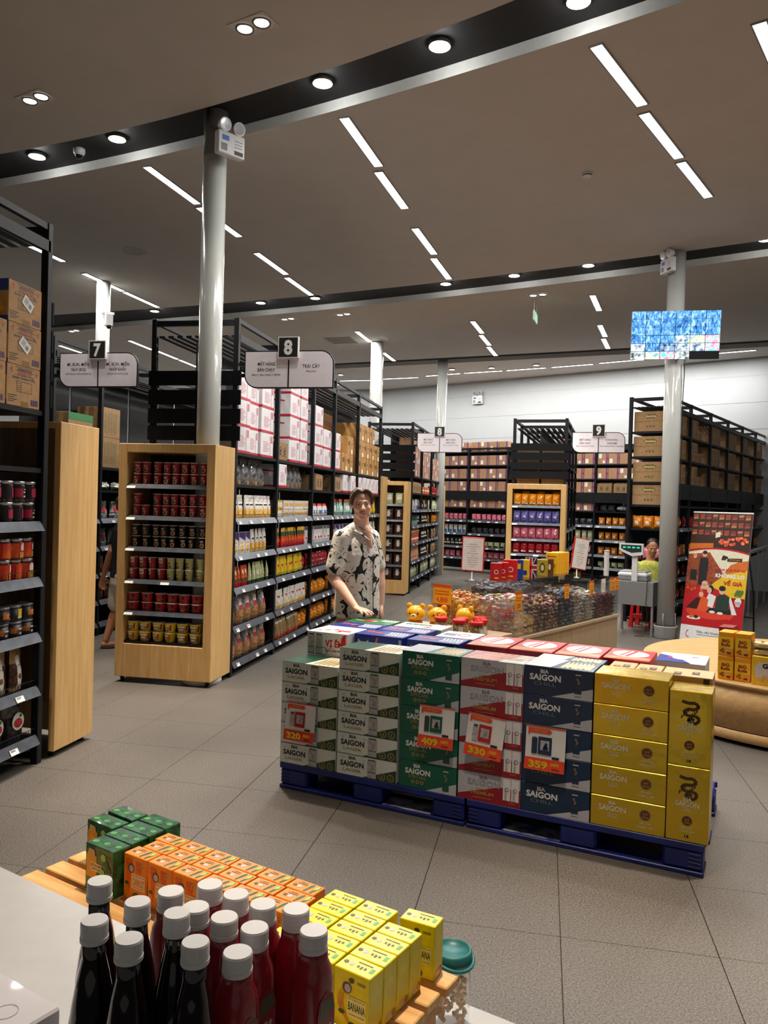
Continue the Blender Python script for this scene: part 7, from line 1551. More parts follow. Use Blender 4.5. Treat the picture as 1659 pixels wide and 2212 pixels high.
# shirt
SHIRT = bpy.data.materials.new('leaf_print_cloth'); SHIRT.use_nodes = True
def _shirt():
    nt = SHIRT.node_tree; L = nt.links; b = nt.nodes['Principled BSDF']; b.inputs['Roughness'].default_value = .75
    tc = nt.nodes.new('ShaderNodeTexCoord')
    def M(o, a, c=None, cl=False):
        m = nt.nodes.new('ShaderNodeMath'); m.operation = o; m.use_clamp = cl
        for k, x in enumerate((a, c)):
            if x is None: continue
            if isinstance(x, (int, float)): m.inputs[k].default_value = x
            else: L.new(x, m.inputs[k])
        return m.outputs[0]
    def V(o, a, c=None, out=0):
        m = nt.nodes.new('ShaderNodeVectorMath'); m.operation = o
        for k, x in enumerate((a, c)):
            if x is None: continue
            if isinstance(x, tuple): m.inputs[k].default_value = x
            else: L.new(x, m.inputs[k])
        return m.outputs[out]
    def leaves(sc, off, lng, wid):
        # each voronoi cell carries one leaf, turned its own way, with a dark midrib
        p = V('ADD', tc.outputs['Object'], off); v = nt.nodes.new('ShaderNodeTexVoronoi'); v.inputs['Scale'].default_value = sc; v.inputs['Randomness'].default_value = .8; L.new(p, v.inputs['Vector'])
        rel = V('SUBTRACT', p, v.outputs['Position'])
        ax = V('NORMALIZE', V('SUBTRACT', v.outputs['Color'], (.5, .5, .45)))
        al = nt.nodes.new('ShaderNodeVectorMath'); al.operation = 'DOT_PRODUCT'; L.new(rel, al.inputs[0]); L.new(ax, al.inputs[1]); a = al.outputs['Value']
        ln = nt.nodes.new('ShaderNodeVectorMath'); ln.operation = 'LENGTH'; L.new(rel, ln.inputs[0]); r2 = M('POWER', ln.outputs['Value'], 2.0)
        ac = M('SQRT', M('MAXIMUM', M('SUBTRACT', r2, M('POWER', M('ABSOLUTE', a), 2.0)), 0.0))
        e = M('ADD', M('POWER', M('ABSOLUTE', M('DIVIDE', a, lng)), 1.6), M('DIVIDE', ac, wid))
        leaf = M('LESS_THAN', e, 1.0); rib = M('GREATER_THAN', M('ABSOLUTE', M('SUBTRACT', M('DIVIDE', ac, wid), .30)), .055)
        return M('MULTIPLY', leaf, M('MAXIMUM', rib, M('GREATER_THAN', a, lng * .35)))
    f = M('MAXIMUM', M('MAXIMUM', leaves(12.0, (.013, .02, .007), .085, .040), leaves(12.5, (.31, .17, .53), .080, .036)), leaves(13.0, (.71, .37, .23), .07, .034))
    r = nt.nodes.new('ShaderNodeMixRGB'); r.inputs[1].default_value = (.008, .008, .010, 1); r.inputs[2].default_value = (.78, .74, .66, 1); L.new(f, r.inputs[0]); L.new(r.outputs[0], b.inputs['Base Color'])
    n2 = nt.nodes.new('ShaderNodeTexNoise'); n2.inputs['Scale'].default_value = 12; L.new(tc.outputs['Object'], n2.inputs['Vector'])
    bp = nt.nodes.new('ShaderNodeBump'); bp.inputs['Strength'].default_value = .35; bp.inputs['Distance'].default_value = .02; L.new(n2.outputs['Fac'], bp.inputs['Height']); L.new(bp.outputs[0], b.inputs['Normal'])
_shirt()
P = Prim(); Z = lambda z: C0 + Vector((0, 0, z))
P.loft([(Z(.872), .192, .142), (Z(.93), .193, .142), (Z(1.05), .184, .134), (Z(1.2), .184, .132), (Z(1.33), .186, .128), (Z(1.42), .17, .108), (Z(1.48), .125, .088), (Z(1.545), .078, .068)], sx_, fy)
P.chain([Rs + Vector((.01, 0, .012)), Rs.lerp(Re, .5), Rs.lerp(Re, .73)], [.068, .068, .071]); P.chain([Ls + Vector((0, 0, .012)), Ls.lerp(Le, .5), Ls.lerp(Le, .76)], [.062, .06, .062])
P.cap(Rs + sx_ * .03 + Vector((0, 0, .012)), nb - sx_ * .04 + Vector((0, 0, .0)), .062, .046); P.cap(Ls - sx_ * .03 + Vector((0, 0, .012)), nb + sx_ * .045 + Vector((0, 0, .0)), .062, .046)
sh = obj('shirt', P.fuse('shirt', SHIRT, .0075, 3), man)
for s_ in (-1, 1):
    b = MB(); A = nb + sx_ * (.064 * s_) + Vector((0, 0, .012)); B = nb + sx_ * (.05 * s_) - fy * .055 + Vector((0, 0, .022)); C = nb + sx_ * (.022 * s_) + fy * .122 + Vector((0, 0, -.095)); D = nb + sx_ * (.085 * s_) + fy * .095 + Vector((0, 0, -.055)); E2 = nb + sx_ * (.115 * s_) + fy * .0 + Vector((0, 0, -.008))
    V = [A, B, C, D, E2]; o_ = [p + Vector((0, 0, -.004)) for p in V]; b.faces(V + o_, [(0, 2, 3, 4), (0, 4, 1), (5, 9, 8, 7), (5, 6, 9), (2, 0, 5, 7), (3, 2, 7, 8), (4, 3, 8, 9)], SHIRT); obj('collar', b, sh)
b = MB(); b.path([Z(1.33 - .046 * k) + fy * ((.137, .139, .141, .142, .142, .143, .146, .149, .151, .151)[k]) + sx_ * .004 for k in range(10)], .0035, INK, 5); obj('placket', b, sh)
b = MB(); b.path([nb + sx_ * (.062 * math.cos(t)) + fy * (.02 + .066 * math.sin(t)) + Vector((0, 0, .012 - .035 * max(0, math.sin(t)))) for t in [2 * math.pi * k / 20 for k in range(21)]], .0032, mat('necklace_brown', srgb(120, 70, 46), .5, noise=.1), 6); obj('necklace', b, man)
SHORT = mat('beige_cloth', srgb(170, 152, 130), .8, noise=.1, nscale=18, bump=.2, bscale=40)
P = Prim(); P.loft([(Z(.70), .172, .125), (Z(.8), .178, .122), (Z(.90), .17, .112)], sx_, fy)
for s_ in (-1, 1): P.chain([Z(.82) + sx_ * (.088 * s_), Z(.48) + sx_ * (.105 * s_) + fy * .01], [.102, .09])
obj('shorts', P.fuse('shorts', SHORT, .011, 3), man)
for s_ in (-1, 1):
    an = C0 + sx_ * (.11 * s_) - fy * .02; P = Prim(); P.chain([an - fy * .035 + Vector((0, 0, .036)), an + fy * .08 + Vector((0, 0, .033)), an + fy * .175 + Vector((0, 0, .028))], [.045, .043, .034]); P.b.v = [(x, y, max(z, .002)) for x, y, z in P.b.v]
    obj('shoe', P.fuse('shoe', mat('shoe_white', (.55, .55, .53), .6, noise=.06), .009, 1), man)
# --- the shopper half hidden behind the oak cabinet
root = Vector((-4.62, 8.16, 0)); p2 = empty('person', root, 0, 'shopper in dark top and white shorts, half hidden behind the oak cabinet', 'person'); O = Vector((0, 0, 0))
f2 = Vector((.75, .66, 0)).normalized(); s2 = Vector((f2.y, -f2.x, 0)) * -1; Zz = lambda z: Vector((0, 0, z))
P = Prim(); H2 = Matrix.Translation(Zz(1.60) + f2 * .03) @ Matrix.Rotation(math.atan2(f2.y, f2.x) + math.pi / 2, 4, 'Z'); head_prims(P, H2)
P.loft([(Zz(.85), .16, .1), (Zz(1.0), .145, .095), (Zz(1.2), .16, .1), (Zz(1.33), .165, .095), (Zz(1.4), .08, .06)], s2, f2); P.cap(Zz(1.37), Zz(1.5), .058, .052)
S1, E1, W1 = s2 * .19 + Zz(1.33), Vector((-.10, -.06, 1.09)), Vector((-.205, -.03, .80)); P.chain([S1, S1.lerp(E1, .5), E1, E1.lerp(W1, .35), W1], [.05, .045, .037, .039, .026]); hand(P, W1, (-.15, .0, -1), (.7, .6, .1), (-.8, .2, .1), .95, .45)
S1, E1, W1 = -s2 * .19 + Zz(1.33), -s2 * .22 + f2 * .05 + Zz(1.05), -s2 * .2 + f2 * .2 + Zz(.84); P.chain([S1, E1, W1], [.05, .037, .026]); hand(P, W1, f2 * .4 + Vector((0, 0, -1)), f2, -s2, .95, .45)
for k, (kx, an) in enumerate(((s2 * .1 - f2 * .02 + Zz(.46), Vector((-.155, -.03, .095))), (-s2 * .1 + f2 * .18 + Zz(.48), -s2 * .1 + f2 * .2 + Zz(.09)))):
    hp = (s2 if k == 0 else -s2) * .085 + Zz(.86); P.chain([hp, hp.lerp(kx, .4), kx, kx.lerp(an, .3), an], [.09, .08, .054, .055, .036]); P.chain([an - f2 * .02 + Vector((0, 0, -.05)), an + f2 * .15 + Vector((0, 0, -.065))], [.034, .024])
    b = MB(); b.path([an - f2 * .06 + Vector((0, 0, -.083)), an + f2 * .19 + Vector((0, 0, -.083))], .011, mat('sandal_black', (.02, .02, .02), .6, noise=.1), 8); sd = Prim(); c_ = an + f2 * .06; c_.z = .012; sd.ell(c_, (.13, .05, .012), Matrix.Rotation(math.atan2(f2.y, f2.x), 3, 'Z')); obj('sandal', sd.fuse('sandal', MATS['sandal_black'], .006, 1), p2)
obj('body', P.fuse('body', SKIN2, .007, 2), p2)
P = Prim(); P.loft([(Zz(.80), .178, .118), (Zz(1.0), .165, .11), (Zz(1.2), .178, .115), (Zz(1.33), .18, .106), (Zz(1.40), .1, .075)], s2, f2); S1 = s2 * .19 + Zz(1.33); P.chain([S1, S1.lerp(Vector((-.10, -.06, 1.09)), .6)], [.066, .062]); P.chain([-s2 * .19 + Zz(1.33), -s2 * .21 + Zz(1.16)], [.066, .062]); obj('shirt', P.fuse('shirt', mat('navy_cloth', (.012, .013, .022), .8, noise=.2), .011, 3), p2)
P = Prim(); P.loft([(Zz(.72), .175, .12), (Zz(.83), .172, .115)], s2, f2); P.chain([s2 * .085 + Zz(.82), s2 * .095 - f2 * .03 + Zz(.50)], [.105, .098]); P.chain([-s2 * .085 + Zz(.82), -s2 * .1 + f2 * .15 + Zz(.50)], [.105, .098]); obj('shorts', P.fuse('shorts', mat('white_cloth', srgb(206, 200, 188), .8, noise=.08, nscale=20, bump=.3, bscale=30), .011, 3), p2)
P = Prim(); P.ell(H2 @ Vector((0, .03, .05)), (.082, .086, .08), H2.to_3x3()); P.ell(H2 @ Vector((0, .05, 0)), (.078, .06, .07), H2.to_3x3()); obj('hair', P.fuse('hair', HAIR, .008, 2), p2)
face_parts(p2, H2, BROW, smile=False)
# --- the seller sitting behind the scale
root = Vector((1.55, 12.24, .022)); p3 = empty('person', root, 0, 'seated person in yellow-green blouse behind the scale and the column', 'person'); f3 = Vector((.0, -1, 0)); s3 = Vector((1, 0, 0))
P = Prim(); H3 = Matrix.Translation(Vector((.03, -.03, 1.155))) @ Matrix.Rotation(.35, 4, 'X'); head_prims(P, H3)
P.loft([(Zz(.46), .16, .11), (Zz(.6), .14, .095), (Zz(.78), .155, .1), (Zz(.90), .16, .095), (Zz(.96), .075, .06)], s3, f3); P.cap(Zz(.92), Zz(1.06), .055, .05)
for k in (-1, 1):
    S1 = Vector((.175 * k, 0, .89)); E1 = Vector((.2 * k, -.04, .66)); W1 = Vector((.10 * k, -.16, .56)); P.chain([S1, E1, W1], [.048, .036, .025]); hand(P, W1, (-.25 * k, -1, -.1), (-k, -.2, .1), (0, 0, 1), .9, .25)
    hp = Vector((.09 * k, 0, .51)); kn = Vector((.08 * k, -.27, .48)); an = Vector((.06 * k, -.24, .09)); P.chain([hp, kn, an], [.08, .055, .036]); P.chain([an + Vector((0, .02, -.05)), an + Vector((0, -.13, -.063))], [.033, .024])
obj('body', P.fuse('body', SKIN2, .007, 2), p3)
P = Prim(); P.loft([(Zz(.47), .18, .125), (Zz(.6), .165, .11), (Zz(.78), .17, .112), (Zz(.90), .172, .105), (Zz(.955), .1, .075)], s3, f3)
for k in (-1, 1): P.chain([Vector((.175 * k, 0, .89)), Vector((.195 * k, -.03, .72))], [.06, .056])
obj('blouse', P.fuse('blouse', mat('yellow_green_cloth', srgb(206, 206, 90), .75, col2=srgb(150, 160, 70), nscale=30), .011, 3), p3)
P = Prim()
for k in (-1, 1): P.chain([Vector((.09 * k, 0, .51)), Vector((.08 * k, -.265, .485)), Vector((.06 * k, -.24, .12))], [.09, .066, .05])
obj('trousers', P.fuse('trousers', mat('dark_trousers', (.012, .012, .014), .8, noise=.2), .011, 2), p3)
P = Prim(); P.ell(H3 @ Vector((0, .03, .05)), (.083, .088, .082), H3.to_3x3()); P.ell(H3 @ Vector((0, .055, -.01)), (.078, .06, .08), H3.to_3x3()); obj('hair', P.fuse('hair', mat('black_hair', (.012, .010, .009), .4, noise=.3, nscale=60), .008, 2), p3)
face_parts(p3, H3, MATS['black_hair'], smile=False)
# ------------------------------------------------------------------ foreground: crate of powder boxes, white table of bottles
CAg = math.radians(-21); CO = Vector((-1.392, 2.397, 0)); CMt = Matrix.Translation(CO) @ Matrix.Rotation(CAg, 4, 'Z')
def onC(x, y, z): return CMt @ Vector((x, y, z))
M_SLAB = mat('table_white', (.50, .51, .505), .22, noise=.02, coat=.2)
pl_ = empty('white_platform', CO, CAg, 'low white platform under the slatted crate and the lidded jar', 'display stand')
for nm, a in (('top_board', (-.15, 1.75, -.53, .45, .17, .2)), ('front_panel', (-.12, 1.72, -.51, -.49, 0, .17)), ('back_panel', (-.12, 1.72, .41, .43, 0, .17)), ('side_panel', (-.12, -.1, -.49, .41, 0, .17)), ('side_panel', (1.70, 1.72, -.49, .41, 0, .17))):
    b = MB(); b.bx(*a, M_SLAB, ch=.004); obj(nm, b, pl_)
PINE = wood('pine_slat', srgb(232, 188, 120), srgb(196, 138, 70), 1.2, 16, 16, 2.4, .55); PINE2 = wood('pine_board', srgb(206, 150, 84), srgb(160, 104, 52), 1.2, 10, 14, 2.0, .6)
cr = empty('slatted_crate', onC(0, 0, .2), CAg, 'pine crate with slatted top under the green, orange and yellow boxes', 'crate')
CZt = .37      # height of the crate above the platform
for k in range(6):
    b = MB(); o_ = .004 * (k % 3); b.bx(-.0 + o_, 1.31 - .005 * (k % 2), -.063 - .083 * k, -.083 * k, CZt - .024, CZt, PINE, ch=.003); obj('slat', b, cr)
for x0 in (.03, .62, 1.225): b = MB(); b.bx(x0, x0 + .03, -.475, -.005, .0, CZt - .0245, PINE2, ch=.003); obj('end_board', b, cr)
for y0 in (-.47, -.03): b = MB(); b.bx(.061, 1.224, y0, y0 + .02, .03, .15, PINE2, ch=.003); obj('side_board', b, cr)
CT_ = .2 + CZt
gB = mat('powder_box_green', srgb(36, 110, 56), .25, col2=srgb(10, 52, 34), nscale=34, detail=3, coat=.4); oB = ink('powder_box_orange', (244, 140, 28), .3); yB = ink('powder_box_yellow', (240, 224, 20), .3); crm = ink('panel_cream', (240, 206, 150), .4); ycr = ink('panel_pale_yellow', (244, 236, 150), .4); dgr = ink('leaf_dark_green', (20, 84, 50), .4); lgr = ink('leaf_light_green', (150, 200, 90), .4)
car = mat('carrot_picture', srgb(240, 104, 20), .35, col2=srgb(214, 76, 10), nscale=18, stretch=(1, 1, 4)); ban = mat('banana_picture', srgb(236, 190, 20), .35, col2=srgb(200, 140, 20), nscale=20); dol = ink('scoop_grey', (190, 184, 196), .4); seal = ink('seal_brown', (80, 72, 50), .4)
def pbox(name, w, d, h, m, front, top, side=None):
    body = MB(); body.bx(-w / 2, w / 2, -d / 2, d / 2, 0, h, m, ch=.0018); pr = MB(); front(pr, w, d, h); top(pr, w, d, h)
    if side: side(pr, w, d, h)
    return Proto(name, body, [('print', pr)], 'powder box')
def ofront(b, w, d, h):
    o = (0, FR(d) + .0004, 0)
    for x, l in ((-.28, .72), (.16, .55)): b.pts([(w * (x - .12), h * .9), (w * (x + .14), h * .9), (w * (x + .16), h * (.8)), (w * (x + .04), h * (.9 - l)), (w * x, h * (.86 - l)), (w * (x - .1), h * .7)], o, X3, Z3, car)
    o = (0, FR(d), 0); b.rect(-w * .14, h * .28, w * .46, h * .62, o, X3, Z3, crm); b.text('CARROT', (w * .16, FR(d) - .0003, h * .36), X3, Z3, h * .15, REDI if False else ink('carrot_red', (206, 70, 20), .4), w=w * .52, bold=.0); b.text('BỘT CÀ RỐT HỮU CƠ', (w * .16, FR(d) - .0003, h * .56), X3, Z3, h * .026, seal, w=w * .5); b.text('ORGANIC POWDER', (w * .16, FR(d) - .0003, h * .31), X3, Z3, h * .022, seal, w=w * .46)
    b.disc((-w * .16, FR(d) - .0003, h * .71), X3, Z3, w * .13, w * .14, seal, 14); b.disc((-w * .14, FR(d) - .0006, h * .71), X3, Z3, w * .09, w * .10, dol, 12); b.disc((w * .05, FR(d) - .0003, h * .13), X3, Z3, w * .13, w * .1, ink('seal_green', (90, 96, 50), .4), 14); b.ring((w * .32, FR(d) - .0003, h * .82), X3, Z3, w * .05, w * .08, ink('logo_olive', (190, 180, 90), .4), 10); b.disc((-w * .34, FR(d) - .0003, h * .36), X3, Z3, w * .09, w * .05, dgr, 10)
def otop(b, w, d, h):
    z = h + .0006
    b.disc((-w * .3, -d * .1, z), X3, Y3, w * .065, w * .065, seal, 10); b.disc((-w * .14, -d * .1, z), X3, Y3, w * .075, w * .075, dol, 10)
    for x in (.08, .3): b.pts([(w * x, -d * .4), (w * (x + .06), -d * .42), (w * (x + .14), d * .3), (w * (x + .1), d * .42), (w * (x + .04), d * .2)], (0, 0, z), X3, Y3, dgr)
    b.pts([(w * .34, -d * .1), (w * .44, d * .1), (w * .4, d * .4), (w * .3, d * .2)], (0, 0, z + .0004), X3, Y3, lgr); b.rect(-w * .3, d * .12, w * .02, d * .18, (0, 0, z), X3, Y3, seal); b.rect(-w * .24, d * .26, w * .0, d * .31, (0, 0, z), X3, Y3, seal)
OBX_ = pbox('carrot_powder_box', .094, .0535, .128, oB, ofront, otop)
def yfront(b, w, d, h):
    o = (0, FR(d) + .0004, 0); n = 10; P = [(-.1 + .3 * math.cos(t) * -1, .55 + .42 * math.sin(t)) for t in [math.pi * (.5 + k / n) * -1 + math.pi * .0 for k in range(0)]]
    out = [(w * (.02 - .42 * math.sin(math.pi * k / n)), h * (.88 - .80 * k / n)) for k in range(n + 1)]; inn = [(w * (.04 - .26 * math.sin(math.pi * k / n)), h * (.86 - .76 * k / n)) for k in range(n, -1, -1)]
    b.pts(out + inn, o, X3, Z3, ban); b.disc((-w * .0, FR(d), h * .86), X3, Z3, w * .08, w * .06, seal, 8)
    o = (0, FR(d), 0); b.rect(-w * .1, h * .26, w * .42, h * .6, o, X3, Z3, ycr); b.text('BANANA', (w * .16, FR(d) - .0003, h * .38), X3, Z3, h * .13, dgr, w=w * .47, bold=.02); b.text('BỘT CHUỐI HỮU CƠ', (w * .16, FR(d) - .0003, h * .55), X3, Z3, h * .028, seal, w=w * .45); b.text('ORGANIC POWDER', (w * .16, FR(d) - .0003, h * .3), X3, Z3, h * .026, seal, w=w * .44)
    b.disc((-w * .12, FR(d) - .0003, h * .72), X3, Z3, w * .13, w * .13, seal, 14); b.disc((-w * .1, FR(d) - .0006, h * .72), X3, Z3, w * .09, w * .1, dol, 12); b.disc((w * .05, FR(d) - .0003, h * .1), X3, Z3, w * .14, w * .12, dgr, 14); b.text('ONG BIO', (w * .28, FR(d) - .0003, h * .83), X3, Z3, h * .05, seal, w=w * .24, bold=.02); b.disc((-w * .26, FR(d) - .0003, h * .3), X3, Z3, w * .1, w * .06, dgr, 6)
def ytop(b, w, d, h):
    z = h + .0006; b.disc((-w * .36, -d * .0, z), X3, Y3, w * .065, w * .065, seal, 10); b.disc((-w * .2, -d * .02, z), X3, Y3, w * .07, w * .07, dol, 10); b.rect(w * .32, -d * .16, w * .42, d * .16, (0, 0, z), X3, Y3, ink('stamp_green', (90, 170, 90), .4))
    for k in range(3): b.rect(-w * .04 + w * .1 * k, -d * (.1 + .06 * (k % 2)), w * .02 + w * .1 * k, d * .04, (0, 0, z), X3, Y3, seal)
    b.rect(-w * .1, d * .22, w * .3, d * .28, (0, 0, z), X3, Y3, seal)
def yside(b, w, d, h):
    x = w / 2 + .0006; b.faces([(x, -d * .3, h * .03), (x, d * .1, h * .03), (x, d * .1, h * .16), (x, -d * .3, h * .16)], [(0, 1, 2, 3)], cCr); b.disc((x, d * .28, h * .1), Y3, Z3, d * .16, d * .16, ink('seal_orange', (190, 120, 30), .4), 10)
YBX = pbox('banana_powder_box', .094, .0535, .132, yB, yfront, ytop, yside)
def gfront(b, w, d, h):
    b.rect(-w * .45, h * .3, -w * .08, h * .78, (0, FR(d) + .0002, 0), X3, Z3, ink('juice_amber', (226, 160, 40), .35)); b.rect(-w * .3, h * .46, w * .1, h * .64, (0, FR(d), 0), X3, Z3, crm); b.text('BỘT RAU MÁ', (-w * .1, FR(d) - .0003, h * .56), X3, Z3, h * .05, INK, w=w * .34, bold=.02); b.text('& MATCHA', (-w * .1, FR(d) - .0003, h * .49), X3, Z3, h * .04, INK, w=w * .3, bold=.02)
    for k in range(7): b.disc((w * (.08 + .3 * ((k * 5) % 7) / 7), FR(d) - .0002 - .00002 * k, h * (.15 + .11 * k)), X3, Z3, w * .1, h * .08, lgr if k % 3 == 0 else dgr, 8)
    b.pts([(-w * .42, h * .78), (-w * .12, h * .76), (-w * .16, h * .9), (-w * .36, h * .92)], (0, FR(d) - .0003, 0), X3, Z3, ink('straw_tan', (206, 176, 110), .5))
def gtop(b, w, d, h):
    for k in range(7): b.disc((w * (-.36 + .12 * k), d * (.25 * ((k * 3) % 4) / 3 - .15), h + .0005 + .00002 * k), X3, Y3, w * .09, d * .15, ink('leaf_mid_green', (70, 150, 70), .4) if k % 3 == 0 else dgr, 7)
GBX = pbox('green_powder_box', .122, .062, .136, gB, gfront, gtop)
g_ = 'green powder boxes on the crate'
for k, (x, y) in enumerate([(.277, -.212), (.274, -.146), (.272, -.081), (.27, -.014)]): GBX.put(onC(x, y, CT_), CAg + RND.uniform(-.04, .04), 'dark green powder box, %s from the front in the row beside orange' % nth(k + 1), g_)
for k, (x, y) in enumerate([(.142, -.105), (.14, -.028)]): GBX.put(onC(x, y, CT_), CAg + RND.uniform(-.06, .06), 'dark green powder box at the outer end of the crate, %s' % ('nearer' if k == 0 else 'farther'), g_)
for r_ in range(3):
    for k in range(6): OBX_.put(onC(.391 + .0995 * k + .012 * (r_ == 1), -.184 + .0562 * r_ , CT_), CAg + (math.pi if (k + r_) % 3 == 2 else 0) * 0 + RND.uniform(-.012, .012), 'orange carrot powder box, %s row from the front, %s from green' % (nth(r_ + 1), nth(k + 1)), 'orange powder boxes on the crate')
for r_ in range(5):
    for k in range(3):
        if r_ == 4 and k == 2: continue
        YBX.put(onC(1.012 + .1 * k + .0 * r_, -.294 + .0565 * r_, CT_), CAg + RND.uniform(-.025, .025), 'yellow banana powder box, %s row from the front, %s from orange' % (nth(r_ + 1), nth(k + 1)), 'yellow powder boxes on the crate')
YBX.put(onC(1.222, -.035, CT_), CAg + .1, 'yellow banana powder box standing apart at the corner of the crate', 'yellow powder boxes on the crate')
# lidded jars behind the crate
TEAL = mat('lid_teal', srgb(36, 112, 112), .4, noise=.05); nut = mat('nut_pieces', srgb(226, 196, 160), .5, noise=.15, nscale=40)
def tjar(x, y, z1, label):
    o = empty('lidded_jar', (x, y, .2005), .6, label, 'jar', 'teal-lidded jars behind the crate'); H = z1 - .2
    b = MB(); b.lathe([(.045, .001), (.052, .006), (.054, .02), (.054, H - .05), (.048, H - .036)], film('jar_plastic', (.96, .96, .95), .08, .08), 24, capt=False); obj('jar_body', b, o)
    b = MB(); r = random.Random(int(x * -1000))
    for k in range(150):
        t = r.uniform(0, 6.28); q_ = .043 * math.sqrt(r.uniform(.35, 1)); b.ell((q_ * math.cos(t), q_ * math.sin(t), r.uniform(.014, H - .06)), (.0085, .0055, .006), nut, 6, 4, Matrix.Rotation(r.uniform(0, 3), 3, 'X') @ Matrix.Rotation(r.uniform(0, 3), 3, 'Z'))
    obj('nuts', b, o)['kind'] = 'stuff'
    b = MB(); b.lathe([(.056, H - .038), (.058, H - .034), (.058, H - .006), (.054, H), (.050, H), (.049, H - .006), (.0, H - .006)], TEAL, 32, capb=False, capt=False); ld = obj('lid', b, o)
    b = MB(); b.path([(.058 * math.cos(t), -.058 * math.sin(t) - .012 * math.sin(t), H - .02 - .012 * math.sin(t)) for t in [math.pi * k / 12 for k in range(13)]], .0055, TEAL, 8); obj('handle', b, ld)
    b = MB(); b.text('JAR', (0, 0, H - .0052), X3, Y3, .012, TEAL, w=.03); 
tjar(-.222, 2.296, .43, 'tall clear nut jar with teal lid and handle behind the crate'); tjar(-.325, 2.235, .405, 'second teal-lidded nut jar, mostly hidden behind the crate')
# white table with bottles
tO = Vector((-1.287, 1.726, 0)); tA = math.radians(-21.4); TMt = Matrix.Translation(tO) @ Matrix.Rotation(tA, 4, 'Z')
wt = empty('white_table', tO, tA, 'white display table in front of everything, carrying bottles', 'table')
b = MB(); b.bx(-.5, 1.28, -.72, 0, .765, .8, M_SLAB, ch=.004); obj('table_top', b, wt)
for nm, a in (('panel', (-.46, 1.24, -.05, -.03, .02, .765)), ('panel', (-.46, 1.24, -.69, -.67, .02, .765)), ('side_panel', (-.46, -.44, -.67, -.05, .02, .765)), ('side_panel', (1.22, 1.24, -.67, -.05, .02, .765))):
    b = MB(); b.bx(*a, M_SLAB, ch=.003); obj(nm, b, wt)
for x in (-.43, 1.19):
    for y in (-.65, -.08): b = MB(); b.lathe([(.02, 0), (.02, .022)], BLACK, 10, (x, y, 0)); obj('foot', b, wt)
capw = mat('cap_white', (.74, .74, .73), .38, noise=.02); dkl = mat('dark_bottle', (.006, .004, .005), .06, noise=.2, nscale=9, coat=1.0); 
def ribcap(r, z0, h, n=36):
    b = MB(); b.lathe([(r * 1.0, z0), (r * 1.03, z0 + .001), (r * 1.03, z0 + h * .22), (r * .985, z0 + h * .25), (r * .985, z0 + h * .3), (r, z0 + h * .33), (r, z0 + h * .9), (r * .94, z0 + h), (0, z0 + h)], capw, n, capb=True, capt=False, smooth=False); return b
db = MB(); db.lathe([(.030, 0), (.034, .006), (.0345, .12), (.0335, .15), (.029, .185), (.022, .225), (.0165, .25), (.0155, .275)], dkl, 28, capt=True)
dl = MB(); n = 10; V = []
DARK = Proto('dark_bottle', db, [('cap', ribcap(.0195, .272, .03))], 'bottle')
redj = bpy.data.materials.new('red_juice'); redj.use_nodes = True
_b = redj.node_tree.nodes['Principled BSDF']; _b.inputs['Base Color'].default_value = (.30, .010, .020, 1); _b.inputs['Roughness'].default_value = .3; _b.inputs['Coat Weight'].default_value = .7; _b.inputs['Coat Roughness'].default_value = .12; _b.inputs['Subsurface Weight'].default_value = .0
_n = redj.node_tree.nodes.new('ShaderNodeTexNoise'); _n.inputs['Scale'].default_value = 40; _m = redj.node_tree.nodes.new('ShaderNodeBump'); _m.inputs['Strength'].default_value = .08; redj.node_tree.links.new(_n.outputs['Fac'], _m.inputs['Height']); redj.node_tree.links.new(_m.outputs[0], _b.inputs['Normal'])
rb_ = MB(); rb_.lathe([(.0255, 0), (.0272, .006), (.0274, .17), (.027, .19), (.0245, .208), (.0195, .222), (.0185, .238)], redj, 32, sq=4.)
lr = ink('bottle_label_red', (150, 30, 40), .4); lrd = mat('bottle_label_photo', srgb(196, 90, 70), .4, noise=.3, nscale=60); lgn = ink('bottle_label_olive', (90, 84, 60), .4)
lb2 = MB(); y_ = -.0278
def lp(P, m, e=0.):
    lb2.pts([(x * 1.05, .05 + z * 1.0) for x, z in P], (0, y_ - e, 0), X3, Z3, m)
lp([(-.019, .0), (.019, .0), (.020, .10), (.015, .122), (0, .132), (-.015, .122), (-.020, .10)], lr); lp([(-.018, .088), (.019, .100), (.012, .122), (-.012, .120)], lgn, .0003)
lb2.text('Nước ép', (0, y_ - .0005, .124), X3, Z3, .0085, cW, w=.026, bold=.02); lb2.text('Dâu Tây', (0, y_ - .0005, .108), X3, Z3, .0105, cW, w=.034, bold=.05); lp([(-.019, .026), (-.005, .044), (.019, .048), (.019, .004), (-.019, .002)], lrd, .0003)
REDB = Proto('red_juice_bottle', rb_, [('cap', ribcap(.0215, .2365, .0295)), ('label', lb2)], 'bottle')
for k, (x, y, t) in enumerate([(-.676, 1.15, 'farthest left'), (-.586, 1.105, 'second at the back'), (-.619, 1.042, 'nearest left'), (-.547, 1.01, 'second nearest'), (-.514, 1.089, 'between the red ones'), (-.455, 1.025, 'front one before the red bottles')]):
    DARK.put((x, y, .8005), RND.uniform(0, 6), 'tall black bottle with white cap, %s' % t, 'dark bottles on the white table')
for k, (x, y, t) in enumerate([(-.585, 1.215, 'behind the dark ones, first'), (-.533, 1.253, 'back row, first'), (-.478, 1.232, 'back row, second'), (-.424, 1.213, 'back row, third'), (-.368, 1.212, 'back row, fourth'), (-.524, 1.178, 'middle row, first'), (-.468, 1.160, 'middle row, second'), (-.412, 1.143, 'middle row, third'), (-.412, 1.075, 'nearest, in front'), (-.323, 1.158, 'rightmost beside yellow boxes')]):
    REDB.put((x, y, .8005), math.radians(68) + RND.uniform(-.06, .06), 'red juice bottle with white cap, %s' % t, 'red juice bottles on the white table')
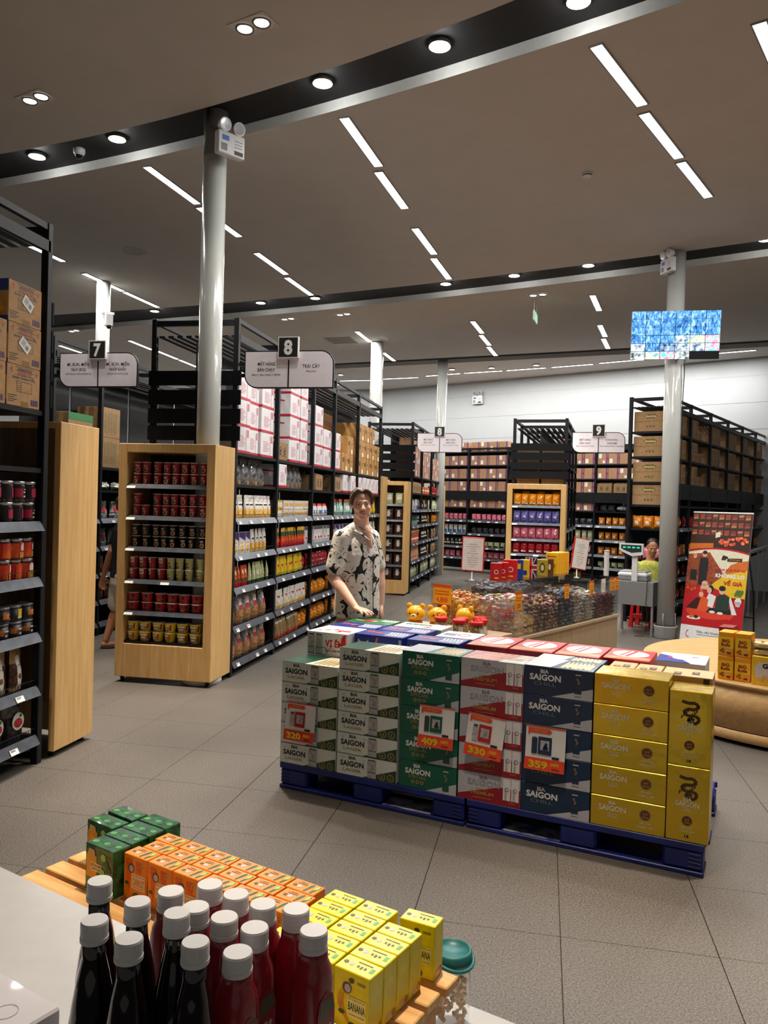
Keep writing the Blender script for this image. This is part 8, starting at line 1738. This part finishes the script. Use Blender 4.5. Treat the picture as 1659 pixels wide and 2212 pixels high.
# pale packs at the corner
pk_m = mat('pale_pack', srgb(212, 210, 214), .25, noise=.03, nscale=8, coat=.4, bump=.1, bscale=12)
def pack(x, y, z, rz, label):
    b = MB(); b.bx(-.11, .11, -.08, .08, 0, .072, pk_m, ch=.004); pr = MB()
    pr.ring((-.03, .0, .0728), X3, Y3, .026, .028, ink('pack_grey_line', (170, 168, 172), .4), 20); pr.ring((.05, .02, .0728), X3, Y3, .018, .0195, MATS['pack_grey_line'], 18); pr.disc((-.06, -.045, .0728), X3, Y3, .018, .008, lgr, 10); pr.ring((-.05, -.03, .0731), X3, Y3, .008, .011, redl, 12)
    Proto('pale_pack', b, [('print', pr)], 'box').put((x, y, z), rz, label, 'pale printed packs on the white table')
u_ = Vector((math.cos(tA), math.sin(tA), 0)); v_ = Vector((-u_.y, u_.x, 0)); c0 = Vector((-.748, 1.178, 0)) - u_ * .115 - v_ * .085
pack(c0.x, c0.y, .8005, tA, 'pale printed pack at the table corner, in the middle'); c1 = c0 - u_ * .232 + v_ * .012; pack(c1.x, c1.y, .8005, tA, 'pale printed pack at the frame edge, farther back'); c2 = c0 - v_ * .168 + u_ * .03; pack(c2.x, c2.y, .8005, tA, 'pale printed pack nearest the bottles at the lower edge'); c3 = c1 - v_ * .17; pack(c3.x, c3.y, .8005, tA, 'pale printed pack in the lowest corner of the table')
# ------------------------------------------------------------------ fittings on ceiling, columns and walls
fw = mat('fitting_white', (.66, .66, .66), .4, noise=.03)
def emergency(x, y, z, rz, label, sc=1., arm=0.):
    o = empty('emergency_light', (x, y, z), rz, label, 'emergency light', 'twin-head emergency lights'); o.scale = (sc,) * 3
    b = MB(); b.bx(-.15, .15, -.04, .04, -.11, .11, fw, ch=.008); obj('case', b, o); p = MB(); p.rect(-.11, .02, -.03, .07, (0, -.0408, 0), X3, Z3, ink('fitting_blue', (70, 110, 190), .4)); p.rect(-.12, -.08, -.05, -.01, (0, -.0408, 0), X3, Z3, MATS['label_print']); p.rect(.03, -.09, .13, -.05, (0, -.0408, 0), X3, Z3, INK)
    for k in range(3): p.rect(.03, -.02 + .03 * k, .12, -.012 + .03 * k, (0, -.0408, 0), X3, Z3, MATS['label_print'])
    obj('print', p, o)
    for sx in (-.08, .08):
        b = MB(); b.tube((sx, -.0, .10), (sx, -.01, .15), .012, fw, 8); b.tube((sx, .02, .185), (sx, -.03, .175), .05, fw, 18, r1=.066); b.tube((sx, -.03, .175), (sx, -.05, .171), .066, fw, 18); h = obj('lamp_head', b, o)
        b = MB(); b.tube((sx, -.0505, .171), (sx, -.052, .1707), .054, mat('lamp_glass', (.5, .5, .52), .1, metal=.6, noise=.2, nscale=30), 18); obj('lamp_glass', b, h)
    if arm: b = MB(); b.bx(-.05, .05, .04, .04 + arm, -.05, .05, fw); obj('bracket', b, o)
emergency(-2.90, 6.84, 4.93, .95, 'white twin-head emergency light on the front column', .92, .06)
emergency(1.53, 11.15, 4.98, -1.1, 'white emergency light on the column above the screen', .85, .05)
ew = WA + WD * 3.35 + WN * .06; emergency(ew.x, ew.y, 4.68, math.atan2(WD.y, WD.x), 'white emergency light high on the back wall', 1.05)
def dome(x, y, z, label):
    o = empty('dome_camera', (x, y, z), 0, label, 'camera'); b = MB(); b.lathe([(.035, -.075), (.055, -.05), (.06, -.03), (.06, 0)], fw, 18, capb=False); obj('housing', b, o); b = MB(); b.ell((0, 0, -.06), (.042, .042, .042), mat('lens_dark', (.01, .01, .012), .08, noise=.1), 14, 10); obj('lens', b, o)
dome(-4.823, 7.471, CZ + .094, 'white dome camera in the near black channel')
o = empty('smoke_detector', (.338, 8.53, CZ), 0, 'white round smoke detector in the middle of the ceiling', 'smoke detector'); b = MB(); b.lathe([(.035, -.045), (.045, -.03), (.05, -.018), (.055, -.016), (.055, 0)], fw, 20); obj('housing', b, o); b = MB(); b.lathe([(.047, -.03), (.0505, -.022)], INK, 20, capb=False, capt=False); obj('slot', b, o)
o = empty('ceiling_speaker', (-5.804, 10.4, CZ), 0, 'round grey speaker grille in the ceiling', 'speaker'); b = MB(); b.lathe([(.16, -.008), (.165, 0)], mat('speaker_grey', (.36, .33, .30), .6, noise=.1), 26); obj('grille', b, o); b = MB(); b.lathe([(.165, -.01), (.172, -.01), (.172, 0)], fw, 26, capb=False, capt=False); obj('rim', b, o)
o = empty('air_vent', (-4.376, 16.646, CZ), -.1, 'square air vent panel in the far ceiling', 'vent'); 
for a in ((-.3, .3, -.3, -.275), (-.3, .3, .275, .3), (-.3, -.275, -.275, .275), (.275, .3, -.275, .275)): b = MB(); b.bx(*a, -.012, 0, mat('vent_grey', (.3, .27, .24), .6, noise=.05)); obj('frame', b, o)
for k in range(5): b = MB(); b.bx(-.27, .27, -.24 + .11 * k, -.2 + .11 * k, -.01, 0, MATS['vent_grey']); obj('slat', b, o)
o = empty('exit_sign', (-.235, 13.67, CZ), 1.45, 'small green exit sign hanging edge-on from the ceiling', 'exit sign'); b = MB(); b.bx(-.19, .19, -.015, .015, -.36, -.2, fw, ch=.004); obj('case', b, o); b = MB(); b.rect(-.17, -.345, .17, -.215, (0, -.0158, 0), X3, Z3, mat('exit_green', (.05, .5, .22), .4, emit=.5)); b.text('EXIT', (0, -.0168, -.31), X3, Z3, .06, WHITE, w=.26, bold=.03); obj('face', b, o)
for sx in (-.15, .15): b = MB(); b.tube((sx, 0, -.2), (sx, 0, 0), .004, fw, 6); obj('hanger', b, o)
o = empty('wall_camera', (-6.98, 11.74, 4.55), .8, 'white camera on a bracket of the column above sign seven', 'camera'); b = MB(); b.bx(-.06, .06, -.05, .05, -.1, .1, fw, ch=.01); obj('housing', b, o); b = MB(); b.bx(-.1, .1, .03, .09, .1, .14, fw, ch=.006); obj('bracket', b, o); b = MB(); b.ell((0, -.02, -.11), (.04, .04, .04), MATS['lens_dark'], 12, 8); obj('lens', b, o)
